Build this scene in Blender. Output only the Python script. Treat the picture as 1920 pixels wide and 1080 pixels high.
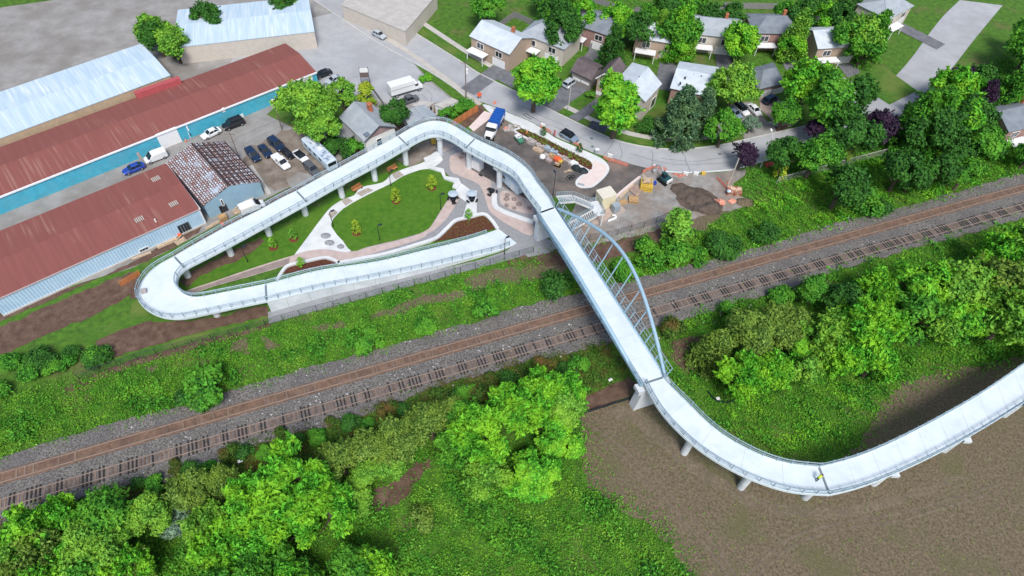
import bpy, bmesh, math, random
import numpy as np
from mathutils import Vector, Matrix, noise as mnoise
from mathutils.geometry import tessellate_polygon

rnd = random.Random(7)
sc = bpy.context.scene
for o in list(bpy.data.objects):
    bpy.data.objects.remove(o)
COL = sc.collection

# ------------------------------------------------------------------ camera
F_PX, CX, CY, NX, NY, CAM_H = 1200.0, 956.0, 571.0, 909.0, 1471.5, 95.0
_n = np.array([NX - CX, NY - CY, F_PX]); _n /= np.linalg.norm(_n)
_up = -_n
_fw = np.array([0, 0, 1.0]); _fw = _fw - _fw.dot(_up) * _up; _fw /= np.linalg.norm(_fw)
_rt = np.cross(_fw, _up)
RW = np.stack([_rt, _fw, _up])            # world = RW @ camera(x right, y down, z forward)
cam = bpy.data.cameras.new('camera'); cam_o = bpy.data.objects.new('camera', cam); COL.objects.link(cam_o)
cam.sensor_width = 36.0; cam.lens = F_PX / 1920 * 36.0
cam.shift_x = (960 - CX) / 1920; cam.shift_y = (CY - 540) / 1920
cam.clip_start = 1.0; cam.clip_end = 3000
_x, _y, _z = RW @ np.array([1, 0, 0]), RW @ np.array([0, -1, 0]), RW @ np.array([0, 0, -1])
cam_o.matrix_world = Matrix(((_x[0], _y[0], _z[0], 0), (_x[1], _y[1], _z[1], 0), (_x[2], _y[2], _z[2], CAM_H), (0, 0, 0, 1)))
sc.camera = cam_o

# ------------------------------------------------------------------ light
SUN_EL, SUN_AZ = 55.0, 168.0              # elevation, compass-style azimuth of the sun (deg, 0 = +Y, clockwise)
w = bpy.data.worlds.new('World'); sc.world = w; w.use_nodes = True
nt = w.node_tree; bg = nt.nodes['Background']
sky = nt.nodes.new('ShaderNodeTexSky'); sky.sky_type = 'NISHITA'; sky.sun_disc = False
sky.sun_elevation = math.radians(SUN_EL); sky.sun_rotation = math.radians(SUN_AZ)
sky.air_density = 1.0; sky.dust_density = 2.5; sky.ozone_density = 1.0
nt.links.new(sky.outputs[0], bg.inputs['Color']); bg.inputs['Strength'].default_value = 0.105
sun = bpy.data.lights.new('sun', 'SUN'); sun.energy = 2.1; sun.angle = math.radians(18); sun.color = (1.0, 0.965, 0.915)
sun_o = bpy.data.objects.new('sun', sun); COL.objects.link(sun_o)
_a, _e = math.radians(SUN_AZ), math.radians(SUN_EL)
_sd = Vector((math.sin(_a) * math.cos(_e), math.cos(_a) * math.cos(_e), math.sin(_e)))
sun_o.rotation_euler = _sd.to_track_quat('Z', 'Y').to_euler(); sun_o.location = _sd * 200
sc.view_settings.view_transform = 'Standard'; sc.view_settings.look = 'None'
sc.view_settings.exposure = 0.58; sc.view_settings.gamma = 1.0
try:
    sc.cycles.max_bounces = 5; sc.cycles.diffuse_bounces = 3; sc.cycles.transparent_max_bounces = 6
except Exception:
    pass

# ------------------------------------------------------------------ surveying: a point of the photograph to a point at height z
def P(px, py, z=0.0):
    d = RW @ np.array([px - CX, py - CY, F_PX]); t = (CAM_H - z) / -d[2]
    return Vector((d[0] * t, d[1] * t, z))
def PP(pts, z=0.0): return [P(a, b, z) for a, b in pts]
def px_m(px, py): return (P(px + 1, py) - P(px, py)).length
def yaw_of(a, b, z=0.0):
    v = P(*b, z) - P(*a, z); return math.atan2(v.y, v.x)

# ------------------------------------------------------------------ materials
MATS = {}
def mat(name, col, rough=0.8, var=0.0, scale=1.0, col2=None, metal=0.0, spec=0.3, bump=0.0, bscale=None, isl=0.0,
        col3=None, scale3=0.15, fac3=0.5, trans=0.0, detail=6.0, thr=(0.35, 0.65), thr3=(0.45, 0.62)):
    """Principled material; col..col2 mixed by noise (scale in 1/m), col3 patches, isl = random tone per loose piece."""
    if name in MATS: return MATS[name]
    m = bpy.data.materials.new(name); m.use_nodes = True; t = m.node_tree; N = t.nodes; L = t.links
    b = N['Principled BSDF']; b.inputs['Roughness'].default_value = rough; b.inputs['Metallic'].default_value = metal
    b.inputs['Specular IOR Level'].default_value = spec
    c4 = lambda c: (*c[:3], 1.0)
    geo = N.new('ShaderNodeNewGeometry')
    out = None
    if col2 is None and var > 0:
        col2 = tuple(min(1, c * (1 + var)) for c in col); col = tuple(c * (1 - var) for c in col)
    def ramp_noise(s, lo, hi, det=detail):
        n = N.new('ShaderNodeTexNoise'); n.inputs['Scale'].default_value = s; n.inputs['Detail'].default_value = det
        n.inputs['Roughness'].default_value = 0.62
        L.new(geo.outputs['Position'], n.inputs['Vector'])
        r = N.new('ShaderNodeMapRange'); r.inputs['From Min'].default_value = lo; r.inputs['From Max'].default_value = hi
        L.new(n.outputs['Fac'], r.inputs['Value']); return r.outputs['Result']
    def mix(f, a, c, mode='MIX'):
        x = N.new('ShaderNodeMix'); x.data_type = 'RGBA'; x.blend_type = mode
        if hasattr(f, 'is_output'): L.new(f, x.inputs[0])
        else: x.inputs[0].default_value = f
        for s, v in ((x.inputs[6], a), (x.inputs[7], c)):
            if hasattr(v, 'is_output'): L.new(v, s)
            else: s.default_value = c4(v)
        return x.outputs[2]
    out = c4(col)
    if col2 is not None: out = mix(ramp_noise(scale, *thr), col, col2)
    if col3 is not None:
        f = ramp_noise(scale3, *thr3)
        if fac3 < 1:
            mm = N.new('ShaderNodeMath'); mm.operation = 'MULTIPLY'; L.new(f, mm.inputs[0]); mm.inputs[1].default_value = fac3; f = mm.outputs[0]
        out = mix(f, out, col3)
    if isl > 0:
        r = N.new('ShaderNodeMapRange'); r.inputs['To Min'].default_value = 1 - isl; r.inputs['To Max'].default_value = 1 + isl
        L.new(geo.outputs['Random Per Island'], r.inputs['Value'])
        vm = N.new('ShaderNodeVectorMath'); vm.operation = 'SCALE'
        if hasattr(out, 'is_output'): L.new(out, vm.inputs[0])
        else: vm.inputs[0].default_value = out[:3]
        L.new(r.outputs['Result'], vm.inputs['Scale']); out = vm.outputs[0]
    if hasattr(out, 'is_output'): L.new(out, b.inputs['Base Color'])
    else: b.inputs['Base Color'].default_value = out
    if bump > 0:
        n = N.new('ShaderNodeTexNoise'); n.inputs['Scale'].default_value = bscale or scale * 4; n.inputs['Detail'].default_value = 5
        L.new(geo.outputs['Position'], n.inputs['Vector'])
        bp = N.new('ShaderNodeBump'); bp.inputs['Strength'].default_value = bump; bp.inputs['Distance'].default_value = 0.1
        L.new(n.outputs['Fac'], bp.inputs['Height']); L.new(bp.outputs[0], b.inputs['Normal'])
    if trans > 0:
        tr = N.new('ShaderNodeBsdfTranslucent'); ms = N.new('ShaderNodeMixShader'); ms.inputs[0].default_value = trans
        if hasattr(out, 'is_output'): L.new(out, tr.inputs['Color'])
        else: tr.inputs['Color'].default_value = out
        o = N['Material Output']; L.new(b.outputs[0], ms.inputs[1]); L.new(tr.outputs[0], ms.inputs[2]); L.new(ms.outputs[0], o.inputs['Surface'])
    MATS[name] = m; return m

def leafmat(name, dark, mid, light, yellow=None):
    """foliage: tone random per leaf, slow drift of hue through the crown and from plant to plant"""
    m = bpy.data.materials.new(name); m.use_nodes = True; t = m.node_tree; N = t.nodes; L = t.links
    b = N['Principled BSDF']; b.inputs['Roughness'].default_value = 0.75; b.inputs['Specular IOR Level'].default_value = 0.2
    geo = N.new('ShaderNodeNewGeometry'); cr = N.new('ShaderNodeValToRGB')
    e = cr.color_ramp.elements; e[0].position = 0.0; e[0].color = (*dark, 1); e[1].position = 1.0; e[1].color = (*light, 1)
    k = e.new(0.5); k.color = (*mid, 1)
    L.new(geo.outputs['Random Per Island'], cr.inputs[0]); out = cr.outputs[0]  # random leaf tones, spread widened to imitate highlit tips and shadowed leaves
    n = N.new('ShaderNodeTexNoise'); n.inputs['Scale'].default_value = 0.35; n.inputs['Detail'].default_value = 3
    L.new(geo.outputs['Position'], n.inputs['Vector'])
    r = N.new('ShaderNodeMapRange'); r.inputs['From Min'].default_value = 0.42; r.inputs['From Max'].default_value = 0.68
    L.new(n.outputs['Fac'], r.inputs['Value'])
    x = N.new('ShaderNodeMix'); x.data_type = 'RGBA'; L.new(r.outputs[0], x.inputs[0]); L.new(out, x.inputs[6])
    y = yellow or tuple(c * f for c, f in zip(light, (1.35, 1.1, 0.9))); x.inputs[7].default_value = (*y, 1); out = x.outputs[2]
    L.new(out, b.inputs['Base Color'])
    tr = N.new('ShaderNodeBsdfTranslucent'); ms = N.new('ShaderNodeMixShader'); ms.inputs[0].default_value = 0.10
    L.new(out, tr.inputs['Color']); o = N['Material Output']
    L.new(b.outputs[0], ms.inputs[1]); L.new(tr.outputs[0], ms.inputs[2]); L.new(ms.outputs[0], o.inputs['Surface'])
    MATS[name] = m; return m

# ------------------------------------------------------------------ mesh building
def V3(p): return (p[0], p[1], p[2] if len(p) > 2 else 0.0)
class MB:
    def __init__(s, o=(0, 0, 0)): s.v = []; s.f = []; s.o = Vector(o)
    def add(s, vs, fs):
        n = len(s.v); s.v += [tuple(Vector(V3(p)) - s.o) for p in vs]; s.f += [tuple(i + n for i in f) for f in fs]; return s
    def prism(s, pts, z0, z1):
        """closed polygon pts (x, y) extruded from z0 to z1"""
        pts = [(p[0], p[1]) for p in pts]
        ar = sum(a[0] * b[1] - b[0] * a[1] for a, b in zip(pts, pts[1:] + pts[:1]))
        if ar < 0: pts = pts[::-1]
        n = len(pts); tri = tessellate_polygon([[Vector((p[0], p[1], 0)) for p in pts]])
        vs = [(p[0], p[1], z1) for p in pts] + [(p[0], p[1], z0) for p in pts]
        fs = []
        for t in tri:
            a, b, c = (Vector(pts[i]) for i in t)
            if (b - a).cross(c - a) < 0: t = t[::-1]
            fs.append(tuple(t))
            if z1 > z0: fs.append(tuple(i + n for i in t[::-1]))
        if z1 > z0: fs += [(i, i + n, (i + 1) % n + n, (i + 1) % n) for i in range(n)]
        return s.add(vs, fs)
    def box(s, c, size, rz=0.0, M=None):
        x, y, z = (k / 2 for k in size); cs, sn = math.cos(rz), math.sin(rz); vs = []
        for dz in (-z, z):
            for dx, dy in ((-x, -y), (x, -y), (x, y), (-x, y)):
                vs.append((c[0] + dx * cs - dy * sn, c[1] + dx * sn + dy * cs, c[2] + dz))
        return s.add(vs, [(3, 2, 1, 0), (4, 5, 6, 7), (0, 1, 5, 4), (1, 2, 6, 5), (2, 3, 7, 6), (3, 0, 4, 7)])
    def bar(s, a, b, w, h=None):
        """square bar from a to b"""
        a, b = Vector(a), Vector(b); d = b - a
        if d.length < 1e-6: return s
        d.normalize(); up = Vector((0, 0, 1)) if abs(d.z) < 0.95 else Vector((1, 0, 0))
        x = d.cross(up).normalized() * w / 2; y = x.cross(d).normalized() * (h or w) / 2
        vs = [p + i * x + j * y for p in (a, b) for i, j in ((-1, -1), (1, -1), (1, 1), (-1, 1))]
        return s.add(vs, [(0, 1, 2, 3), (7, 6, 5, 4), (0, 4, 5, 1), (1, 5, 6, 2), (2, 6, 7, 3), (3, 7, 4, 0)])
    def tube(s, path, r, n=6, closed=False):
        path = [Vector(p) for p in path]; rings = []; m = len(path)
        for i, p in enumerate(path):
            d = (path[min(i + 1, m - 1)] - path[max(i - 1, 0)])
            d = d.normalized() if d.length > 1e-9 else Vector((0, 0, 1))
            up = Vector((0, 0, 1)) if abs(d.z) < 0.9 else Vector((1, 0, 0))
            x = d.cross(up).normalized(); y = x.cross(d).normalized(); rr = r[i] if hasattr(r, '__len__') else r
            rings.append([p + (x * math.cos(2 * math.pi * k / n) + y * math.sin(2 * math.pi * k / n)) * rr for k in range(n)])
        return s.loft(rings)
    def loft(s, rings, cap=True):
        n = len(rings[0]); vs = [p for r in rings for p in r]; fs = []
        for i in range(len(rings) - 1):
            for k in range(n):
                a, b = i * n + k, i * n + (k + 1) % n; fs.append((a, b, b + n, a + n))
        if cap: fs += [tuple(range(n))[::-1], tuple(range((len(rings) - 1) * n, len(rings) * n))]
        return s.add(vs, fs)
    def cyl(s, c, r0, r1, z0, z1, n=12):
        return s.loft([[(c[0] + r * math.cos(2 * math.pi * k / n), c[1] + r * math.sin(2 * math.pi * k / n), z) for k in range(n)] for r, z in ((r0, z0), (r1, z1))])
    def dome(s, c, rx, ry, rz, n=10, m=5, rough=0.0, seed=0):
        q = random.Random(seed); rings = []
        for j in range(m):
            t = j / (m - 1) * math.pi / 2 * 0.97; rings.append([(c[0] + rx * math.cos(t) * math.cos(2 * math.pi * k / n) * (1 + q.uniform(-rough, rough)),
                c[1] + ry * math.cos(t) * math.sin(2 * math.pi * k / n) * (1 + q.uniform(-rough, rough)), c[2] + rz * math.sin(t) * (1 + q.uniform(-rough, rough) * (j > 0))) for k in range(n)])
        return s.loft(rings)
    def mesh(s, name, smooth=False):
        me = bpy.data.meshes.new(name); me.from_pydata(s.v, [], s.f); me.update()
        bm = bmesh.new(); bm.from_mesh(me); bmesh.ops.recalc_face_normals(bm, faces=bm.faces); bm.to_mesh(me); bm.free()
        if smooth: me.polygons.foreach_set('use_smooth', [True] * len(me.polygons))
        return me
    def obj(s, name, m, parent=None, smooth=False, bevel=0.0):
        o = bpy.data.objects.new(name, s.mesh(name, smooth)); COL.objects.link(o)
        if m is not None: o.data.materials.append(m)
        if parent is not None: o.parent = parent
        if bevel > 0:
            b = o.modifiers.new('bevel', 'BEVEL'); b.width = bevel; b.segments = 2; b.limit_method = 'ANGLE'
        return o
def tag(o, label, cat, group=None):
    o['label'] = label; o['category'] = cat
    if group: o['group'] = group
    return o
def thing(name, label, cat, loc=(0, 0, 0), rz=0.0, group=None, scale=1.0):
    o = bpy.data.objects.new(name, None); COL.objects.link(o); o.empty_display_size = 0.5
    o.location = loc; o.rotation_euler = (0, 0, rz); o.scale = (scale,) * 3
    return tag(o, label, cat, group)
def struct(o): o['kind'] = 'structure'; return o
def stuff(o): o['kind'] = 'stuff'; return o
def dup(root, loc=None, rz=None, label=None, group=None, scale=None, mats=None):
    """copy of a thing with its parts and sub-parts (meshes shared)"""
    def cp(o, par):
        c = o.copy(); COL.objects.link(c)
        if par is not None: c.parent = par
        for ch in [x for x in bpy.data.objects if x.parent == o]: cp(ch, c)
        return c
    r = cp(root, None)
    if loc is not None: r.location = loc
    if rz is not None: r.rotation_euler = (0, 0, rz)
    if scale is not None: r.scale = (scale,) * 3 if not hasattr(scale, '__len__') else scale
    if label: r['label'] = label
    if group: r['group'] = group
    return r
def kids(o): return [x for x in bpy.data.objects if x.parent == o]

def densify(pts, step):
    out = []
    for a, b in zip(pts, pts[1:] + pts[:1]):
        n = max(1, int((b - a).length / step))
        out += [a.lerp(b, i / n) for i in range(n)]
    return out
def rough_edge(pts, step=0.8, amp=0.4, seed=1.0):
    out = []
    for p in densify(pts, step):
        q = Vector((p.x * 0.5, p.y * 0.5, seed * 7.3))
        out.append(p + Vector((mnoise.noise(q) + 0.6 * mnoise.noise(q * 2.7), mnoise.noise(q + Vector((31, 17, 5))) + 0.6 * mnoise.noise(q * 2.7 + Vector((9, 4, 3))), 0)) * amp)
    return out
def smooth_px(pts, n=6, closed=False):
    """Catmull-Rom through photo points"""
    pts = [Vector((a, b)) for a, b in pts]; out = []; m = len(pts)
    for i in range(m if closed else m - 1):
        p1, p2 = pts[i], pts[(i + 1) % m]
        p0 = pts[i - 1] if (i > 0 or closed) else p1; p3 = pts[(i + 2) % m] if (i + 2 < m or closed) else p2
        for k in range(n):
            t = k / n
            out.append(0.5 * ((2 * p1) + (-p0 + p2) * t + (2 * p0 - 5 * p1 + 4 * p2 - p3) * t * t + (-p0 + 3 * p1 - 3 * p2 + p3) * t ** 3))
    if not closed: out.append(pts[-1])
    return [(v.x, v.y) for v in out]
def sheet(name, px, z, m, amp=0.0, step=0.8, thick=0.0, label=None, cat=None, smooth=False, world=None, closed=True):
    """flat ground layer traced from photo points; top at z"""
    if smooth: px = smooth_px(px, 5, True)
    pts = world if world is not None else PP(px, z)
    if amp > 0: pts = rough_edge(pts, step, amp, seed=len(px) + px[0][0] * 0.01)
    b = MB(); b.prism(pts, z - thick, z)
    o = b.obj(name, m)
    return tag(o, label, cat) if label else struct(o)
def strip(path, w, z):
    """polygon of a ribbon of width w along world path"""
    L, R = [], []
    for i, p in enumerate(path):
        d = path[min(i + 1, len(path) - 1)] - path[max(i - 1, 0)]; d.z = 0; d.normalize(); n = Vector((-d.y, d.x, 0))
        L.append(p + n * w / 2); R.append(p - n * w / 2)
    return L, R
def ribbon(name, px, w, z0, z1, m, smooth=True):
    if smooth: px = smooth_px(px, 5)
    L, R = strip(PP(px, z1), w, z1); b = MB()
    n = len(L); vs = [(p.x, p.y, z1) for p in L] + [(p.x, p.y, z1) for p in R] + [(p.x, p.y, z0) for p in L] + [(p.x, p.y, z0) for p in R]; fs = []
    for i in range(n - 1):
        fs += [(i, i + 1, n + i + 1, n + i), (i, 2 * n + i, 2 * n + i + 1, i + 1), (n + i, n + i + 1, 3 * n + i + 1, 3 * n + i)]
    fs += [(0, n, 3 * n, 2 * n), (n - 1, 3 * n - 1, 4 * n - 1, 2 * n - 1)]
    b.add(vs, fs); return b.obj(name, m)

# fast quad-leaf meshes
def leaf_quads(name, C, Nn, S, seed=0, aspect=0.62):
    """C centres (n,3), Nn normals (n,3), S sizes (n,): one kite-shaped leaf cluster each"""
    g = np.random.default_rng(seed); n = len(C)
    Nn = Nn / np.maximum(np.linalg.norm(Nn, axis=1, keepdims=True), 1e-6)
    r = g.normal(size=(n, 3)); T = np.cross(Nn, r); T /= np.maximum(np.linalg.norm(T, axis=1, keepdims=True), 1e-6); B = np.cross(Nn, T)
    s = S[:, None]; a = aspect * g.uniform(0.75, 1.25, (n, 1))
    v = np.stack([C - T * s, C - B * s * a + Nn * s * 0.12, C + T * s, C + B * s * a + Nn * s * 0.12], axis=1).reshape(-1, 3)
    me = bpy.data.meshes.new(name); me.vertices.add(4 * n); me.vertices.foreach_set('co', v.astype(np.float32).ravel())
    me.loops.add(4 * n); me.loops.foreach_set('vertex_index', np.arange(4 * n, dtype=np.int32))
    me.polygons.add(n); me.polygons.foreach_set('loop_start', np.arange(0, 4 * n, 4, dtype=np.int32)); me.polygons.foreach_set('loop_total', np.full(n, 4, dtype=np.int32))
    me.update(calc_edges=True); me.validate(); return me
# ================================================================== materials of the setting
M_grass = mat('lawn_grass', (0.035, 0.12, 0.010), 0.9, col2=(0.075, 0.19, 0.018), scale=0.9, detail=9, col3=(0.15, 0.19, 0.045), scale3=0.10, fac3=0.75, bump=0.5, bscale=14)
M_turf = mat('park_turf', (0.042, 0.135, 0.008), 0.9, col2=(0.082, 0.195, 0.014), scale=0.9, detail=10, col3=(0.095, 0.185, 0.02), scale3=0.16, fac3=0.6, bump=0.5, bscale=12)
M_soilgrass = mat('rough_ground', (0.045, 0.11, 0.014), 0.95, col2=(0.085, 0.20, 0.02), scale=0.8, col3=(0.16, 0.12, 0.065), scale3=0.12, fac3=0.6, thr3=(0.55, 0.68), bump=0.6, bscale=6)
M_dirt = mat('bare_dirt', (0.090, 0.071, 0.043), 0.95, col2=(0.195, 0.155, 0.102), scale=2.6, detail=12, col3=(0.105, 0.108, 0.045), scale3=0.10, fac3=0.6, thr3=(0.5, 0.62), bump=0.5, bscale=5)
M_darkdirt = mat('dark_soil', (0.085, 0.05, 0.036), 0.95, col2=(0.15, 0.095, 0.07), scale=0.7, col3=(0.22, 0.16, 0.12), scale3=0.3, fac3=0.5, thr3=(0.55, 0.7), bump=0.6, bscale=4)
M_mulch = mat('bark_mulch', (0.06, 0.022, 0.014), 0.95, col2=(0.14, 0.05, 0.03), scale=5.0, col3=(0.2, 0.1, 0.05), scale3=2.0, fac3=0.5, thr3=(0.55, 0.7), bump=0.6, bscale=9)
M_ballast = mat('track_ballast', (0.062, 0.057, 0.051), 0.9, col2=(0.33, 0.315, 0.295), scale=4.2, thr=(0.38, 0.74), col3=(0.10, 0.095, 0.10), scale3=0.18, fac3=0.45, bump=0.9, bscale=5, detail=9)
M_bed = mat('rusty_bed', (0.13, 0.08, 0.055), 0.9, col2=(0.22, 0.14, 0.10), scale=1.6, col3=(0.09, 0.06, 0.05), scale3=0.5, fac3=0.5)
M_asph = mat('street_asphalt', (0.35, 0.365, 0.385), 0.9, col2=(0.42, 0.43, 0.445), scale=0.35, col3=(0.32, 0.325, 0.335), scale3=0.09, fac3=0.6, bump=0.15, bscale=12)
M_newasph = mat('new_asphalt', (0.075, 0.07, 0.07), 0.85, col2=(0.15, 0.135, 0.125), scale=0.22, col3=(0.25, 0.20, 0.165), scale3=0.10, fac3=0.75, thr3=(0.46, 0.62), bump=0.15, bscale=10)
M_drive = mat('driveway_asphalt', (0.12, 0.125, 0.14), 0.9, col2=(0.19, 0.195, 0.21), scale=0.6, bump=0.2)
M_yard = mat('yard_concrete', (0.24, 0.235, 0.225), 0.9, col2=(0.33, 0.325, 0.315), scale=0.25, col3=(0.20, 0.18, 0.16), scale3=0.08, fac3=0.7, bump=0.25, bscale=8)
M_yarddirt = mat('yard_dirt', (0.15, 0.12, 0.095), 0.95, col2=(0.27, 0.235, 0.20), scale=0.35, col3=(0.32, 0.29, 0.25), scale3=0.25, fac3=0.6, thr3=(0.55, 0.68), bump=0.4, bscale=5)
M_gravel = mat('construction_gravel', (0.20, 0.19, 0.175), 0.95, col2=(0.34, 0.33, 0.315), scale=0.45, col3=(0.24, 0.18, 0.14), scale3=0.16, fac3=0.7, bump=0.5, bscale=5)
M_conc = mat('pale_concrete', (0.56, 0.59, 0.60), 0.85, col2=(0.68, 0.705, 0.72), scale=0.4, bump=0.08, bscale=8)
M_deck = mat('deck_concrete', (0.57, 0.655, 0.70), 0.8, col2=(0.665, 0.74, 0.78), scale=0.35, detail=9, col3=(0.52, 0.58, 0.615), scale3=0.5, fac3=0.45, thr3=(0.52, 0.7), bump=0.05)
M_wallc = mat('wall_concrete', (0.55, 0.60, 0.64), 0.85, col2=(0.70, 0.74, 0.77), scale=0.35, col3=(0.46, 0.50, 0.53), scale3=0.2, fac3=0.5, bump=0.1)
M_grey = mat('grey_pavers', (0.245, 0.25, 0.265), 0.85, col2=(0.30, 0.305, 0.32), scale=1.2, bump=0.1)
M_pink = mat('pink_concrete', (0.44, 0.355, 0.325), 0.85, col2=(0.53, 0.435, 0.405), scale=0.8, bump=0.05)
M_palepink = mat('pale_pink_concrete', (0.66, 0.55, 0.52), 0.85, col2=(0.72, 0.62, 0.59), scale=0.8)
M_tan = mat('tan_walk', (0.42, 0.40, 0.36), 0.85, col2=(0.50, 0.475, 0.43), scale=0.7)
M_walk = mat('sidewalk_concrete', (0.42, 0.405, 0.38), 0.85, col2=(0.52, 0.50, 0.47), scale=0.7)
M_kerb = mat('kerb_concrete', (0.50, 0.50, 0.48), 0.85, var=0.1, scale=1.0)
M_steel = mat('galvanised_steel', (0.36, 0.47, 0.53), 0.45, metal=0.35, var=0.08, scale=1.0)
M_arch = mat('pale_blue_steel', (0.30, 0.455, 0.565), 0.4, var=0.05, scale=0.8)
M_dark = mat('black_metal', (0.018, 0.02, 0.026), 0.5)
M_joint = mat('joint_rubber', (0.16, 0.20, 0.22), 0.7)
M_rail = mat('rail_steel', (0.46, 0.36, 0.29), 0.4, metal=0.5, var=0.1)
M_tie = mat('old_sleeper', (0.15, 0.105, 0.08), 0.9, isl=0.35, col2=(0.20, 0.15, 0.12), scale=3)
M_tied = mat('tarred_sleeper', (0.032, 0.028, 0.026), 0.85, var=0.3, scale=3)
M_rock = mat('grey_boulder', (0.22, 0.23, 0.25), 0.9, col2=(0.33, 0.34, 0.37), scale=2.0, bump=0.5)
M_brownbld = mat('brown_boulder', (0.20, 0.16, 0.15), 0.9, col2=(0.30, 0.25, 0.23), scale=2.0, bump=0.5)

# ================================================================== ground
sheet('ground', None, 0.0, M_soilgrass, world=[Vector((-700, -150, 0)), Vector((700, -150, 0)), Vector((700, 900, 0)), Vector((-700, 900, 0))])
# industrial yards
sheet('yard', [(-320, 640), (100, 545), (246, 503), (300, 478), (350, 452), (420, 415), (500, 372), (560, 342), (640, 300), (650, 262), (628, 250), (560, 245), (500, 215), (560, 160), (640, 180), (720, 215), (790, 240), (815, 215), (850, 185), (806, 150), (778, 120), (640, 20), (520, -60), (-320, 60)], 0.02, M_yard)
sheet('yard_soil', [(452, 305), (470, 275), (500, 262), (526, 246), (555, 240), (590, 262), (625, 300), (640, 322), (590, 335), (540, 352), (512, 357), (500, 345), (490, 330)], 0.04, M_yarddirt, amp=0.8)
sheet('lane_soil', [(-40, 590), (140, 535), (246, 502), (300, 478), (345, 452), (372, 436), (380, 422), (345, 437), (246, 493), (100, 560), (-40, 620)], 0.04, M_darkdirt, amp=0.4)
sheet('concrete_patch', [(538, 337), (562, 322), (590, 330), (570, 348), (545, 352)], 0.06, M_yard, amp=0.2)
sheet('parking_yard', [(560, 40), (640, 20), (778, 122), (800, 150), (846, 186), (800, 196), (735, 196), (690, 185), (640, 176), (560, 150), (430, 120), (470, 60)], 0.04, M_asph)
sheet('ramp_side_soil', [(240, 560), (262, 528), (330, 474), (430, 414), (500, 374), (560, 344), (640, 300), (705, 258), (760, 228), (800, 206), (830, 200), (840, 240), (780, 250), (700, 290), (640, 325), (575, 364), (490, 412), (345, 505), (280, 560)], 0.035, M_darkdirt, amp=.3)
# grass and soil below the ramp
sheet('lawn', [(300, 560), (345, 520), (372, 500), (430, 478), (505, 440), (575, 402), (640, 366), (700, 335), (745, 312), (800, 300), (770, 330), (640, 400), (552, 478), (500, 500), (440, 512), (360, 542), (330, 556)], 0.04, M_turf, amp=0.25)
sheet('soil_bed', [(338, 528), (352, 512), (400, 488), (450, 462), (488, 446), (494, 452), (478, 470), (440, 492), (395, 506), (350, 538)], 0.06, M_darkdirt, amp=0.5)
sheet('soil_slope', [(180, 640), (246, 590), (262, 600), (300, 605), (380, 598), (440, 586), (499, 572), (503, 592), (440, 608), (380, 622), (310, 640), (246, 662), (150, 690)], 0.04, M_darkdirt, amp=0.5)
sheet('grass_strip', [(120, 710), (246, 664), (310, 642), (380, 624), (440, 610), (504, 592), (505, 600), (440, 620), (380, 634), (310, 654), (246, 673), (120, 722)], 0.06, M_grass, amp=0.25)
sheet('soil_strip', [(120, 724), (246, 676), (310, 657), (380, 637), (440, 623), (506, 606), (508, 612), (440, 634), (380, 650), (310, 670), (246, 688), (120, 740)], 0.05, M_darkdirt, amp=0.35)
sheet('grass_bank', [(150, 630), (246, 590), (246, 570), (262, 560), (285, 600), (250, 610), (150, 650)], 0.05, M_grass, amp=0.3)
sheet('soil_under_ramp', [(742, 300), (762, 285), (800, 262), (820, 262), (816, 285), (800, 300), (770, 312)], 0.06, M_yarddirt, amp=0.3)
sheet('soil_under_bridge', [(940, 470), (1060, 458), (1200, 430), (1250, 425), (1240, 455), (1150, 480), (1060, 505), (960, 500)], 0.03, M_darkdirt, amp=0.9)
sheet('soil_patch', [(1090, 470), (1140, 452), (1238, 428), (1236, 455), (1180, 470), (1120, 492), (1095, 490)], 0.05, M_darkdirt, amp=0.7)
for q in ([(700, 590), (760, 565), (800, 552), (880, 545), (870, 556), (800, 570), (740, 592), (690, 600)],
          [(870, 525), (930, 505), (985, 500), (1060, 500), (1062, 522), (980, 526), (930, 530), (890, 548)],
          [(436, 640), (462, 632), (470, 660), (430, 662)], [(490, 632), (520, 640), (526, 652), (500, 658)],
          [(590, 612), (640, 605), (648, 616), (600, 624)], [(365, 680), (395, 670), (400, 678), (372, 690)], [(270, 690), (300, 684), (296, 694), (272, 698)]):
    sheet('bare_patch', q, 0.05, M_dirt, amp=0.9)
sheet('bare_ground', [(1290, 408), (1330, 392), (1385, 376), (1395, 388), (1350, 405), (1320, 432), (1296, 430)], 0.05, M_dirt, amp=0.6)
# south dirt field and soil below the curved ramp
DIRT_S = [(1090, 762), (1150, 735), (1190, 712), (1215, 725), (1260, 775), (1340, 840), (1440, 895), (1540, 925), (1660, 880), (1765, 828), (1880, 760), (2050, 640), (2100, 1000), (2000, 1150), (1330, 1150), (1245, 1010), (1205, 975), (1150, 945), (1100, 910), (1092, 850)]
sheet('dirt_field', DIRT_S, 0.06, M_dirt, amp=0.7)
sheet('dirt_track', smooth_px([(1150, 762), (1196, 768), (1240, 800), (1290, 852), (1350, 895), (1420, 930), (1500, 950), (1600, 948), (1700, 922), (1800, 890), (1800, 905), (1700, 940), (1600, 968), (1500, 972), (1410, 952), (1330, 912), (1270, 868), (1220, 820), (1180, 790), (1140, 775)], 3, True), 0.08, mat('pale_dirt', (0.115, 0.092, 0.06), 0.95, col2=(0.22, 0.178, 0.125), scale=2.4, col3=(0.12, 0.10, 0.07), scale3=0.3, fac3=0.6, bump=.4), amp=0.7)
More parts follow.
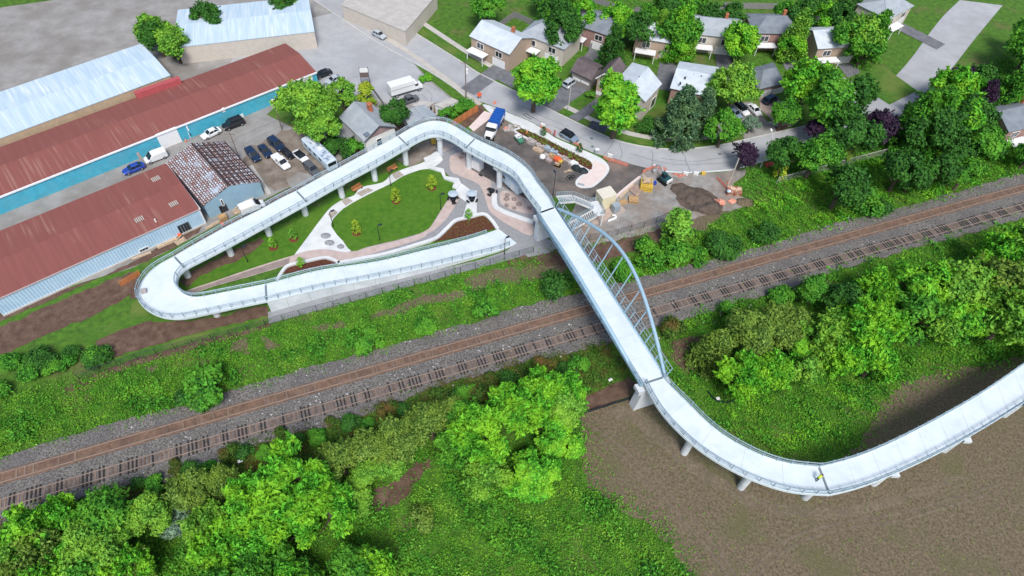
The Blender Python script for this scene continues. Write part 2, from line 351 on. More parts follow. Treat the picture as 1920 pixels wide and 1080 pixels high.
for i, q in enumerate(([(1110, 800), (1180, 850), (1260, 930), (1330, 1010), (1380, 1080)], [(1104, 812), (1172, 862), (1250, 940), (1318, 1018), (1366, 1080)], [(1400, 1080), (1480, 1010), (1580, 980), (1700, 960), (1900, 900)], [(1414, 1086), (1488, 1022), (1584, 992), (1704, 972), (1904, 912)])):
    _o = ribbon('wheel_track', q, 0.45, 0.05, 0.084, mat('rut_soil', (0.10, 0.08, 0.055), 0.95, col2=(0.20, 0.16, 0.115), scale=1.2, thr=(.3, .7))); struct(_o)
sheet('dirt_inner', [(1572, 864), (1606, 836), (1632, 796), (1655, 752), (1700, 715), (1800, 690), (1960, 660), (1990, 640), (1860, 730), (1760, 790), (1665, 835), (1600, 862)], 0.04, M_dirt, amp=0.8)
sheet('bare_soil', [(1260, 640), (1320, 625), (1345, 640), (1330, 690), (1290, 700), (1262, 680)], 0.04, M_darkdirt, amp=0.7)  # bare patch of dark soil where the weeds thin out
sheet('soil_opening', [(690, 925), (740, 900), (775, 870), (812, 858), (810, 880), (780, 905), (760, 935), (720, 960), (690, 950)], 0.04, M_darkdirt, amp=0.8)
sheet('soil_path', [(1095, 745), (1180, 708), (1192, 718), (1180, 742), (1096, 772)], 0.08, M_darkdirt, amp=0.4)

# ================================================================== railway
BAL_T = [(-160, 905), (60, 838), (246, 783), (332, 764), (386, 748), (448, 727), (552, 696), (640, 673), (733, 648), (829, 619), (892, 604), (946, 584), (1022, 563), (1093, 550), (1210, 519), (1290, 497), (1346, 484), (1436, 459), (1515, 434), (1590, 411), (1665, 396), (1800, 358), (2060, 282)]
BAL_B = [(-160, 1030), (60, 965), (246, 908), (309, 900), (340, 880), (404, 872), (448, 843), (552, 814), (636, 793), (717, 764), (808, 727), (996, 675), (1031, 669), (1143, 644), (1235, 609), (1314, 590), (1394, 563), (1467, 546), (1550, 512), (1644, 484), (1800, 442), (2060, 368)]
_bp = rough_edge(PP(BAL_T, 0.3) + PP(BAL_B[::-1], 0.3), 0.9, 0.55, 3)
_b = MB(); _b.prism(_bp, -0.1, 0.3); struct(_b.obj('ballast', M_ballast))
RZ = 0.47
U1 = [(250,815),(405.5,771.1),(600,714.4),(751.1,670.5),(920,622.8),(1080,577.2),(1250,531),(1397,490.5),(1510,459.4),(1664.9,414.2)]
L1 = [(250,831.7),(410,785.6),(600,729.4),(760,682.2),(920,636.7),(1080,591.7),(1250,544.8),(1410,499.5),(1510,471.7),(1664.9,426.4)]
U2 = [(250,862.2),(410,815),(600,758.9),(760,710.5),(920,664.4),(1080,618.3),(1250,570.5),(1410,525.5),(1510,496.7),(1664.9,450.9)]
L2 = [(250,878.9),(410,832.2),(600,775),(760,726.4),(920,679.4),(1080,633.3),(1250,584.6),(1410,539.3),(1510,511),(1664.9,463.6)]
_a0, _a1 = P(*U1[0], RZ), P(*U1[-1], RZ)
RD = (_a1 - _a0); RD.z = 0; RD.normalize(); RN = Vector((-RD.y, RD.x, 0))
def rail_fit(L, deg=2):
    pts = [P(*q, RZ) - _a0 for q in L]
    return np.poly1d(np.polyfit([p.dot(RD) for p in pts], [p.dot(RN) for p in pts], deg))
def rp(f, s, z=RZ, off=0.0):
    v = _a0 + RD * s + RN * (float(f(s)) + off); v.z = z; return v
for track, (fu, fl) in enumerate(((rail_fit(U1), rail_fit(L1)), (rail_fit(U2), rail_fit(L2)))):
    label = ('rusty railway track with its sleepers buried in brown bed, next to the long ramp', 'railway track with scattered black sleepers showing, next to the wooded side')[track]
    root = thing('railway_track', label, 'railway track', tuple(rp(fu, 70, 0.3)), group='parallel railway tracks under the bridge')
    S = [-45 + 3 * i for i in range(82)]
    for f in (fu, fl):
        b = MB(root.location); L, R = strip([rp(f, s) for s in S], 0.13, RZ)
        b.loft([[(l.x, l.y, RZ), (r.x, r.y, RZ), (r.x, r.y, 0.31), (l.x, l.y, 0.31)] for l, r in zip(L, R)]); b.obj('rail', M_rail, root)
    mid = np.poly1d((fu + fl) / 2); ga = abs(float(fu(60) - fl(60)))
    b = MB(root.location); L, R = strip([rp(mid, s, 0.315) for s in S], ga + (0.75 if track == 0 else 0.5), 0.315)
    b.loft([[(l.x, l.y, 0.315), (r.x, r.y, 0.315), (r.x, r.y, 0.2), (l.x, l.y, 0.2)] for l, r in zip(L, R)]); b.obj('track_bed', M_bed if track == 0 else mat('grey_bed', (0.10, 0.085, 0.08), 0.9, col2=(0.20, 0.18, 0.175), scale=2.0, col3=(0.16, 0.12, 0.10), scale3=0.4), root)
    rest = MB(root.location); restd = MB(root.location); q = random.Random(5 + track); base = None; near = 0; run = 0
    tl = ga + 1.05; ang = math.atan2(RD.y, RD.x)
    for k in range(400):
        s = -42 + k * 0.58; c = rp(mid, s, 0.345 + q.uniform(-0.012, 0.012)); run -= 1
        if track == 1:
            if run <= -q.randint(1, 6): run = q.randint(1, 4)
            dark = run > 0
        else: dark = False
        show = (track == 1) or q.random() < 0.35
        if not show: continue
        if near < 100 and 20 < s < 190 and (dark or track == 0) :
            near += 1
            if base is None or True:
                if base is None: base = {}
                if dark not in base:
                    bb = MB(); bb.box((0, 0, 0), (0.24 if dark else 0.26, tl if dark else ga - 0.15, 0.07)); o = bb.obj('sleeper', M_tied if dark else M_tie, root); base[dark] = o
                else: o = base[dark].copy(); COL.objects.link(o)
                o.location = c - root.location + Vector((0, 0, 0.014 if dark else 0)); o.rotation_euler = (0, 0, ang + q.uniform(-0.03, 0.03))
                if dark: o['label'] = 'black tarred sleeper'
        else:
            (restd if dark else rest).box(c + Vector((0, 0, 0.014 * dark)), (0.25, tl if dark else ga - 0.15, 0.06), ang + q.uniform(-0.04, 0.04))
    o = stuff(rest.obj('sleepers', M_tie, root))
    if restd.v: stuff(restd.obj('sleepers', M_tied, root))

# ================================================================== street, walks
FAR = [(640, -20), (760, 50), (860, 112), (902, 139), (981, 178), (1006, 192), (1083, 230), (1127, 251), (1158, 263), (1200, 273), (1252, 279), (1293, 278), (1353, 271), (1415, 257), (1473, 244), (1559, 224), (1610, 205), (1650, 170), (1700, 120), (1760, 40), (1800, 0)]
NEAR = [(1880, 10), (1830, 70), (1775, 140), (1715, 205), (1665, 240), (1600, 255), (1540, 270), (1470, 290), (1419, 305), (1380, 316), (1360, 319), (1293, 323), (1247, 321), (1214, 315), (1181, 307), (1118, 288), (1089, 276), (1039, 255), (1002, 231), (960, 213), (925, 199), (871, 178), (819, 142), (760, 108), (700, 74), (560, -20)]
sheet('street', smooth_px(FAR, 4) + smooth_px(NEAR, 4), 0.05, M_asph)
sheet('side_street', [(1560, 140), (1600, 150), (1690, 222), (1640, 254), (1590, 230), (1580, 180)], 0.07, M_asph)
ribbon('far_kerb', FAR[:16], 0.3, 0, 0.17, M_kerb); ribbon('near_kerb', NEAR[7:13], 0.32, 0, 0.17, M_conc); ribbon('near_kerb', NEAR[-5:], 0.3, 0, 0.15, M_kerb)
for o in [x for x in bpy.data.objects if x.name.endswith('kerb') or '_kerb.' in x.name]: struct(o); o.name = 'kerb'
struct(ribbon('sidewalk', [(700, -20), (880, 100), (975, 152), (1022, 180), (1070, 204), (1114, 226), (1147, 239), (1189, 252), (1252, 261), (1314, 258), (1352, 250)], 1.5, 0, 0.1, M_walk))
struct(ribbon('sidewalk', [(1376, 248), (1410, 241), (1440, 234), (1462, 230), (1490, 226)], 1.9, 0, 0.1, M_walk))
struct(ribbon('sidewalk', [(690, 50), (770, 100), (806, 126), (852, 160), (876, 180), (900, 196)], 1.5, 0, 0.1, M_tan))
# verges, front lawns and driveways on the far side
sheet('verge', [(700, 0), (860, 95), (975, 150), (1020, 178), (1062, 200), (1110, 224), (1150, 241), (1190, 254), (1252, 264), (1320, 262), (1350, 262), (1352, 268), (1293, 275), (1252, 276), (1200, 270), (1127, 247), (1083, 227), (1006, 189), (902, 136), (760, 46)], 0.08, M_grass)
sheet('front_lawn', [(900, 60), (1000, 100), (1200, 140), (1360, 150), (1460, 130), (1600, 120), (1600, 200), (1490, 222), (1380, 244), (1314, 255), (1252, 257), (1190, 247), (1110, 220), (1020, 174), (960, 140)], 0.04, M_grass)
sheet('driveway', [(1031, 181), (1058, 160), (1066, 150), (1104, 157), (1100, 170), (1064, 196), (1046, 210), (1008, 193)], 0.11, M_drive)
sheet('driveway', [(1086, 208), (1120, 183), (1140, 185), (1106, 214), (1083, 228), (1066, 219)], 0.11, M_drive)
sheet('driveway', [(1110, 226), (1140, 235), (1134, 250), (1102, 238)], 0.11, mat('blue_asphalt', (0.07, 0.08, 0.10), 0.9, var=0.2))
sheet('driveway', [(1352, 250), (1340, 225), (1370, 196), (1410, 190), (1440, 230), (1452, 232), (1460, 246), (1395, 261), (1390, 245)], 0.11, M_yard)
sheet('driveway', [(1425, 205), (1424, 180), (1447, 178), (1478, 200), (1500, 225), (1483, 238), (1460, 236)], 0.12, mat('tan_paving', (0.36, 0.29, 0.25), 0.9, var=0.12))
sheet('driveway', [(935, 120), (985, 150), (960, 165), (910, 136)], 0.11, M_drive)
sheet('verge', [(1580, 150), (1602, 154), (1668, 196), (1720, 170), (1650, 120)], 0.13, M_grass)
sheet('garden_bed', [(1452, 238), (1476, 234), (1478, 240), (1456, 248)], 0.14, M_darkdirt)
# ================================================================== park
sheet('plaza', [(796, 304), (812, 286), (828, 262), (850, 258), (905, 300), (960, 328), (985, 360), (1010, 400), (1002, 432), (1050, 462), (1030, 474), (990, 482), (950, 452), (931, 432), (905, 402), (880, 407), (852, 414), (826, 442), (800, 454), (700, 482), (640, 492), (640, 470), (694, 462), (787, 438), (808, 424), (842, 370), (852, 340), (830, 318)], 0.06, M_grey)
sheet('walkway', smooth_px([(549, 484), (575, 447), (600, 413), (621, 388), (645, 373), (664, 366), (677, 351), (717, 342), (735, 326), (762, 315), (796, 303), (816, 284), (830, 300), (806, 317), (790, 318), (756, 330), (733, 344), (690, 365), (645, 391), (621, 424), (658, 471), (611, 469), (577, 472)], 3, True), 0.08, M_conc)
for q in ([(735, 326), (748, 320), (757, 328), (742, 336)], [(668, 362), (690, 352), (700, 356), (678, 368)], [(640, 376), (652, 370), (662, 377), (648, 386)], [(614, 402), (626, 392), (634, 398), (622, 410)]):
    sheet('gravel_bed', q, 0.10, mat('pea_gravel', (0.32, 0.28, 0.25), 0.95, col2=(0.42, 0.38, 0.34), scale=3), amp=0.12)
sheet('park_lawn', smooth_px([(621, 424), (628, 410), (644, 391), (690, 365), (733, 345), (756, 331), (786, 319), (806, 317), (829, 320), (834, 333), (852, 340), (848, 349), (855, 355), (842, 371), (826, 395), (808, 424), (800, 431), (787, 437), (740, 451), (694, 461), (660, 471), (640, 447)], 3, True), 0.11, M_turf)
sheet('footpath', smooth_px([(352, 544), (400, 528), (440, 514), (500, 494), (552, 478), (577, 470), (611, 467), (640, 472), (660, 472), (694, 462), (740, 452), (787, 438), (808, 424), (826, 396), (842, 372), (852, 366), (862, 368), (858, 378), (836, 412), (812, 433), (800, 439), (787, 449), (704, 474), (652, 490), (636, 488), (604, 481), (570, 487), (538, 497), (470, 518), (400, 537), (358, 552), (340, 556)], 2, True), 0.10, M_pink)
sheet('dirt_path', [(352, 546), (400, 530), (440, 516), (500, 497), (545, 483), (540, 496), (470, 517), (400, 536), (358, 551)], 0.115, mat('dusty_path', (0.27, 0.22, 0.20), 0.95, var=0.12), amp=0.15)
sheet('pink_paving', smooth_px([(844, 294), (854, 288), (868, 285), (878, 290), (880, 305), (884, 318), (912, 332), (921, 341), (920, 350), (929, 361), (929, 384), (954, 399), (1000, 422), (994, 442), (954, 422), (921, 399), (912, 380), (904, 355), (892, 342), (867, 332), (847, 322), (843, 308)], 3, True), 0.09, M_pink)
sheet('pink_paving', [(827, 264), (854, 274), (830, 286), (826, 280)], 0.09, M_pink)
sheet('white_paving', [(855, 357), (864, 343), (884, 357), (894, 357), (894, 412), (866, 411), (876, 380), (862, 370)], 0.09, M_conc)
sheet('stone_bed', smooth_px([(941, 358), (938, 378), (955, 391), (1000, 402), (990, 376), (965, 362)], 4, True), 0.09, M_pink)
struct(ribbon('planter_kerb', [(927, 362), (928, 384), (940, 394), (970, 406), (1000, 416)], 1.1, 0, 0.16, M_conc))
sheet('mulch_bed', [(787, 457), (817, 447), (829, 439), (857, 413), (907, 402), (922, 412), (933, 427), (871, 444)], 0.14, M_mulch)
struct(ribbon('planter_kerb', [(633, 492), (680, 483), (725, 474), (780, 458), (808, 449), (822, 442), (840, 425), (855, 412), (880, 406), (906, 400), (921, 411), (933, 428)], 0.7, 0, 0.5, M_conc))
sheet('mulch_bed', [(526, 514), (541, 498), (604, 484), (634, 494), (580, 506)], 0.14, M_mulch)
struct(ribbon('planter_kerb', [(519, 525), (527, 511), (540, 497), (572, 489), (605, 482), (620, 484), (636, 492)], 0.6, 0, 0.5, M_conc))
# concrete seat walls and terrace
for i, q in enumerate(([(794, 296), (821, 284), (828, 293), (798, 304)], [(803, 314), (806, 310), (832, 316), (836, 330), (860, 334), (864, 342), (856, 353), (848, 350), (852, 341), (832, 334), (826, 321)])):
    b = MB(); b.prism(PP(q, 0.5), 0, 0.5); tag(b.obj('seat_wall', M_conc, bevel=0.04), ('straight pale concrete seat wall beside a column at the plaza corner', 'zigzag white concrete seat wall along the lawn corner')[i], 'wall')
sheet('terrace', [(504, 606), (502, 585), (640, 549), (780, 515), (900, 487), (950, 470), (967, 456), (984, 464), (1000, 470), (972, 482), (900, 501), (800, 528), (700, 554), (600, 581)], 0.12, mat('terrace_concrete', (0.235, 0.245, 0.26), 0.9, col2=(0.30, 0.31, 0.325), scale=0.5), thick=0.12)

# ================================================================== parking lot and island
sheet('parking_lot', [(882, 250), (919, 222), (938, 218), (968, 240), (1050, 290), (1106, 320), (1150, 296), (1182, 307), (1215, 316), (1198, 330), (1170, 352), (1130, 386), (1110, 384), (1075, 374), (1044, 366), (1020, 380), (985, 372), (975, 366), (934, 345), (884, 318), (872, 290)], 0.09, M_newasph)
sheet('new_sidewalk', smooth_px([(905, 196), (925, 200), (960, 214), (1002, 232), (1039, 257), (1070, 271), (1105, 286), (1128, 297), (1140, 309), (1142, 320), (1132, 334), (1114, 349), (1103, 352), (1090, 352), (1080, 347), (1080, 338), (1088, 330), (1106, 319), (1111, 310), (1108, 303), (1098, 297), (1068, 283), (1020, 258), (978, 240), (940, 220), (922, 213)], 3, True), 0.2, M_conc, thick=0.2)
sheet('pink_pad', [(1104, 302), (1112, 304), (1116, 300), (1137, 311), (1139, 320), (1129, 333), (1112, 347), (1101, 350), (1090, 350), (1083, 346), (1084, 339), (1092, 331), (1109, 319), (1113, 310)], 0.21, M_palepink)
sheet('pink_pad', [(879, 238), (908, 208), (924, 213), (919, 222), (888, 246)], 0.14, M_palepink, thick=0.1)
sheet('soil_pocket', smooth_px([(860, 238), (880, 214), (898, 197), (908, 203), (906, 210), (890, 226), (872, 240)], 3, True), 0.12, M_darkdirt)
sheet('planting_bed', smooth_px([(967, 246), (977, 240), (1020, 259), (1068, 284), (1098, 298), (1109, 305), (1110, 312), (1104, 318), (1060, 295), (1010, 269)], 2, True), 0.22, M_mulch, thick=0.2)
struct(ribbon('planter_kerb', [(975, 240), (966, 246), (1010, 270), (1060, 296), (1104, 319)], 0.45, 0, 0.35, M_conc))
# construction ground
sheet('gravel_lot', [(1085, 376), (1120, 388), (1150, 366), (1198, 330), (1215, 316), (1250, 323), (1300, 325), (1362, 321), (1400, 317), (1388, 338), (1366, 350), (1386, 368), (1405, 376), (1390, 392), (1340, 400), (1270, 418), (1200, 440), (1130, 455), (1060, 468), (1035, 455), (1060, 420)], 0.07, M_gravel, amp=0.5)
sheet('tan_pad', smooth_px([(1107, 404), (1128, 391), (1150, 380), (1172, 392), (1164, 400), (1146, 404), (1132, 416), (1104, 424), (1088, 420), (1098, 410)], 3, True), 0.13, mat('tan_concrete', (0.44, 0.35, 0.30), 0.9, var=0.08), thick=0.1)
b = MB(); 
_kp = PP(smooth_px([(1060, 371), (1090, 378), (1122, 392), (1134, 388), (1146, 377), (1170, 355), (1200, 331)], 4), 0.35); L, R = strip(_kp, 0.55, 0.35)
b.loft([[(l.x, l.y, 0.38), (r.x, r.y, 0.38), (r.x, r.y, 0), (l.x, l.y, 0)] for l, r in zip(L, R)])
tag(b.obj('edging_wall', M_palepink), 'low pale concrete edging wall curving between parking lot and gravel', 'wall')

# cracks and sealed joints in the old street and yard
M_crack = mat('crack_seal', (0.13, 0.135, 0.145), 0.9)
def crack(pts, w, z, seed):
    W = PP(smooth_px(pts, 4), z); k = random.Random(seed); W = [p + Vector((k.uniform(-.15, .15), k.uniform(-.15, .15), 0)) for p in W]; L, R = strip(W, w, z); b = MB(); n = len(L)
    b.add(L + R, [(i, i + 1, n + i + 1, n + i) for i in range(n - 1)]); struct(b.obj('road_crack', M_crack))
for i, q in enumerate(([(1130, 292), (1143, 276), (1152, 262)], [(1221, 315), (1224, 296), (1222, 282)], [(1160, 304), (1166, 286), (1160, 268)], [(1294, 322), (1286, 300), (1278, 282)], [(1240, 296), (1290, 302), (1350, 297), (1410, 284)], [(1180, 288), (1240, 304), (1300, 309), (1370, 303)], [(1000, 222), (1060, 246), (1110, 268)], [(960, 190), (1010, 214), (1066, 238)], [(981, 214), (996, 224)], [(985, 212), (1002, 222)])):
    crack(q, .09 if i < 8 else .3, .066, i)
for i, q in enumerate(([(430, 268), (470, 246), (520, 226)], [(640, 152), (660, 146), (680, 140)], [(776, 186), (790, 176), (804, 190), (820, 196)], [(800, 168), (810, 180), (806, 192)], [(470, 262), (520, 240), (560, 226)], [(780, 160), (800, 158), (826, 172)])): crack(q, .08, .056, 50 + i)
sheet('lane_soil', [(-60, 640), (120, 560), (246, 510), (262, 516), (256, 545), (180, 590), (60, 640), (-60, 690)], .045, M_darkdirt, amp=.5)
# ================================================================== footbridge and ramps
SEC = {
 1: ([(936,430),(871,451),(787.5,471.7),(704,491.5),(600,507),(521,527),(498,533)], [(968,455),(943.7,466.5),(891.7,480),(808,500),(704,521.7),(600,541.5),(500,565)], 0.35, 3.3),
 2: ([(498,533),(427.5,547),(390,554.6),(369,557.5),(352.5,554.6),(340,547),(333,536),(332.5,523.7),(338,513),(348,504)], [(500,565),(427.5,579.6),(365,592),(329.6,598),(302.5,595),(277.5,583.7),(263,571),(255.6,555),(260,538),(271,519.6),(290,501),(326.5,481)], 3.3, 4.15),
 3: ([(326.5,481),(352.5,465.4),(386,446.7),(421,427),(456.7,409),(490,392.5),(521,375),(556,358)][::1], [(348,504),(423,465.4),(490,429),(577.5,381)], 4.15, 5.0),
 4: ([(556,358),(594,336.5),(641.7,311.5),(691.7,284.5),(746,255)], [(577.5,381),(636,347.5),(700,313.5),(766.7,275)], 5.0, 6.1),
 5: ([(746,255),(766.7,242.5),(789.6,232),(814.6,227),(839.6,230),(862.5,242.5),(890.6,260)], [(766.7,275),(787.5,263),(808,255),(825,255),(846,263),(871,280)], 6.1, 6.6),
 6: ([(890.6,260),(929,278),(954,290),(981,309),(1000,328),(1008,342.5),(1031,371.7),(1040,389)], [(871,280),(912.5,303),(954,324),(969,337),(978,353),(991,371.7),(1012,399)], 6.6, 7.3),
 7: ([(1040,389),(1245,707)], [(1012,399),(1208,719)], 7.3, 7.4),
 8: ([(1245,707),(1262,727.5),(1293,756.7),(1317,782),(1352.5,812),(1394,837),(1436,856),(1477.5,868),(1534.8,874)], [(1208,719),(1218,740),(1244,780),(1285,822),(1326.7,855),(1381.7,887),(1436,910),(1490,924.6),(1556,928.7)], 7.4, 7.1),
 9: ([(1534.8,874),(1561,868),(1602.5,856),(1665,830),(1755,784),(1850,728),(1990,630)], [(1556,928.7),(1602.5,918),(1665,895),(1765,848),(1870,788),(2020,690)], 7.1, 6.5),
}
def resample(pts, n):
    acc = [0.0]
    for a, b in zip(pts, pts[1:]): acc.append(acc[-1] + (b - a).length)
    out = []; j = 0
    for i in range(n + 1):
        t = acc[-1] * i / n
        while j < len(pts) - 2 and acc[j + 1] < t: j += 1
        d = acc[j + 1] - acc[j]; out.append(pts[j].lerp(pts[j + 1], (t - acc[j]) / d if d > 1e-9 else 0))
    return out
def section(k):
    A, B, h0, h1 = SEC[k]
    def world(px):
        q = smooth_px(px, 8) if len(px) > 2 else [(px[0][0] + (px[1][0] - px[0][0]) * i / 20, px[0][1] + (px[1][1] - px[0][1]) * i / 20) for i in range(21)]
        ln = [0.0]
        for a, b in zip(q, q[1:]): ln.append(ln[-1] + math.hypot(a[0] - b[0], a[1] - b[1]))
        return [P(p[0], p[1], h0 + (h1 - h0) * l / ln[-1]) for p, l in zip(q, ln)]
    a, b = world(A), world(B)
    L = sum(((a[i + 1] - a[i]).length + (b[i + 1] - b[i]).length) / 2 for i in range(min(len(a), len(b)) - 1))
    LA = sum((y - x).length for x, y in zip(a, a[1:])); LB = sum((y - x).length for x, y in zip(b, b[1:]))
    n = max(4, int(max(LA, LB) / 0.8)); a, b = resample(a, n), resample(b, n)
    for _ in range(3):
        for s in (a, b):
            for i in range(1, n): s[i] = (s[i - 1] + 2 * s[i] + s[i + 1]) / 4
    for i in range(n + 1):
        z = h0 + (h1 - h0) * i / n; a[i].z = z; b[i].z = z
    return a, b
SECW = {k: section(k) for k in SEC}
def deck_mesh(o, a, b, depth, inset=0.0, down=None):
    m = MB(o); rings = []
    for p, q in zip(a, b):
        i = (q - p).normalized() * inset; z = p.z
        lo = (down if down is not None else z - depth)
        if inset: rings.append([p, q, q - Vector((0, 0, 0.38)), q - i - Vector((0, 0, 0.45)), q - i - Vector((0, 0, depth)), p + i - Vector((0, 0, depth)), p + i - Vector((0, 0, 0.45)), p - Vector((0, 0, 0.38))])
        else: rings.append([p, q, Vector((q.x, q.y, lo)), Vector((p.x, p.y, lo))])
    m.loft(rings); return m
def kerbs(o, a, b):
    m = MB(o)
    for s, t in ((a, b), (b, a)):
        m.loft([[p, p + (q - p).normalized() * 0.22, p + (q - p).normalized() * 0.22 + Vector((0, 0, 0.14)), p + Vector((0, 0, 0.14))] for p, q in zip(s, t)])
    return m
POST = {}
def post_mesh(h):
    if h not in POST:
        b = MB(); b.box((0, 0, h / 2), (0.09, 0.13, h)); b.box((0, 0, 0.03), (0.2, 0.24, 0.06)); b.box((0, 0.0, h), (0.1, 0.34, 0.06)); POST[h] = b.mesh('post'); POST[h].materials.append(M_steel)
    return POST[h]
def railing(root, s, t, h=1.3, post_every=2.0, inset=0.12, posts=True, name='railing'):
    o = root.location; m = MB(o); e = [p + (q - p).normalized() * inset for p, q in zip(s, t)]; up = lambda z: [p + Vector((0, 0, z)) for p in e]
    out = [(p - q).normalized() for p, q in zip(s, t)]
    m.tube(up(h), 0.055, 6); m.tube([p - d * 0.20 + Vector((0, 0, h - 0.28)) for p, d in zip(e, out)], 0.045, 5)
    m.tube(up(0.20), 0.035, 4); m.tube(up(h - 0.12), 0.03, 4)
    L = sum((x - y).length for x, y in zip(e, e[1:])); pk = resample(e, max(2, int(L / 0.16)))
    for p in pk: m.add([p + Vector((-0.012, 0, 0.2)), p + Vector((0.012, 0, 0.2)), p + Vector((0.012, 0, h - 0.12)), p + Vector((-0.012, 0, h - 0.12))], [(0, 1, 2, 3)])
    r = m.obj(name, M_steel, root)
    if posts:
        n = max(2, round(L / post_every)); pp = resample(e, n)
        for i, p in enumerate(pp):
            d = pp[min(i + 1, n)] - pp[max(i - 1, 0)]
            c = bpy.data.objects.new('post', post_mesh(h)); COL.objects.link(c); c.parent = r; c.location = p - o; c.rotation_euler = (0, 0, math.atan2(d.y, d.x))
    return r
def seams(root, k, every=4.5):
    a, b = SECW[k]; L = sum((y - x).length for x, y in zip(a, a[1:])); n = max(2, int(L / every)); A, B = resample(a, n), resample(b, n)
    for i in range(1, n):
        m = MB(root.location); p, q = A[i], B[i]; d = (q - p).normalized() * .25; t = (A[i + 1] - A[i - 1]).normalized() * .03; u = Vector((0, 0, .018))
        m.add([p + d - t + u, p + d + t + u, q - d + t + u, q - d - t + u], [(0, 1, 2, 3)])
        m.obj('deck_seam', mat('seam_grey', (0.50, 0.56, 0.59), 0.9), root)
def joint(root, k, end):
    a, b = SECW[k]; p, q = a[end], b[end]; m = MB(root.location); d = (q - p).normalized()
    m.bar(p + d * 0.15 + Vector((0, 0, 0.0)), q - d * 0.15 + Vector((0, 0, 0.0)), 0.36, 0.05); m.obj('expansion_joint', M_joint, root)
def pier_round(root, px, k, r=0.62):
    g = P(*px); a, b = SECW[k]
    i = min(range(len(a)), key=lambda i: ((a[i] + b[i]) / 2 - Vector((g.x, g.y, a[i].z))).length); c = (a[i] + b[i]) / 2; z = a[i].z - 0.85
    c = Vector((g.x, g.y, 0)).lerp(Vector((c.x, c.y, 0)), 0.3); d = (b[i] - a[i]).normalized()
    m = MB(root.location); m.cyl((c.x, c.y), r, r, -0.3, z - 0.5, 18)
    m.bar(Vector((c.x, c.y, z - 0.25)) - d * 1.35, Vector((c.x, c.y, z - 0.25)) + d * 1.35, 1.2, 0.62)
    m.obj('pier', M_wallc, root)
# --- ramp on its retaining wall
a, b = SECW[1]; root = thing('walled_ramp', 'long straight white ramp on a solid concrete retaining wall beside the railway meadow', 'ramp', tuple(((a[0] + b[-1]) / 2).to_2d()) + (0,))
deck_mesh(root.location, a, b, 0, down=-0.2).obj('retaining_wall', M_wallc, root)
m = MB(root.location); L = [p + Vector((0, 0, 0.012)) for p in a]; R = [p + Vector((0, 0, 0.012)) for p in b]
m.loft([[p + (p - q).normalized() * 0.1, q + (q - p).normalized() * 0.1, q + (q - p).normalized() * 0.1 - Vector((0, 0, 0.3)), p + (p - q).normalized() * 0.1 - Vector((0, 0, 0.3))] for p, q in zip(L, R)]); m.obj('deck', M_deck, root)
railing(root, L[4:], R[4:], 1.2); railing(root, R[2:], L[2:], 1.2)
joint(root, 1, -1); seams(root, 1)
# wall panel joints
m = MB(root.location)
for i in range(6, len(b), 5):
    if b[i].z > 0.9:
        n = (b[i] - a[i]).normalized() * 0.012; d = (b[min(i + 1, len(b) - 1)] - b[i - 1]).normalized() * 0.03
        m.add([b[i] + n - d - Vector((0, 0, 0.32)), b[i] + n + d - Vector((0, 0, 0.32)), Vector((b[i].x, b[i].y, 0.12)) + n + d, Vector((b[i].x, b[i].y, 0.12)) + n - d], [(0, 1, 2, 3)])
m.obj('wall_seam', mat('seam', (0.30, 0.32, 0.33), 0.9), root)
# --- elevated ramp on round piers
a, b = SECW[3]; root = thing('elevated_ramp', 'white elevated ramp on round piers from the tight bend around the park lawn', 'ramp', (a[0].x, a[0].y, 0))
for k in (2, 3, 4, 5, 6):
    a, b = SECW[k]
    deck_mesh(root.location, a, b, 1.0, 0.55).obj('deck', M_deck, root); kerbs(root.location, a, b).obj('kerb', M_deck, root)
    railing(root, a, b); railing(root, b, a); joint(root, k, -1); seams(root, k)
for k, pts in {3: [(353, 518), (434, 478), (506, 440), (572, 402)], 4: [(643, 369), (703, 338), (762, 308)], 5: [(825, 289)], 6: [(879, 314), (935, 351)], 2: [(408, 590)]}.items():
    for q in pts: pier_round(root, q, k)
def wall_pier(root, k, end, flare, capx, shift=0.0):
    a, b = SECW[k]; p, q = a[end], b[end]; c = (p + q) / 2; t = (q - p).normalized(); f = Vector((-t.y, t.x, 0)); z = p.z - 1.05; m = MB(root.location)
    w = (q - p).length / 2
    prof = [(-w - capx, z), (w + capx, z), (w + capx, z - 0.9), (w + capx * 0.3, z - 1.3), (w + flare, -0.3), (-w - flare, -0.3), (-w - capx * 0.3, z - 1.3), (-w - capx, z - 0.9)]
    fr = [[c + t * x + f * s * (0.8 if y > z - 1 else 0.75) + Vector((0, 0, y - c.z)) for x, y in prof] for s in (-1, 1)]
    m.loft(fr); m.obj('pier', M_wallc, root)
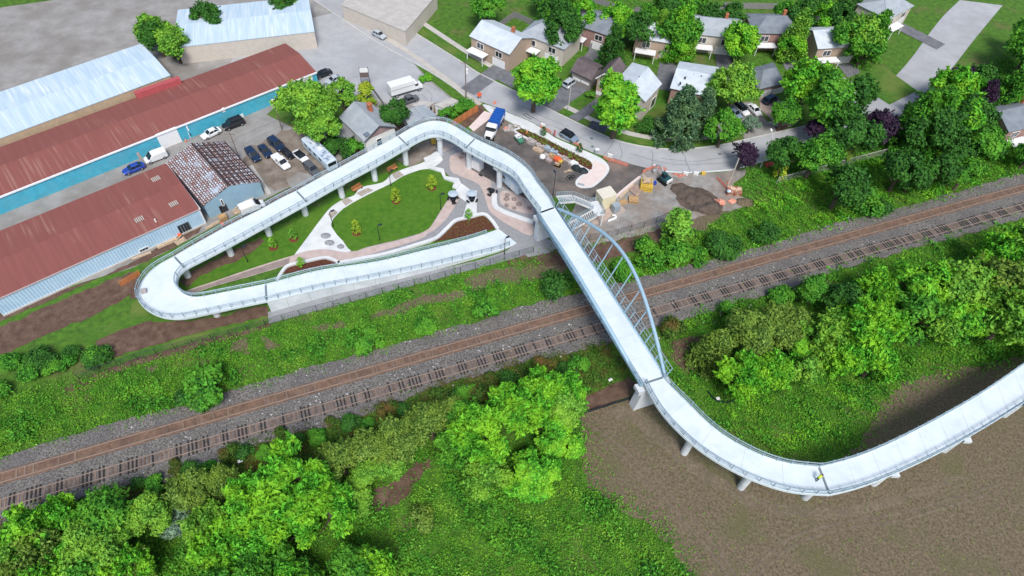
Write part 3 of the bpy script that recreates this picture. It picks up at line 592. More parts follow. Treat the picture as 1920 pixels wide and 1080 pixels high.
# --- arch bridge
a, b = SECW[7]; root = thing('arch_bridge', 'pale blue steel arch footbridge with white deck crossing the two railway tracks', 'bridge', tuple(((a[0] + b[0]) / 2).to_2d()) + (0,))
deck_mesh(root.location, a, b, 0.45).obj('deck', M_deck, root)
wall_pier(root, 7, 0, 0.5, 0.9); wall_pier(root, 7, -1, 0.9, 1.1); joint(root, 7, 0); joint(root, 7, -1); seams(root, 7)
LEN = (a[-1] - a[0]).length; NB = 11
for s, t in ((a, b), (b, a)):
    A0, A1 = s[0], s[-1]; out = (A0 - t[0]).normalized(); dr = (A1 - A0).normalized()
    A0, A1 = A0 + out * 0.35, A1 + out * 0.35
    def arch_pt(u, rise=6.6, lean=0.40):
        h = 4 * rise * u * (1 - u) * (1 - 0.10 * math.cos(2 * math.pi * u)) / 1.1
        return A0.lerp(A1, u) + out * (h * lean) + Vector((0, 0, h - 0.35))
    ap = [arch_pt(i / 40) for i in range(41)]
    m = MB(root.location); m.tube(ap, 0.31, 10); ar = m.obj('arch_rib', M_arch, root, smooth=True)
    m = MB(root.location); m.tube([A0 - Vector((0, 0, 0.45)), A1 - Vector((0, 0, 0.45))], 0.30, 10); m.obj('bottom_chord', M_arch, root, smooth=True)
    for i in range(1, NB + 1):
        u = i / (NB + 1); base = A0.lerp(A1, u) - Vector((0, 0, 0.4)); top = arch_pt(u)
        m = MB(root.location); m.tube([base, top], 0.12, 7); m.obj('hanger', M_arch, root)
        m = MB(root.location); m.bar(base, base - out * ((a[0] - b[0]).length + 0.7) / 2 - Vector((0, 0, 0.12)), 0.22, 0.3); m.obj('cross_beam', M_arch, root)
    # leaning rail panel
    hh = 1.95; rp0 = lambda u, f: A0.lerp(A1, u) + out * (0.40 * hh * f) + Vector((0, 0, hh * f - 0.1))
    m = MB(root.location)
    for f in (1.0, 0.66, 0.34, 0.08): m.tube([rp0(0.0, f), rp0(1.0, f)], 0.06 if f == 1 else 0.04, 6)
    npk = int(LEN / 0.2)
    for i in range(npk // 3): m.bar(rp0(i * 3 / npk, 0.08), rp0(i * 3 / npk, 1.0), 0.02)
    r = m.obj('railing', M_steel, root)
    for i in range(0, 25):
        m = MB(root.location); m.bar(rp0(i / 24, 0), rp0(i / 24, 1), 0.12, 0.14); m.obj('post', M_arch, r)
# --- curved ramp south of the tracks
a, b = SECW[8]; root = thing('curved_ramp', 'white elevated ramp curving away over bare dirt on the near side of the tracks', 'ramp', (a[4].x, a[4].y, 0))
for k in (8, 9):
    a, b = SECW[k]; deck_mesh(root.location, a, b, 1.0, 0.55).obj('deck', M_deck, root); kerbs(root.location, a, b).obj('kerb', M_deck, root)
    railing(root, a, b); railing(root, b, a); seams(root, k)
joint(root, 8, -1)
for k, pts in {8: [(1281, 850), (1388, 915), (1509, 932)], 9: [(1640, 912), (1775, 850), (1890, 785)]}.items():
    for q in pts: pier_round(root, q, k, 0.6)
# --- stair from the deck down to the plaza
root = thing('steel_stair', 'zigzag steel stair with grey railings climbing from the tan pad to the bridge head', 'stair', tuple(P(1090, 400)))
s0 = P(1046, 374, 6.9); mid = P(1108, 385, 3.4); foot = P(1064, 428, 0.1)
def flight(p, q, w, n, dropmat=M_conc):
    d = q - p; f = Vector((d.x, d.y, 0)).normalized(); s = Vector((-f.y, f.x, 0)) * w / 2; run = Vector((d.x, d.y, 0)).length
    for i in range(n):
        t = i / n; c = p.lerp(q, t + 0.5 / n); c.z = p.z + d.z * (i + 1) / n
        m = MB(root.location); m.box((c.x, c.y, c.z), (run / n * 0.55, w, 0.06), math.atan2(f.y, f.x)); m.obj('tread', M_tread, root)
    for sg in (-1, 1):
        m = MB(root.location); m.bar(p + s * sg - Vector((0, 0, 0.1)), q + s * sg - Vector((0, 0, 0.1)), 0.1, 0.42); m.obj('stringer', M_conc, root)
        m = MB(root.location)
        for hz, r in ((1.1, 0.05), (0.75, 0.03), (0.45, 0.03)): m.tube([p + s * sg + Vector((0, 0, hz)), q + s * sg + Vector((0, 0, hz))], r, 5)
        for i in range(7): c = p.lerp(q, i / 6) + s * sg; m.bar(c, c + Vector((0, 0, 1.1)), 0.06)
        m.obj('railing', M_steel, root)
M_tread = mat('stair_tread', (0.50, 0.53, 0.55), 0.7, var=0.1)
pl0 = P(1062, 372, 6.6); pl1 = P(1076, 372, 6.2)
flight(s0, pl1, 1.9, 8); flight(pl1 + (mid - pl1).normalized() * 0.2, mid, 1.9, 16)
f = (mid - pl1); f.z = 0; f.normalize(); land = mid + f * 1.2
m = MB(root.location); m.prism([(v.x, v.y) for v in (mid + Vector((-f.y, f.x, 0)) * 1.0, mid + Vector((f.y, -f.x, 0)) * 3.1, mid + Vector((f.y, -f.x, 0)) * 3.1 + f * 1.9, mid + Vector((-f.y, f.x, 0)) * 1.0 + f * 1.9)], 3.2, 3.4); m.obj('landing', M_conc, root)
st2 = mid + Vector((f.y, -f.x, 0)) * 2.2 + f * 0.1; 
flight(st2, foot, 2.0, 15)
m = MB(root.location)
for c in (mid + f * 1.6 + Vector((-f.y, f.x, 0)) * 0.7, mid + f * 1.6 + Vector((f.y, -f.x, 0)) * 2.8): m.cyl((c.x, c.y), 0.18, 0.18, 0, 3.2, 10)
m.obj('landing_post', M_conc, root)
m = MB(root.location)
cn = [mid + Vector((-f.y, f.x, 0)) * 0.95 + f * 0.1, mid + Vector((-f.y, f.x, 0)) * 0.95 + f * 1.85, mid + Vector((f.y, -f.x, 0)) * 3.0 + f * 1.85, mid + Vector((f.y, -f.x, 0)) * 3.0 + f * 1.1]
for hz in (1.1, 0.75, 0.4): m.tube([Vector((c.x, c.y, 3.4 + hz)) for c in cn], 0.045, 5)
for p, q in zip(cn, cn[1:]):
    for i in range(4): c = p.lerp(q, i / 3); m.bar((c.x, c.y, 3.4), (c.x, c.y, 4.5), 0.06)
m.obj('railing', M_steel, root)
# ================================================================== buildings
def uvmat(name, kind, c1, c2, c3=None, sx=1.0, sy=1.0):
    """roofs: UV in metres (u along the ridge, v down the slope)"""
    if name in MATS: return MATS[name]
    m = bpy.data.materials.new(name); m.use_nodes = True; t = m.node_tree; N = t.nodes; L = t.links; b = N['Principled BSDF']; b.inputs['Roughness'].default_value = 0.75; b.inputs['Specular IOR Level'].default_value = 0.25
    uv = N.new('ShaderNodeUVMap'); mp = N.new('ShaderNodeMapping'); mp.inputs['Scale'].default_value = (sx, sy, 1); L.new(uv.outputs[0], mp.inputs[0])
    n = N.new('ShaderNodeTexNoise'); n.inputs['Detail'].default_value = 5
    def mix(f, a, c):
        x = N.new('ShaderNodeMix'); x.data_type = 'RGBA'; L.new(f, x.inputs[0])
        for s, v in ((x.inputs[6], a), (x.inputs[7], c)):
            if hasattr(v, 'is_output'): L.new(v, s)
            else: s.default_value = (*v, 1)
        return x.outputs[2]
    def mr(o, a, c):
        r = N.new('ShaderNodeMapRange'); r.inputs['From Min'].default_value = a; r.inputs['From Max'].default_value = c; L.new(o, r.inputs['Value']); return r.outputs[0]
    if kind == 'metal':       # streaks running down the slope
        mp.inputs['Scale'].default_value = (sx, sy, 1); L.new(mp.outputs[0], n.inputs['Vector']); n.inputs['Scale'].default_value = 1.0
        col = mix(mr(n.outputs['Fac'], 0.4, 0.7), c1, c2)
        n2 = N.new('ShaderNodeTexNoise'); n2.inputs['Scale'].default_value = 0.09; L.new(uv.outputs[0], n2.inputs['Vector'])
        n3 = N.new('ShaderNodeTexNoise'); n3.inputs['Scale'].default_value = 1.0; mp3 = N.new('ShaderNodeMapping'); mp3.inputs['Scale'].default_value = (1.4, 0.05, 1); L.new(uv.outputs[0], mp3.inputs[0]); L.new(mp3.outputs[0], n3.inputs['Vector'])
        mu = N.new('ShaderNodeMath'); mu.operation = 'MULTIPLY'; L.new(mr(n2.outputs['Fac'], 0.5, 0.62), mu.inputs[0]); L.new(mr(n3.outputs['Fac'], 0.52, 0.66), mu.inputs[1])
        col = mix(mu.outputs[0], col, c3 or c2)
    elif kind == 'rust':      # patchwork of old sheets: pale, rust red and dark laps
        br = N.new('ShaderNodeTexBrick'); L.new(mp.outputs[0], br.inputs['Vector']); br.inputs['Color1'].default_value = (*c1, 1); br.inputs['Color2'].default_value = (*c2, 1); br.inputs['Mortar'].default_value = (0.03, 0.025, 0.028, 1)
        br.inputs['Scale'].default_value = 1.0; br.inputs['Mortar Size'].default_value = 0.09; br.inputs['Brick Width'].default_value = 0.72; br.inputs['Row Height'].default_value = 0.5; br.inputs['Bias'].default_value = -0.1
        L.new(uv.outputs[0], n.inputs['Vector']); n.inputs['Scale'].default_value = 0.7; n.inputs['Roughness'].default_value = 0.75
        col = mix(mr(n.outputs['Fac'], 0.52, 0.66), br.outputs['Color'], c3)
        n2 = N.new('ShaderNodeTexNoise'); n2.inputs['Scale'].default_value = 0.28; L.new(uv.outputs[0], n2.inputs['Vector'])
        col = mix(mr(n2.outputs['Fac'], 0.60, 0.78), col, (0.42, 0.50, 0.60))
    else:                     # shingles
        br = N.new('ShaderNodeTexBrick'); L.new(uv.outputs[0], br.inputs['Vector']); br.inputs['Color1'].default_value = (*c1, 1); br.inputs['Color2'].default_value = (*c2, 1); br.inputs['Mortar'].default_value = (*[k * .8 for k in c1], 1); br.inputs['Scale'].default_value = 1.4; br.inputs['Mortar Size'].default_value = 0.015
        L.new(uv.outputs[0], n.inputs['Vector']); n.inputs['Scale'].default_value = 0.5
        col = mix(mr(n.outputs['Fac'], 0.4, 0.75), br.outputs['Color'], c3 or c2)
    L.new(col, b.inputs['Base Color']); MATS[name] = m; return m
M_redroof = uvmat('red_metal_roof', 'metal', (0.22, 0.078, 0.066), (0.25, 0.09, 0.077), (0.31, 0.155, 0.125), 1.2, 0.06)
M_bluewhite = uvmat('blue_white_metal_roof', 'metal', (0.42, 0.55, 0.66), (0.58, 0.68, 0.75), (0.7, 0.76, 0.8), 1.6, 0.1)
M_rustroof = uvmat('rusty_roof', 'rust', (0.60, 0.62, 0.68), (0.36, 0.22, 0.19), (0.21, 0.085, 0.06), 1.0, 1.0)
M_shingle = uvmat('grey_shingle_roof', 'shingle', (0.30, 0.345, 0.385), (0.35, 0.39, 0.43), (0.40, 0.44, 0.47))
M_palesh = uvmat('pale_shingle_roof', 'shingle', (0.47, 0.54, 0.60), (0.53, 0.59, 0.64), (0.60, 0.66, 0.70))
M_brownsh = uvmat('brown_shingle_roof', 'shingle', (0.10, 0.08, 0.085), (0.14, 0.115, 0.12), (0.17, 0.14, 0.14))
M_darksh = uvmat('slate_grey_roof', 'shingle', (0.16, 0.19, 0.225), (0.20, 0.23, 0.265), (0.24, 0.27, 0.30))
M_flat = uvmat('flat_roof_felt', 'shingle', (0.42, 0.40, 0.37), (0.47, 0.45, 0.42), (0.52, 0.50, 0.47))
M_cyan = mat('cyan_wall_paint', (0.05, 0.36, 0.50), 0.7, col2=(0.085, 0.44, 0.58), scale=0.8, detail=9, col3=(0.12, 0.36, 0.46), scale3=0.35, fac3=0.5)
M_bluegrey = mat('blue_grey_siding', (0.24, 0.39, 0.50), 0.7, col2=(0.30, 0.45, 0.56), scale=0.4)
M_lightblue = mat('light_blue_siding', (0.40, 0.58, 0.74), 0.7, col2=(0.47, 0.64, 0.79), scale=0.5)
M_white = mat('white_paint', (0.78, 0.79, 0.80), 0.5, var=0.03, scale=1)
M_cream = mat('cream_wall', (0.55, 0.50, 0.44), 0.85, var=0.06, scale=1)
M_tanw = mat('tan_brick', (0.42, 0.32, 0.25), 0.9, var=0.1, scale=3)
M_pinkbrick = mat('pink_brown_brick', (0.34, 0.21, 0.19), 0.9, var=0.12, scale=3)
M_glass = mat('dark_window', (0.025, 0.03, 0.04), 0.12, spec=0.6)
M_frame = mat('dark_frame', (0.05, 0.05, 0.055), 0.6)
M_orange = mat('orange_paint', (0.72, 0.16, 0.03), 0.6, var=0.1)
M_brick = mat('orange_brick', (0.42, 0.15, 0.075), 0.9, var=0.2, scale=5)

def roof_mesh(o, quad, rise, th=0.16, hip=0.0):
    """gable roof on a-b-c-d (a-b and d-c are the eaves) with UVs in metres"""
    a, b, c, d = quad; r0, r1 = (a + d) / 2 + Vector((0, 0, rise)), (b + c) / 2 + Vector((0, 0, rise))
    if hip: r0, r1 = r0.lerp(r1, hip), r1.lerp(r0, hip)
    faces = [(a, b, r1, r0), (c, d, r0, r1)] if rise > 0.02 else [(a, b, c, d)]
    if hip: faces += [(d, a, r0), (b, c, r1)]
    ru = (b - a).normalized(); vs, fs, uv = [], [], []
    for f in faces:
        n = len(vs); base = f[0]
        if len(f) == 3: u = (f[1] - f[0]).normalized()
        else: u = (f[1] - f[0]).normalized()
        nr = (f[1] - f[0]).cross(f[-1] - f[0]).normalized()
        if nr.z < 0: nr = -nr
        v = nr.cross(u)
        up = [p + nr * th for p in f]; m = len(f)
        vs += up + list(f); fs.append(tuple(range(n, n + m))); fs.append(tuple(range(n + 2 * m - 1, n + m - 1, -1)))
        fs += [(n + i, n + m + i, n + m + (i + 1) % m, n + (i + 1) % m) for i in range(m)]
        off = 40 * len(uv)
        uv += [((p - a).dot(u) + 50, (p - base).dot(v) + 20) for p in up] + [((p - a).dot(u) + 50, (p - base).dot(v) + 20) for p in f]
    me = bpy.data.meshes.new('roof'); me.from_pydata([tuple(p - o) for p in vs], [], fs); l = me.uv_layers.new(name='UVMap')
    for lp in me.loops: l.data[lp.index].uv = uv[lp.vertex_index]
    bm = bmesh.new(); bm.from_mesh(me); bmesh.ops.recalc_face_normals(bm, faces=bm.faces); bm.to_mesh(me); bm.free(); return me, (r0, r1)
FOOT = []
class House:
    def __init__(s, label, px, ze, rise, wall, roof, cat='house', name='house', inset=0.35, width=None, group=None, hip=0.0, world=None):
        q = world or (PP(px, ze) if len(px) == 4 else None)
        if q is None:                # near eave a-b and a width
            a, b = PP(px, ze); d = (b - a).normalized(); n = Vector((-d.y, d.x, 0)); 
            if n.y < 0: n = -n
            q = [a, b, b + n * width, a + n * width]
        else:                        # square it up: parallelogram
            pass
        s.q = q; s.ze = ze; FOOT.append(q); c = sum(q, Vector()) / 4; s.o = Vector((c.x, c.y, 0)); s.root = thing(name, label, cat, s.o, group=group)
        me, (r0, r1) = roof_mesh(s.o, q, rise, hip=hip); o = bpy.data.objects.new('roof', me); COL.objects.link(o); me.materials.append(roof); o.parent = s.root; s.roof = o; s.ridge = (r0, r1)
        w = [p.lerp(c, 0) for p in q]; ea = (q[1] - q[0]).normalized(); eb = (q[3] - q[0]).normalized(); i = inset
        w = [q[0] + ea * i + eb * i, q[1] - ea * i + eb * i, q[2] - ea * i - eb * i, q[3] + ea * i - eb * i]; s.w = w
        m = MB(s.o); zt = ze + 0.02; vs = [Vector((p.x, p.y, z)) for z in (-0.1, zt) for p in w]; fs = [(k, (k + 1) % 4, 4 + (k + 1) % 4, 4 + k) for k in range(4)]
        m.add(vs, fs)
        if rise > 0.02 and not hip:
            wd = (q[3] - q[0]).length; k = (wd / 2 - i) / (wd / 2)
            for p, r, t in ((w[0], w[3], -1), (w[1], w[2], 1)): m.add([Vector((p.x, p.y, zt)), Vector((r.x, r.y, zt)), Vector(((p.x + r.x) / 2, (p.y + r.y) / 2, ze + rise * 0.985))], [(0, 1, 2)])
        m.obj('wall', wall, s.root)
        if rise > 0.4:
            m = MB(s.o); m.bar(r0 + Vector((0, 0, .14)), r1 + Vector((0, 0, .14)), 0.3, 0.08); m.obj('ridge_cap', roof if False else wall, s.roof) if False else None
    def wallpt(s, e, px):
        """the point of wall e seen at a photo pixel"""
        a, b = s.w[e], s.w[(e + 1) % 4]; d = (b - a).normalized(); n = Vector((d.y, -d.x, 0)); ray = Vector(RW @ np.array([px[0] - CX, px[1] - CY, F_PX])); cam_p = Vector((0, 0, CAM_H))
        t = (a - cam_p).dot(n) / ray.dot(n); return cam_p + ray * t, d, n
    def on_wall(s, name, e, p0, p1, m, depth=0.06, frame=None, bars=0, label=None, parent=None):
        """panel on wall e between two photo points (opposite corners)"""
        A, d, n = s.wallpt(e, p0); B, _, _ = s.wallpt(e, p1); a0 = s.w[e]
        u0, u1 = sorted(((A - a0).dot(d), (B - a0).dot(d))); z0, z1 = sorted((A.z, B.z)); return s.panel(name, e, u0, u1, max(z0, 0.02), z1, m, depth, frame, bars, label)
    def panel(s, name, e, u0, u1, z0, z1, m, depth=0.06, frame=None, bars=0, label=None):
        a, b = s.w[e], s.w[(e + 1) % 4]; d = (b - a).normalized(); n = Vector((d.y, -d.x, 0)); cc = sum(s.w, Vector()) / 4
        if n.dot((a + b) / 2 - cc) < 0: n = -n
        mb = MB(s.o); c = a + d * (u0 + u1) / 2 + n * (depth / 2 - 0.01); mb.box((c.x, c.y, (z0 + z1) / 2), (u1 - u0, depth, z1 - z0), math.atan2(d.y, d.x)); o = mb.obj(name, m, s.root)
        if label: o['label'] = label
        if frame is not None:
            f = MB(s.o); t = 0.12; yw = math.atan2(d.y, d.x); k = n * (depth / 2 + 0.02)
            def bx(uc, zc, w, h): c = a + d * uc + k; f.box((c.x, c.y, zc), (w, depth + 0.05, h), yw)
            bx((u0 + u1) / 2, z1 + t / 2, u1 - u0 + 2 * t, t); bx((u0 + u1) / 2, z0 - t / 2, u1 - u0 + 2 * t, t); bx(u0 - t / 2, (z0 + z1) / 2, t, z1 - z0); bx(u1 + t / 2, (z0 + z1) / 2, t, z1 - z0)
            for i in range(bars): bx(u0 + (u1 - u0) * (i + 1) / (bars + 1), (z0 + z1) / 2, 0.1, z1 - z0)
            f.obj('frame', frame, o)
        return o
    def part(s, name, mb, m): return mb.obj(name, m, s.root)
def gutter(h, e0, e1, m=M_white, r=0.14):
    mb = MB(h.o); mb.bar(e0 + Vector((0, 0, 0.05)), e1 + Vector((0, 0, 0.05)), r * 2, r * 2.2); return mb.obj('gutter', m, h.root)

# long red warehouse with cyan wall
h = House('long red metal roofed warehouse with cyan painted wall along the yard', [(594, 136.5), (-40, 386)], 3.7, 1.1, M_cyan, M_redroof, 'warehouse', 'warehouse', 0.12, 15.7)
gutter(h, h.q[0], h.q[1])
h.on_wall('garage_door', 0, (291, 252), (343, 268), M_white); h.on_wall('sign_board', 0, (348, 236), (355, 245), M_white); d_ = h.on_wall('door', 0, (352, 249), (360, 264), M_white)
h.on_wall('window', 0, (355, 250.5), (358.5, 254), M_glass, 0.1); h.on_wall('vent', 0, (415, 203), (423, 209), M_white)
h.on_wall('sign_frame', 0, (447, 216), (460, 226), M_white, 0.1); h.on_wall('wall_panel', 0, (563, 151), (591, 168), M_white, 0.1); h.on_wall('patch', 0, (255, 287), (268, 300), mat('beige_patch', (0.45, 0.36, 0.33), 0.8, var=0.1), 0.05)
A, d, n = h.wallpt(0, (399, 222)); m = MB(h.o); m.bar((A.x + n.x * .1, A.y + n.y * .1, 0), (A.x + n.x * .1, A.y + n.y * .1, 3.6), 0.14); h.part('downpipe', m, M_white)
m = MB(h.o); p, r = P(254, 179, 4.6), P(338, 150, 4.6); m.bar(p, r, 1.3, 1.5); h.part('parapet', m, mat('red_parapet', (0.42, 0.09, 0.10), 0.7, var=0.08))
# rusty patchwork building
h = House('low building with rusty patchwork metal roof and blue-grey gable wall', [(381.7, 386), (313, 305), (419, 265.5), (488, 341)], 3.6, 2.1, M_bluegrey, M_rustroof, 'workshop', 'workshop', 0.1)
h.on_wall('window', 3, (413, 375), (420, 384), M_glass, 0.06, M_white); h.on_wall('door_opening', 3, (411, 388), (431, 402), M_glass, 0.05, M_frame, 2)
m = MB(h.o); r0, r1 = h.ridge; m.bar(r0 + Vector((0, 0, 0.2)), r1 + Vector((0, 0, 0.2)), 0.45, 0.12); m.obj('ridge_cap', mat('dark_rust', (0.055, 0.035, 0.035), 0.8, var=0.3, scale=3), h.roof)
for e0, e1 in ((h.q[0], h.q[1]), (h.q[3], h.q[2])):
    m = MB(h.o); m.bar(e0, e1, 0.55, 0.1); m.obj('eave', mat('dark_rust', (0, 0, 0)), h.roof)
m = MB(h.o)
rr = random.Random(3)
for t in range(1, 13):
    u = t / 13 + rr.uniform(-.015, .015)
    for q0, q1 in (((h.q[3]).lerp(h.q[2], u), r0.lerp(r1, u)),): m.bar(q0 + Vector((0, 0, .22)), q1 + Vector((0, 0, .22)), 0.24, 0.06)
for t in range(1, 6):
    u = t / 6; m.bar(h.q[3].lerp(r0, u) + Vector((0, 0, .21)), h.q[2].lerp(r1, u) + Vector((0, 0, .21)), 0.2, 0.05)
m.obj('batten', mat('dark_rust', (0, 0, 0)), h.roof)
# concrete apron wall at its side
m = MB(); p, r = P(493, 340), P(506, 365); q_ = P(470, 312); m.bar(q_, r, 0.9, 0.5); tag(m.obj('apron_wall', M_walk), 'pale concrete apron along the side of the rusty roofed workshop', 'wall')
# red roofed unit
h = House('red roofed unit with light blue corrugated wall and dark framed windows', [(375, 392.5), (-20, 568.6)], 4.0, 0.7, M_lightblue, M_redroof, 'warehouse', 'warehouse', 0.12, 16.8)
gutter(h, h.q[0], h.q[3], M_white, 0.12); gutter(h, h.q[0], h.q[1], mat('pale_gutter', (0.5, 0.42, 0.42), 0.6), 0.1)
h.on_wall('window', 0, (333, 425), (365, 441), M_glass, 0.06, M_frame, 3); h.on_wall('window', 0, (261, 469), (287, 478), M_glass, 0.06, M_white)
A, d, n = h.wallpt(0, (381, 400)); m = MB(h.o); m.bar((h.w[0].x, h.w[0].y, 0), (h.w[0].x, h.w[0].y, 4), 0.22); h.part('downpipe', m, M_white)
m = MB(h.o); nn = Vector((d.y, -d.x, 0)); 
for k in range(70):
    c = h.w[0].lerp(h.w[1], (k + .5) / 70); m.bar((c.x, c.y, 0.3), (c.x, c.y, 3.9), 0.14, 0.09)
h.part('cladding_rib', m, M_lightblue)
m = MB(h.o); m.bar(h.w[0] - Vector((0, 0, 3.85)), h.w[1] - Vector((0, 0, 3.85)), 0.5, 0.4); h.part('footing', m, M_walk)
for x, y in ((292, 335), (261, 411), (325.4, 382)):
    c = P(x, y, 4.6); m = MB(h.o); yw = math.radians(-47)
    for k in range(5): m.box((c.x + math.cos(yw + 1.57) * (k - 2) * .34, c.y + math.sin(yw + 1.57) * (k - 2) * .34, c.z), (1.3, 0.2, 0.12), yw)
    m.obj('roof_vent', mat('pale_vent', (0.45, 0.42, 0.38), 0.7), h.roof)
c = P(291, 413, 4.7); m = MB(h.o); m.cyl((c.x, c.y), 0.14, 0.14, 4.2, 5.0, 8); m.obj('flue', M_white, h.roof)
# blue-white roof behind
h = House('warehouse with pale blue ribbed roof and tan wall in the corner of the photo', [(320, 142), (-20, 268)], 4.5, 0.5, mat('tan_wall', (0.50, 0.36, 0.24), 0.8, var=0.1), M_bluewhite, 'warehouse', 'warehouse', 0.1, 17)
# warehouses outside the frame
House('white roofed warehouse above the top edge of the photo', [(590, 60), (330, 150 - 60)], 4.5, 0.8, M_cream, M_bluewhite, 'warehouse', 'warehouse', 0.1, 18)
House('flat roofed store building at the head of the yard above the photo', [(760, 60), (640, 10), (700, -60), (820, -10)], 4.0, 0.0, M_cream, M_flat, 'building', 'store_building', 0.1)
# grey house by the ramp
h = House('grey shingled house with pink gable and brick chimney beside the elevated ramp', [(684, 267), (636, 221), (696, 194), (744, 240)], 3.1, 2.3, M_white, M_shingle)
m = MB(h.o); w = h.w; z = 3.2
pk = [Vector((w[0].x, w[0].y, z)), Vector((w[3].x, w[3].y, z)), Vector(((w[0].x + w[3].x) / 2, (w[0].y + w[3].y) / 2, 5.3))]; dd = ((w[0] - w[1]).normalized()) * 0.05; m.add([p + dd for p in pk], [(0, 1, 2)]); h.part('gable', m, mat('pink_gable', (0.34, 0.24, 0.25), 0.8, var=0.08))
m = MB(h.o)
for p in (h.q[0], h.q[3]): m.bar(p + Vector((0, 0, .1)), h.ridge[0] + Vector((0, 0, .1)), 0.22, 0.2)
m.obj('bargeboard', mat('dark_trim', (0.10, 0.11, 0.13), 0.6), h.roof)
c = P(694, 205, 5.0); m = MB(h.o); m.box((c.x, c.y, 3.2), (0.9, 0.9, 6.4), 0.8); m.box((c.x, c.y, 6.45), (1.1, 1.1, 0.16), 0.8); h.part('chimney', m, M_brick)
c = P(689, 251, 4.2); m = MB(h.o); m.box((c.x, c.y, 4.15), (1.5, 1.2, 0.25), 0.75); m.obj('skylight', mat('grey_skylight', (0.16, 0.2, 0.25), 0.3), h.roof)
h.on_wall('window', 3, (706, 262), (716, 270), M_glass, 0.06, M_white); h.on_wall('window', 0, (648, 244), (653, 250), M_glass, 0.06, M_white)
q4 = PP([(663, 253), (642, 233), (625, 251), (649, 264)], 2.5); m = MB(h.o)
for k in range(9): m.bar(q4[0].lerp(q4[3], k / 8), q4[1].lerp(q4[2], k / 8), 0.3, 0.08)
m.bar(q4[0], q4[3], .12); m.bar(q4[1], q4[2], .12)
for p in q4[2:]: m.bar((p.x, p.y, 0), p, 0.14)
h.part('porch_roof', m, mat('weathered_wood', (0.24, 0.24, 0.25), 0.9, var=0.2, scale=4))
# garage, sheds
h = House('grey roofed double garage between house and curve of the ramp', [(767, 237), (754, 217), (795, 197), (819, 217)], 2.6, 0.8, mat('mauve_siding', (0.33, 0.31, 0.32), 0.8, var=0.06), M_shingle, 'garage', 'garage', 0.2)
h.on_wall('window', 0, (757, 228), (760, 232), M_glass, 0.06, M_white)
h = House('small flat tan shed behind the double garage', [(800, 203), (772, 199), (790, 190), (815, 193)], 2.3, 0.0, M_cream, M_flat, 'shed', 'shed', 0.1); h.on_wall('door', 3, (806, 201), (810, 206), M_glass)
h = House('white walled shed with flat beige roof by the bushes', [(831, 204), (814, 197), (847, 184), (860, 190)], 2.6, 0.0, M_white, M_flat, 'shed', 'shed', 0.12); h.on_wall('window', 3, (848, 200), (852, 204), M_glass, 0.05, M_frame)
# houses across the street
h = House('tan gabled house with dark brown roof beside the driveway', [(1146, 158), (1174, 126), (1144, 116), (1117, 148)], 5.2, 2.0, M_tanw, M_brownsh)
h.on_wall('window', 3, (1125, 153), (1133, 160), M_glass, 0.06, M_white, 1); h.on_wall('garage_door', 3, (1118, 170), (1128, 180), M_white)
m = MB(h.o)
for p in (h.q[0], h.q[3]): m.bar(p + Vector((0, 0, .12)), h.ridge[0] + Vector((0, 0, .12)), 0.25, 0.25)
m.obj('bargeboard', M_white, h.roof)
h = House('house with two white garage doors facing the wide driveway', [(1109, 152), (1070, 133), (1094, 106), (1132, 125)], 3.4, 1.4, mat('grey_brick', (0.26, 0.24, 0.23), 0.9, var=0.12, scale=3), M_brownsh)
h.on_wall('garage_door', 0, (1075, 143), (1088, 154), M_white); h.on_wall('garage_door', 0, (1090, 150), (1104, 161), M_white)
h = House('pale shingled house with tan side wall behind the big street tree', [(1210, 192), (1241, 158), (1186, 118), (1150, 158)], 5.4, 1.6, M_cream, M_palesh)
h.on_wall('window', 0, (1222, 188), (1226, 196), M_glass, 0.06, M_white)
c = P(1197, 148, 6.5); m = MB(h.o); m.cyl((c.x, c.y), .15, .15, 5.5, 7.2, 8); m.obj('flue', M_frame, h.roof)
h = House('pale shingled house with pink-brown brick end behind the two firs', [(1256, 166), (1335, 184), (1356, 128), (1274, 116)], 5.2, 1.7, M_pinkbrick, M_palesh)
for x, y in ((1284, 148), (1300, 142), (1314, 146), (1275, 158)):
    c = P(x, y, 6.3); m = MB(h.o); m.box((c.x, c.y, c.z + .25), (0.35, 0.35, 0.6)); m.obj('flue', M_frame, h.roof)
h = House('slate grey garage house with two white doors near the junction', [(1423, 168), (1472, 157), (1450, 118), (1398, 132)], 2.9, 2.0, mat('mauve_brick', (0.30, 0.22, 0.21), 0.9, var=0.12, scale=3), M_darksh, hip=0.3)
h.on_wall('garage_door', 0, (1426, 172), (1444, 181), M_white); h.on_wall('garage_door', 0, (1447, 168), (1465, 176), M_white)
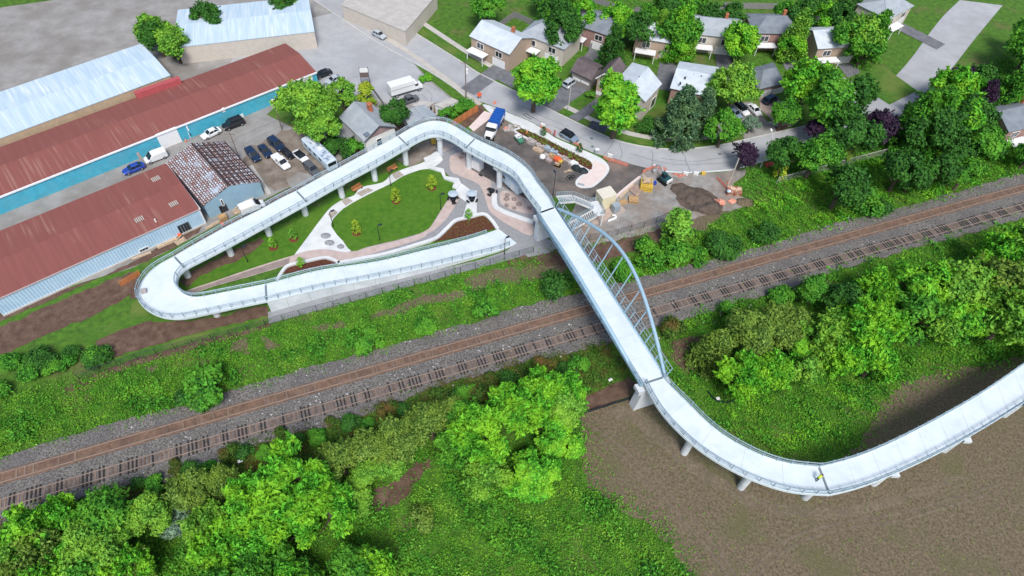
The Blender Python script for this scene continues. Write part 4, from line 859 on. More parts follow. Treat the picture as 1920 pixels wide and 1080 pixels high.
# houses outside the frame
for i, (x, y, rw, rf, a) in enumerate(((940, 70, M_tanw, M_brownsh, -35), (1035, 62, M_cream, M_darksh, -30), (1120, 40, M_pinkbrick, M_palesh, -28), (1240, 60, M_tanw, M_brownsh, -12), (1340, 50, M_cream, M_darksh, -5), (1450, 45, M_pinkbrick, M_palesh, 4), (1560, 70, M_tanw, M_brownsh, 12), (1660, 10, M_cream, M_darksh, 40), (1900, 215, M_pinkbrick, M_brownsh, 22))):
    c = P(x, y, 5); a = math.radians(a); u = Vector((math.cos(a), math.sin(a), 0)) * 6.5; v = Vector((-math.sin(a), math.cos(a), 0)) * 5
    hh = House('suburban house standing outside the frame of the photograph', None, 5, 2.2, rw, (M_palesh, M_shingle, M_darksh)[i % 3], group='houses outside the frame', world=[c - u - v, c + u - v, c + u + v, c - u + v], hip=(0.3 if i % 2 else 0))
    m = MB(hh.o); cc = c + u * .4 + v * .3; m.box((cc.x, cc.y, 6.4), (.8, .8, 3.4), a); hh.part('chimney', m, M_brick)
    m = MB(hh.o); cc = c - v * 1.25 - u * .45; m.box((cc.x, cc.y, 2.5), (5.4, 2.4, .16), a); [m.box(((cc + u * .38 * k - v * .2).x, (cc + u * .38 * k - v * .2).y, 1.25), (.16, .16, 2.5), a) for k in (-1, 1)]; hh.part('porch', m, M_white)
    dv = [c + u * .2 - v, c + u * .9 - v, c + u * .9 - v * 3.6, c + u * .2 - v * 3.6]; sheet('driveway', None, .115, M_drive, world=dv)
    board_q = [c - u * 1.3 + v * 1.1, c - u * 1.3 + v * 3.4, c + u * 1.3 + v * 3.4, c + u * 1.3 + v * 1.1]; t_ = thing('garden_fence', 'timber garden fence behind a house outside the frame', 'fence', (board_q[0].x, board_q[0].y, 0), group='garden fences outside the frame'); m = MB((board_q[0].x, board_q[0].y, 0))
    for e0, e1 in zip(board_q, board_q[1:]): e0, e1 = Vector((e0.x, e0.y, .9)), Vector((e1.x, e1.y, .9)); m.bar(e0, e1, .08, 1.7)
    m.obj('boards', mat('weathered_wood', (0.24, 0.24, 0.25), 0.9, var=0.2, scale=4), t_)
    hh.panel('window', 0, 2, 4, 2.8, 4.2, M_glass, 0.06, M_white, 1); hh.panel('window', 0, 8, 10, 2.8, 4.2, M_glass, 0.06, M_white, 1); hh.panel('garage_door', 0, 7, 11, 0.05, 2.2, M_white)
# ================================================================== vegetation
M_bark = mat('bark', (0.11, 0.085, 0.065), 0.95, var=0.25, scale=4)
LF = {
 'bright': leafmat('leaf_bright', (0.0122, 0.0693, 0.0049), (0.0667, 0.3186, 0.0178), (0.1660, 0.5976, 0.0415), (0.2519, 0.5632, 0.0296)),
 'mid': leafmat('leaf_mid', (0.0093, 0.0501, 0.0062), (0.0448, 0.2100, 0.0168), (0.1177, 0.4077, 0.0391), (0.1260, 0.3640, 0.0280)),
 'light': leafmat('leaf_light', (0.0232, 0.0849, 0.0078), (0.1053, 0.3089, 0.0281), (0.2359, 0.5504, 0.0707), (0.2387, 0.4774, 0.0421)),
 'dark': leafmat('leaf_dark', (0.007, 0.032, 0.006), (0.026, 0.115, 0.017), (0.072, 0.22, 0.036), (0.055, 0.19, 0.022)),
 'silver': leafmat('leaf_silver', (0.0132, 0.0429, 0.0198), (0.0600, 0.1500, 0.0720), (0.1747, 0.3158, 0.1613), (0.1320, 0.2400, 0.0840)),
 'olive': leafmat('leaf_olive', (0.0207, 0.0575, 0.0069), (0.0978, 0.2012, 0.0276), (0.2587, 0.3967, 0.0747), (0.1955, 0.3220, 0.0403)),
 'yellow': leafmat('leaf_yellow', (0.1100, 0.2200, 0.0132), (0.2420, 0.3960, 0.0220), (0.3960, 0.5280, 0.0550), (0.3740, 0.4400, 0.0330)),
 'purple': leafmat('leaf_purple', (0.0104, 0.0078, 0.0182), (0.0312, 0.0182, 0.0390), (0.0845, 0.0520, 0.0975), (0.0585, 0.0260, 0.0650)),
 'pale': leafmat('leaf_pale', (0.0660, 0.1320, 0.0880), (0.1430, 0.2420, 0.1650), (0.2640, 0.3850, 0.2640), (0.1760, 0.2970, 0.1870)),
 'weed': leafmat('leaf_weed', (0.026, 0.125, 0.007), (0.062, 0.25, 0.014), (0.13, 0.385, 0.03), (0.155, 0.36, 0.025)),
 'scrub': leafmat('leaf_scrub', (0.0092, 0.0330, 0.0046), (0.0480, 0.1200, 0.0144), (0.1142, 0.2150, 0.0296), (0.1560, 0.1020, 0.0300)),
}
_default = LF['mid']
def crown_mesh(kind, seed, n):
    """crown of a tree of radius 1 (metres are set by the object's scale)"""
    g = np.random.default_rng(seed)
    zc, rz, nl, lr, up, ls, asp = {'maple': (1.45, 1.05, 120, 0.205, 0.5, 0.072, 0.6), 'airy': (1.35, 0.9, 110, 0.20, 0.5, 0.066, 0.6), 'shoot': (1.35, 1.1, 150, 0.175, 0.8, 0.088, 0.40),
        'olive': (1.1, 0.95, 120, 0.2, 0.8, 0.07, 0.40), 'conifer': (1.5, 1.5, 130, 0.2, 0.8, 0.085, 0.38), 'bush': (0.42, 0.62, 60, 0.27, 0.7, 0.09, 0.6), 'column': (1.7, 1.6, 50, 0.34, 0.6, 0.14, 0.55), 'young': (2.0, 1.55, 40, 0.30, 0.8, 0.17, 0.55)}[kind]
    d = g.normal(size=(nl, 3)); d /= np.linalg.norm(d, axis=1, keepdims=True); d[:, 2] = np.where(d[:, 2] < -0.45, -d[:, 2], d[:, 2])
    rad = g.uniform(0.30, 0.90, nl) ** 0.5
    c = d * rad[:, None]
    if kind in ('maple', 'airy', 'shoot', 'olive', 'bush'):
        nb = {'maple': 8, 'airy': 11, 'shoot': 9, 'olive': 8, 'bush': 7}[kind]
        bd = g.normal(size=(nb, 3)); bd[:, 2] = np.abs(bd[:, 2]) * 0.8 - 0.25; bd /= np.linalg.norm(bd, axis=1, keepdims=True)
        bc = bd * g.uniform(0.42, 0.66, (nb, 1)); bc[0] = (0, 0, g.uniform(.25, .5)); br = g.uniform(0.28, 0.5, nb)
        w_ = g.integers(0, nb, nl); bd2 = g.normal(size=(nl, 3)); bd2 /= np.linalg.norm(bd2, axis=1, keepdims=True)
        flip = ((bd2 * bc[w_]).sum(1) < -0.15); bd2[flip] *= -1
        c = bc[w_] + bd2 * (br[w_] * g.uniform(0.55, 1.0, nl))[:, None]; d = bd2 * 0.7 + c * 0.5
    if kind == 'conifer':
        t = g.uniform(0, 1, nl); r = (1 - t) ** 0.75 * 0.92; a = g.uniform(0, 6.283, nl); r = r * g.uniform(0.75, 1.05, nl)
        c = np.stack([r * np.cos(a), r * np.sin(a), t * 2 - 1], 1); d = np.stack([np.cos(a), np.sin(a), np.full(nl, 0.5)], 1)
    if kind in ('young', 'column'):
        t = g.uniform(-1, 1, nl); r = np.sqrt(np.maximum(0.05, 1 - np.abs(t + 0.25 * (kind == 'young')) ** 2.2)) * 0.75; a = g.uniform(0, 6.283, nl)
        c = np.stack([r * np.cos(a), r * np.sin(a), t], 1); d = c / np.maximum(np.linalg.norm(c, axis=1, keepdims=True), 1e-3)
    lr = lr * g.uniform(0.65, 1.25, nl)
    per = np.maximum(1, (lr ** 2 / (lr ** 2).sum() * n)).astype(int)
    C, Nn = [], []
    for i in range(nl):
        k = per[i]; q = g.normal(size=(k, 3)); q /= np.linalg.norm(q, axis=1, keepdims=True)
        q[:, 2] = np.where(g.random(k) < 0.7, np.abs(q[:, 2]), q[:, 2])
        rr = g.uniform(0.55, 1.08, (k, 1)) * lr[i]
        p = c[i] * np.array([1, 1, rz]) + q * rr * (np.array([1, 1, 0.8]) + np.abs(d[i]) * 0.35)
        C.append(p); nn = q * 0.8 + d[i] * 0.45 + np.array([0, 0, up]) + g.normal(size=(k, 3)) * 0.55
        if kind in ('shoot', 'conifer'):
            nn = np.cross(nn, g.normal(size=(k, 3))) * 0.6 + nn * 0.5
        Nn.append(nn)
    ns = {'shoot': 110, 'maple': 60, 'airy': 60, 'olive': 90}.get(kind, 0)
    for i in range(ns):
        j = g.integers(0, nl); v = d[j] * 0.8 + np.array([0, 0, 0.55]) + g.normal(size=3) * 0.3; v /= np.linalg.norm(v); m_ = 9; t = np.linspace(0.6, 1.0, m_)[:, None] * (lr[j] + g.uniform(.08, .2))
        p = c[j] * np.array([1, 1, rz]) + v * t + g.normal(size=(m_, 3)) * 0.022; C.append(p); Nn.append(np.cross(np.tile(v, (m_, 1)), g.normal(size=(m_, 3))) + v * .6 + np.array([0, 0, .4]))
    C = np.concatenate(C); Nn = np.concatenate(Nn); C[:, 2] += zc
    C[:, 2] = np.maximum(C[:, 2], 0.08)
    me = leaf_quads('crown', C, Nn, ls * g.uniform(0.6, 1.25, len(C)), seed, asp); me.materials.append(_default); return me
def trunk_mesh(kind, seed):
    q = random.Random(seed); m = MB(); zc = {'maple': 1.45, 'airy': 1.35, 'shoot': 1.35, 'olive': 1.1, 'conifer': 1.5, 'bush': 0.42, 'column': 1.7, 'young': 2.0}[kind]
    r = 0.085 if kind not in ('young', 'bush') else 0.05
    m.tube([(0, 0, -0.1), (0.01, 0, zc * 0.3), (q.uniform(-.05, .05), q.uniform(-.05, .05), zc * 0.75), (q.uniform(-.1, .1), q.uniform(-.1, .1), zc * 1.35)], [r * 1.3, r, r * 0.8, r * 0.3], 8)
    for i in range(6 if kind != 'bush' else 5):
        a = i * 1.1 + q.uniform(0, .6); z0 = zc * q.uniform(0.35, 0.85) if kind != 'bush' else 0.05; l = q.uniform(0.45, 0.75) * (0.6 if kind in ('young', 'column') else 1)
        m.tube([(0, 0, z0), (math.cos(a) * l * .5, math.sin(a) * l * .5, z0 + l * .35), (math.cos(a) * l, math.sin(a) * l, z0 + l * .75)], [r * .5, r * .35, r * .12], 5)
    me = m.mesh('trunk'); me.materials.append(M_bark); return me
PROTO = {}
def proto(kind, big, var):
    key = (kind, big, var)
    if key not in PROTO:
        n = {'maple': 6400, 'airy': 6600, 'shoot': 6400, 'olive': 5600, 'conifer': 6400, 'bush': 2300, 'column': 2200, 'young': 520}[kind]
        if big: n = int(n * 1.9)
        s = hash((kind, big, var)) if False else sum(map(ord, kind)) * 7 + big * 31 + var * 101
        PROTO[key] = (crown_mesh(kind, s, n), trunk_mesh(kind, s))
    return PROTO[key]
ZC = {'maple': 1.45, 'airy': 1.35, 'shoot': 1.35, 'olive': 1.1, 'conifer': 1.5, 'bush': 0.42, 'column': 1.7, 'young': 2.0}
_tn = [0]
def plant(name, cat, label, px, rpx, kind, leaf, group=None, big=0, hz=1.0, wide=1.0, base=False):
    """px, rpx: middle and half width of the crown in the photograph; base=True: px is the foot of the trunk"""
    _tn[0] += 1; q = random.Random(_tn[0] * 13 + 5)
    rpx = rpx * {'bush': 1.03, 'young': 1.0, 'shoot': 0.98, 'olive': 1.08, 'column': 1.12, 'airy': 0.92, 'conifer': 0.95}.get(kind, 0.96); R = rpx * px_m(*px)
    for _ in range(3):
        g = P(px[0], px[1], 0 if base else ZC[kind] * R * hz)
        R = rpx * (P(px[0] + 1, px[1], g.z) - P(px[0], px[1], g.z)).length
    r = thing(name, label, cat, (g.x, g.y, 0.0), q.uniform(0, 6.28), group)
    r.scale = (R * wide, R * wide, R * hz)
    cm, tm = proto(kind, big, _tn[0] % 3)
    for nm, me in (('trunk' if kind != 'bush' else 'stem', tm), ('crown' if kind != 'bush' else 'foliage', cm)):
        o = bpy.data.objects.new(nm, me); COL.objects.link(o); o.parent = r
        if me is cm: o.material_slots[0].link = 'OBJECT'; o.material_slots[0].material = LF[leaf]
    return r
T = lambda *a, **k: plant('tree', 'tree', *a, **k)
B_ = lambda *a, **k: plant('bush', 'bush', *a, **k)
# --- wooded belt on the near side of the tracks (photo)
T('tall bright green tree in the middle of the clump by the bare dirt field', (912, 812), 62, 'shoot', 'bright', big=1)
T('bright green tree with upright shoots, close behind the middle clump tree, nearest the track', (1035, 728), 54, 'shoot', 'bright', big=1, hz=.85)
T('green tree bordering the bare dirt field, in front of the middle clump tree', (1050, 822), 44, 'maple', 'bright', big=1, hz=.8)
T('bright bushy tree at the foot of the middle clump tree, above the weeds', (915, 895), 46, 'shoot', 'light', big=1, hz=.8)
T('bright green tree whose crown dips lowest into the weeds beside the dirt field', (998, 890), 50, 'maple', 'bright', big=1, hz=.75)
T('small green tree between the middle clump tree and the row of olive trees', (855, 845), 42, 'shoot', 'mid')
T('bright green tree of finger-like shoots standing alone by the ballast near the white rag', (545, 900), 72, 'shoot', 'bright', big=1)
T('bright yellow-green tree leaning out at the bottom of the wooded belt', (455, 960), 62, 'shoot', 'bright', big=1)
T('bright green tree in front of the lone finger-shoot tree, beside the brown soil opening', (612, 955), 60, 'shoot', 'bright', big=1)
T('lime green bushy tree at the edge of the brown soil opening', (665, 935), 36, 'maple', 'light')
OL = [(640, 868, 44, 'olive feathery tree at the near end of the olive row, beside the bright tree'), (700, 845, 46, 'olive feathery tree, second of the olive row from the bright tree'), (755, 822, 46, 'olive feathery tree in the middle of the olive row along the track'),
      (808, 800, 44, 'olive feathery tree, second of the olive row from the middle clump tree'), (845, 775, 36, 'small olive tree at the far end of the olive row beside the middle clump tree')]
for x, y, r, l in OL: T(l, (x, y), r, 'olive', 'olive', group='row of olive trees along the track')
T('olive tree standing low behind the pale bluish bush', (355, 925), 42, 'olive', 'olive')
T('yellowish olive tree beside the lone finger-shoot tree', (415, 905), 34, 'olive', 'olive')
T('light olive tree at the corner of the wooded belt next to the pale bluish bush', (275, 965), 44, 'olive', 'light')
B_('pale bluish-green bush among the bright trees', (322, 978), 36, 'bush', 'pale')
B_('spiky yellow-green bush alone in the weeds below the brown soil opening', (793, 970), 26, 'bush', 'olive')
B_('rust-brown bush beside the ballast behind the middle clump tree', (897, 745), 24, 'bush', 'scrub')
B_('dark green bush by the ballast between the olive row and the middle clump tree', (872, 738), 22, 'bush', 'mid')
for x, y, r, k_, lf, l in ((500, 985, 50, 'shoot', 'bright', 'bright green tree at the bottom edge between two finger-shoot trees'), (560, 985, 44, 'shoot', 'bright', 'bright green tree at the bottom edge below the lone finger-shoot tree'), (590, 905, 40, 'olive', 'light', 'light olive tree tucked behind the lone finger-shoot tree'),
    (480, 925, 40, 'olive', 'olive', 'olive tree between the lone finger-shoot tree and the pale bluish bush'), (395, 985, 46, 'shoot', 'light', 'yellow-green tree next to the pale bluish bush at the bottom edge'), (690, 890, 34, 'olive', 'light', 'light olive tree in front of the olive row above the soil opening'), (735, 865, 34, 'olive', 'light', 'light olive tree in front of the middle of the olive row'),
    (880, 800, 44, 'shoot', 'mid', 'green tree filling the gap behind the middle clump tree'), (972, 770, 56, 'shoot', 'bright', 'bright round tree pressed against the far side of the middle clump tree'), (1060, 770, 40, 'maple', 'light', 'light green tree nearest the silt fence and the near bridge pier')): T(l, (x, y), r, k_, lf, big=1)
for i in range(26):
    x = 262 + i * 33; y = 905 - (x - 262) * .275 + 12 * math.sin(i * 2.1); B_('low dark scrub bush in the strip along the near track', (x, y), 15 + 6 * math.sin(i * 1.7) ** 2, 'bush', ('dark', 'mid', 'scrub')[i % 3], group='scrub bushes along the near track')
# --- trees on the near side, right of the bridge
T('olive fir with drooping branches nearest the arch bridge', (1340, 655), 46, 'conifer', 'olive', hz=0.75)
T('olive feathery tree behind the drooping fir', (1415, 620), 50, 'olive', 'olive', big=1)
T('olive tree rising behind the bright lone tree and the fir', (1468, 615), 44, 'olive', 'olive')
T('lime green oval tree standing out among the olive trees, right of the bridge', (1540, 622), 50, 'shoot', 'light', big=1)
T('bright green spreading tree near the edge of the photo over the weeds', (1625, 625), 62, 'shoot', 'bright', big=1)
T('bright green tree of upright shoots in front of the drooping fir', (1388, 705), 46, 'shoot', 'bright', big=1)
T('bright green tree beside the one in front of the drooping fir', (1448, 690), 40, 'shoot', 'bright')
T('small yellow-green tree between the lime oval tree and the weeds', (1510, 690), 34, 'maple', 'light')
T('bright green tree by the ballast at the edge of the photo', (1650, 550), 40, 'shoot', 'bright')
T('dark green tree behind the lime oval tree by the ballast', (1580, 560), 34, 'maple', 'dark')
B_('rust and green bush by the ballast beside the bridge end', (1262, 620), 26, 'bush', 'scrub')
B_('dark green bush beside the ballast behind the olive trees', (1470, 560), 26, 'bush', 'mid')
B_('green bush behind the olive feathery tree', (1370, 590), 24, 'bush', 'mid')
for x, y, r, k_, lf, l in ((1425, 660, 40, 'olive', 'olive', 'olive tree between the drooping fir and the lime oval tree'), (1500, 650, 28, 'maple', 'bright', 'small bright tree just before the lime oval tree'), (1580, 665, 44, 'shoot', 'bright', 'bright green tree below the spreading tree at the photo edge'), (1640, 680, 40, 'shoot', 'bright', 'bright low tree at the photo edge above the soil'), (1530, 545, 30, 'maple', 'mid', 'small green tree at the ballast behind the lime oval tree'), (1600, 590, 34, 'shoot', 'bright', 'green tree between the lime oval tree and the photo edge')): T(l, (x, y), r, k_, lf, big=1)
# --- meadow between ramp and tracks
B_('large dark green bush in the meadow beside the arch bridge', (1045, 540), 34, 'bush', 'dark')
B_('broad leafy dark bush in the meadow near the far left track', (395, 722), 48, 'bush', 'mid')
B_('dark leafy bush just above the ballast, beside the broad leafy bush', (365, 745), 34, 'bush', 'dark')
B_('round green bush at the ballast edge in the middle of the meadow', (800, 612), 24, 'bush', 'mid')
B_('long green bush at the ballast edge behind the round one', (915, 585), 28, 'bush', 'mid')
B_('low bright bush at the ballast edge below the walled ramp', (695, 640), 30, 'bush', 'mid')
# --- right of the bridge, far side
T('tall lime green columnar bush beside the gravel and the fence', (1268, 430), 25, 'column', 'light', hz=0.8)
B_('round green bush at the ballast directly beside the arch bridge', (1172, 505), 26, 'bush', 'mid'); B_('green bush at the foot of the lime columnar bush', (1215, 478), 32, 'bush', 'mid'); B_('bright bush between ballast and the lime columnar bush', (1270, 478), 32, 'bush', 'mid')
B_('dark green bush by the ballast beside the bare ground', (1352, 458), 34, 'bush', 'dark'); B_('green bush at the ballast edge, second from the bridge', (1300, 482), 26, 'bush', 'mid')
B_('round dark bush in the rank weeds above the ballast', (1436, 437), 28, 'bush', 'dark')
T('dark round tree standing in the rank weeds near the photo edge', (1585, 345), 48, 'maple', 'dark'); B_('green bush below the dark round tree in the rank weeds', (1628, 385), 30, 'bush', 'mid')
B_('dark bush at the ballast by the photo edge in the rank weeds', (1655, 395), 22, 'bush', 'dark')
# --- street trees
T('purple-leaved round tree at the road bend beside the white pole', (1395, 288), 28, 'maple', 'purple')
T('small purple-leaved tree between the dark trees along the road', (1532, 243), 22, 'maple', 'purple')
T('purple-leaved tree at the junction by the photo edge', (1650, 236), 34, 'maple', 'purple')
T('dark green tree beside the road, behind the white lamp post', (1475, 287), 38, 'maple', 'dark')
T('dark green tree in front of the small purple tree', (1532, 292), 40, 'maple', 'mid')
T('large dark green tree between the two purple trees', (1596, 248), 46, 'maple', 'dark', big=1)
T('large green tree overhanging the houses by the junction', (1558, 188), 52, 'maple', 'mid', big=1)
T('green tree in the garden behind the grey garage', (1512, 160), 46, 'maple', 'bright')
T('dark grey-green tree beside the junction', (1607, 172), 38, 'maple', 'dark')
T('small round green tree at the driveway kerb by the grey garage', (1475, 207), 31, 'maple', 'mid')
T('lime yellow tree in front of the white roofs', (1378, 163), 42, 'maple', 'light')
T('grey-green fir, the taller of the pair by the curved pavement', (1278, 215), 46, 'conifer', 'silver', big=1, hz=0.85)
T('grey-green fir beside the taller one by the curved pavement', (1318, 212), 36, 'conifer', 'silver', hz=0.9)
T('dense green tree at the end of the curved pavement', (1358, 240), 32, 'maple', 'mid')
T('sparse grey young tree at the kerb before the parked white cars', (1408, 232), 18, 'airy', 'pale')
T('big bright green street tree in front of the house with white roof', (1160, 195), 56, 'maple', 'bright', big=1)
T('bright green street tree at the top of the street', (1003, 156), 46, 'maple', 'bright', big=1)
B_('dark hedge bush beside the white-roofed house', (1215, 235), 22, 'bush', 'dark'); B_('yellow-green garden bush by the house driveway', (1108, 180), 10, 'bush', 'light')
B_('dark green bush at the foot of the two firs', (1245, 248), 20, 'bush', 'dark')
T('thin yellow young tree by the road in the rank weeds', (1465, 318), 12, 'young', 'yellow'); T('yellowish young tree in front of the large dark tree', (1592, 290), 16, 'airy', 'olive')
# --- industrial side
T('large light green spreading tree beside the yard pole', (572, 200), 60, 'airy', 'light', big=1); T('light green tree between the spreading tree and the grey house', (598, 240), 38, 'airy', 'light', big=1)
T('light green tree behind the grey house, beside the yard', (640, 176), 32, 'airy', 'light')
T('light green tree hanging over the yard soil', (580, 235), 34, 'airy', 'light')
T('yellow-green slim cypress behind the grey house', (688, 180), 15, 'column', 'yellow', hz=0.9)
T('round dark green tree between grey house and grey garage', (740, 208), 30, 'maple', 'dark')
B_('dark green thicket bush beside the white camper', (636, 280), 26, 'bush', 'dark'); B_('dark leafy bush below the grey house porch', (664, 279), 20, 'bush', 'mid'); B_('dark bush under the light spreading tree', (622, 270), 22, 'bush', 'dark')
B_('bright bush by the street beside the box truck', (796, 148), 12, 'bush', 'bright')
for x, y, r, l in ((838, 214, 18, 'green bush next to the white shed'), (858, 205, 18, 'green bush in the middle behind the orange fence'), (876, 195, 16, 'dark bush at the street end of the orange fence')): B_(l, (x, y), r, 'bush', 'mid', group='bushes behind the orange fence')
# --- young park trees
YT = [(743, 379, 'young lime green tree on the middle of the park lawn'), (810, 354, 'young lime green tree on the lawn near the plaza'), (669, 438, 'young lime green tree on the lawn near the boulders'),
      (879, 412, 'young green tree in the large bark bed'), (566, 500, 'young tree in the small bark bed beside the walled ramp'), (551, 449, 'young tree on grass nearest the pale walk, below the elevated ramp'), (513, 465, 'young tree with red bark ring close to the elevated ramp')]
for i, (x, y, l) in enumerate(YT):
    plant('young_tree', 'tree', l, (x, y), 9.5 if i < 3 else 7.5, 'young', 'yellow' if i < 3 else 'light', group='young trees planted in the park', base=True)
    if i not in (3, 4):
        m = MB(); c = P(x, y); m.dome((c.x, c.y, 0.1), 0.9, 0.85, 0.16, 12, 3); tag(m.obj('mulch_ring', mat('red_mulch', (0.15, 0.04, 0.025), 0.95, var=0.3, scale=6)), 'red bark ring round the ' + l.split(' tree ')[0].replace('young ', '') + ' young tree ' + ' '.join(l.split(' tree ')[1].split()[:7]), 'mulch', 'mulch rings round the young trees')
# saplings in the island bed
for x, y, l in ((1018, 255, 'small sapling in the island bed nearer the blue truck'), (1086, 287, 'small sapling in the island bed nearer the pink end')): plant('sapling', 'tree', l, (x, y), 6, 'young', 'dark', group='saplings in the island bed', base=True)
# --- trees outside the photograph's frame, so that the wood, gardens and yards go on
q = random.Random(11)
def in_foot(p, f):
    r = False
    for a, b in zip(f, f[1:] + f[:1]):
        if (a.y > p.y) != (b.y > p.y) and p.x < (b.x - a.x) * (p.y - a.y) / (b.y - a.y) + a.x: r = not r
    return r
def beyond(n, poly, label, kinds, leafs, rr, name='tree', cat='tree'):
    xs = [p[0] for p in poly]; ys = [p[1] for p in poly]; k = 0; got = []
    while k < n and len(got) < 9000:
        x, y = q.uniform(min(xs), max(xs)), q.uniform(min(ys), max(ys)); got.append(0)
        ins = False
        for (x0, y0), (x1, y1) in zip(poly, poly[1:] + poly[:1]):
            if (y0 > y) != (y1 > y) and x < (x1 - x0) * (y - y0) / (y1 - y0) + x0: ins = not ins
        if ins and not any(in_foot(P(x, y + 14), f) or in_foot(P(x, y), f) for f in FOOT): plant(name, cat, label, (x, y), q.uniform(*rr), q.choice(kinds), q.choice(leafs), group=label); k += 1
beyond(24, [(-40, 1000), (120, 965), (235, 930), (235, 1000), (420, 1030), (420, 1110), (-40, 1110)], 'green tree in the wooded belt beyond the corner of the photograph', ['shoot', 'olive', 'maple'], ['bright', 'olive', 'mid', 'light'], (38, 62))
beyond(12, [(430, 1030), (700, 1050), (700, 1110), (430, 1110)], 'leafy tree standing below the bottom edge of the photograph', ['shoot', 'maple'], ['bright', 'mid'], (38, 55))
beyond(20, [(1690, 500), (1960, 440), (1960, 610), (1720, 630)], 'leafy tree in the wood past the right edge of the photograph', ['shoot', 'olive', 'maple'], ['bright', 'olive', 'mid', 'light'], (36, 60))
beyond(20, [(1690, 220), (1960, 40), (1960, 190), (1700, 262)], 'garden tree along the side street past the right edge', ['maple', 'maple', 'conifer'], ['mid', 'dark', 'mid', 'bright', 'dark', 'purple'], (28, 46))
beyond(8, [(1690, 300), (1960, 220), (1960, 280), (1690, 360)], 'tree in the rank weeds past the right edge', ['maple', 'bush'], ['mid', 'dark'], (24, 42))
beyond(26, [(1000, 20), (1380, 60), (1640, 60), (1640, 100), (1000, 95)], 'back garden tree behind the houses', ['maple', 'conifer', 'maple'], ['mid', 'dark', 'bright', 'light'], (22, 38))
beyond(18, [(900, -10), (1640, -10), (1640, 35), (900, 30)], 'far garden tree above the top of the photograph', ['maple'], ['mid', 'dark', 'bright'], (22, 36))
beyond(9, [(240, 60), (560, -10), (560, 30), (300, 90)], 'tree behind the warehouses above the top of the photograph', ['maple', 'airy'], ['mid', 'dark', 'light'], (20, 34))
beyond(14, [(-20, 690), (100, 660), (200, 640), (200, 670), (-20, 740)], 'bush by the fence past the left edge', ['bush'], ['mid', 'dark'], (16, 30), 'bush', 'bush')
# --- ground cover nobody could count
def inside(poly, X, Y):
    r = np.zeros(len(X), bool)
    for a, b in zip(poly, poly[1:] + poly[:1]):
        c = (a.y > Y) != (b.y > Y); d = (b.y - a.y) if abs(b.y - a.y) > 1e-9 else 1e-9
        r ^= c & (X < (b.x - a.x) * (Y - a.y) / d + a.x)
    return r
BARE = [PP(q) for q in ([(700, 590), (760, 565), (800, 552), (880, 545), (870, 556), (800, 570), (740, 592), (690, 600)], [(870, 525), (930, 505), (985, 500), (1060, 500), (1062, 522), (980, 526), (930, 530), (890, 548)], [(436, 640), (462, 632), (470, 660), (430, 662)], [(490, 632), (520, 640), (526, 652), (500, 658)], [(590, 612), (640, 605), (648, 616), (600, 624)], [(365, 680), (395, 670), (400, 678), (372, 690)], [(270, 690), (300, 684), (296, 694), (272, 698)],
        [(1090, 470), (1140, 452), (1238, 428), (1236, 455), (1180, 470), (1120, 492), (1095, 490)], [(1290, 408), (1330, 392), (1385, 376), (1395, 388), (1350, 405), (1320, 432), (1296, 430)], [(1260, 640), (1320, 625), (1345, 640), (1330, 690), (1290, 700), (1262, 680)], [(690, 925), (740, 900), (775, 870), (812, 858), (810, 880), (780, 905), (760, 935), (720, 960), (690, 950)],
        [(1095, 745), (1180, 708), (1192, 718), (1180, 742), (1096, 772)], [(1000, 480), (1060, 480), (1100, 520), (1040, 520)])]
def cover(name, poly, dens, hmax, size, leaf, seed, asp=0.55, bare=0.1, clump=0.35, patch=None, J=1.0):
    W = PP(poly); g = np.random.default_rng(seed)
    x0, x1 = min(p.x for p in W), max(p.x for p in W); y0, y1 = min(p.y for p in W), max(p.y for p in W)
    n = int((x1 - x0) * (y1 - y0) * dens); X, Y = g.uniform(x0, x1, n), g.uniform(y0, y1, n)
    k = inside(W, X + g.normal(0, J, n), Y + g.normal(0, J, n)); X, Y = X[k], Y[k]
    keep = np.ones(len(X), bool)
    for bp in BARE:
        m = inside(bp, X + g.normal(0, .5, len(X)), Y + g.normal(0, .5, len(X))); keep &= ~(m & (g.random(len(X)) > bare))
    if patch is not None:
        f = patch[1]; pn = np.sin(X * f + seed + 2.1 * np.sin(Y * f * .7)) + np.sin(Y * f * 1.3 + 1.9 * np.sin(X * f * .6 + seed)) + .7 * np.sin(X * f * 2.9 + Y * f * 2.3); keep &= pn + g.normal(0, .25, len(X)) > patch[0]
    X, Y = X[keep], Y[keep]
    # lumpy canopy height from a few sine waves
    h = 0.5 + 0.25 * np.sin(X * 0.9 + 1.3 * np.sin(Y * 0.55)) + 0.25 * np.sin(Y * 1.1 + 1.7 * np.sin(X * 0.43 + 1)) + 0.2 * np.sin(X * 2.3 + Y * 1.9)
    h = np.clip(h, 0.08, 1.2); keep = g.random(len(X)) < (1 - clump) + clump * h; X, Y, h = X[keep], Y[keep], h[keep]
    Z = 0.08 + hmax * h * g.uniform(0.35, 1.0, len(X))
    Nn = g.normal(size=(len(X), 3)) * 0.55 + np.array([0, 0, 0.75])
    me = leaf_quads(name, np.stack([X, Y, Z], 1), Nn, size * g.uniform(0.55, 1.3, len(X)), seed, asp); me.materials.append(LF[leaf])
    o = bpy.data.objects.new(name, me); COL.objects.link(o); return stuff(o)
WL = [(-60, 760), (246, 692), (508, 615), (700, 558), (950, 494), (1000, 482), (1060, 512), (1090, 548), (1022, 564), (946, 585), (829, 620), (733, 650), (640, 675), (552, 698), (448, 729), (332, 766), (246, 786), (-60, 876)]
WR = [(1165, 500), (1215, 470), (1300, 440), (1340, 425), (1400, 388), (1440, 352), (1500, 335), (1665, 285), (1960, 200), (1960, 312), (1665, 398), (1590, 412), (1515, 435), (1436, 460), (1346, 485), (1290, 498), (1205, 519)]
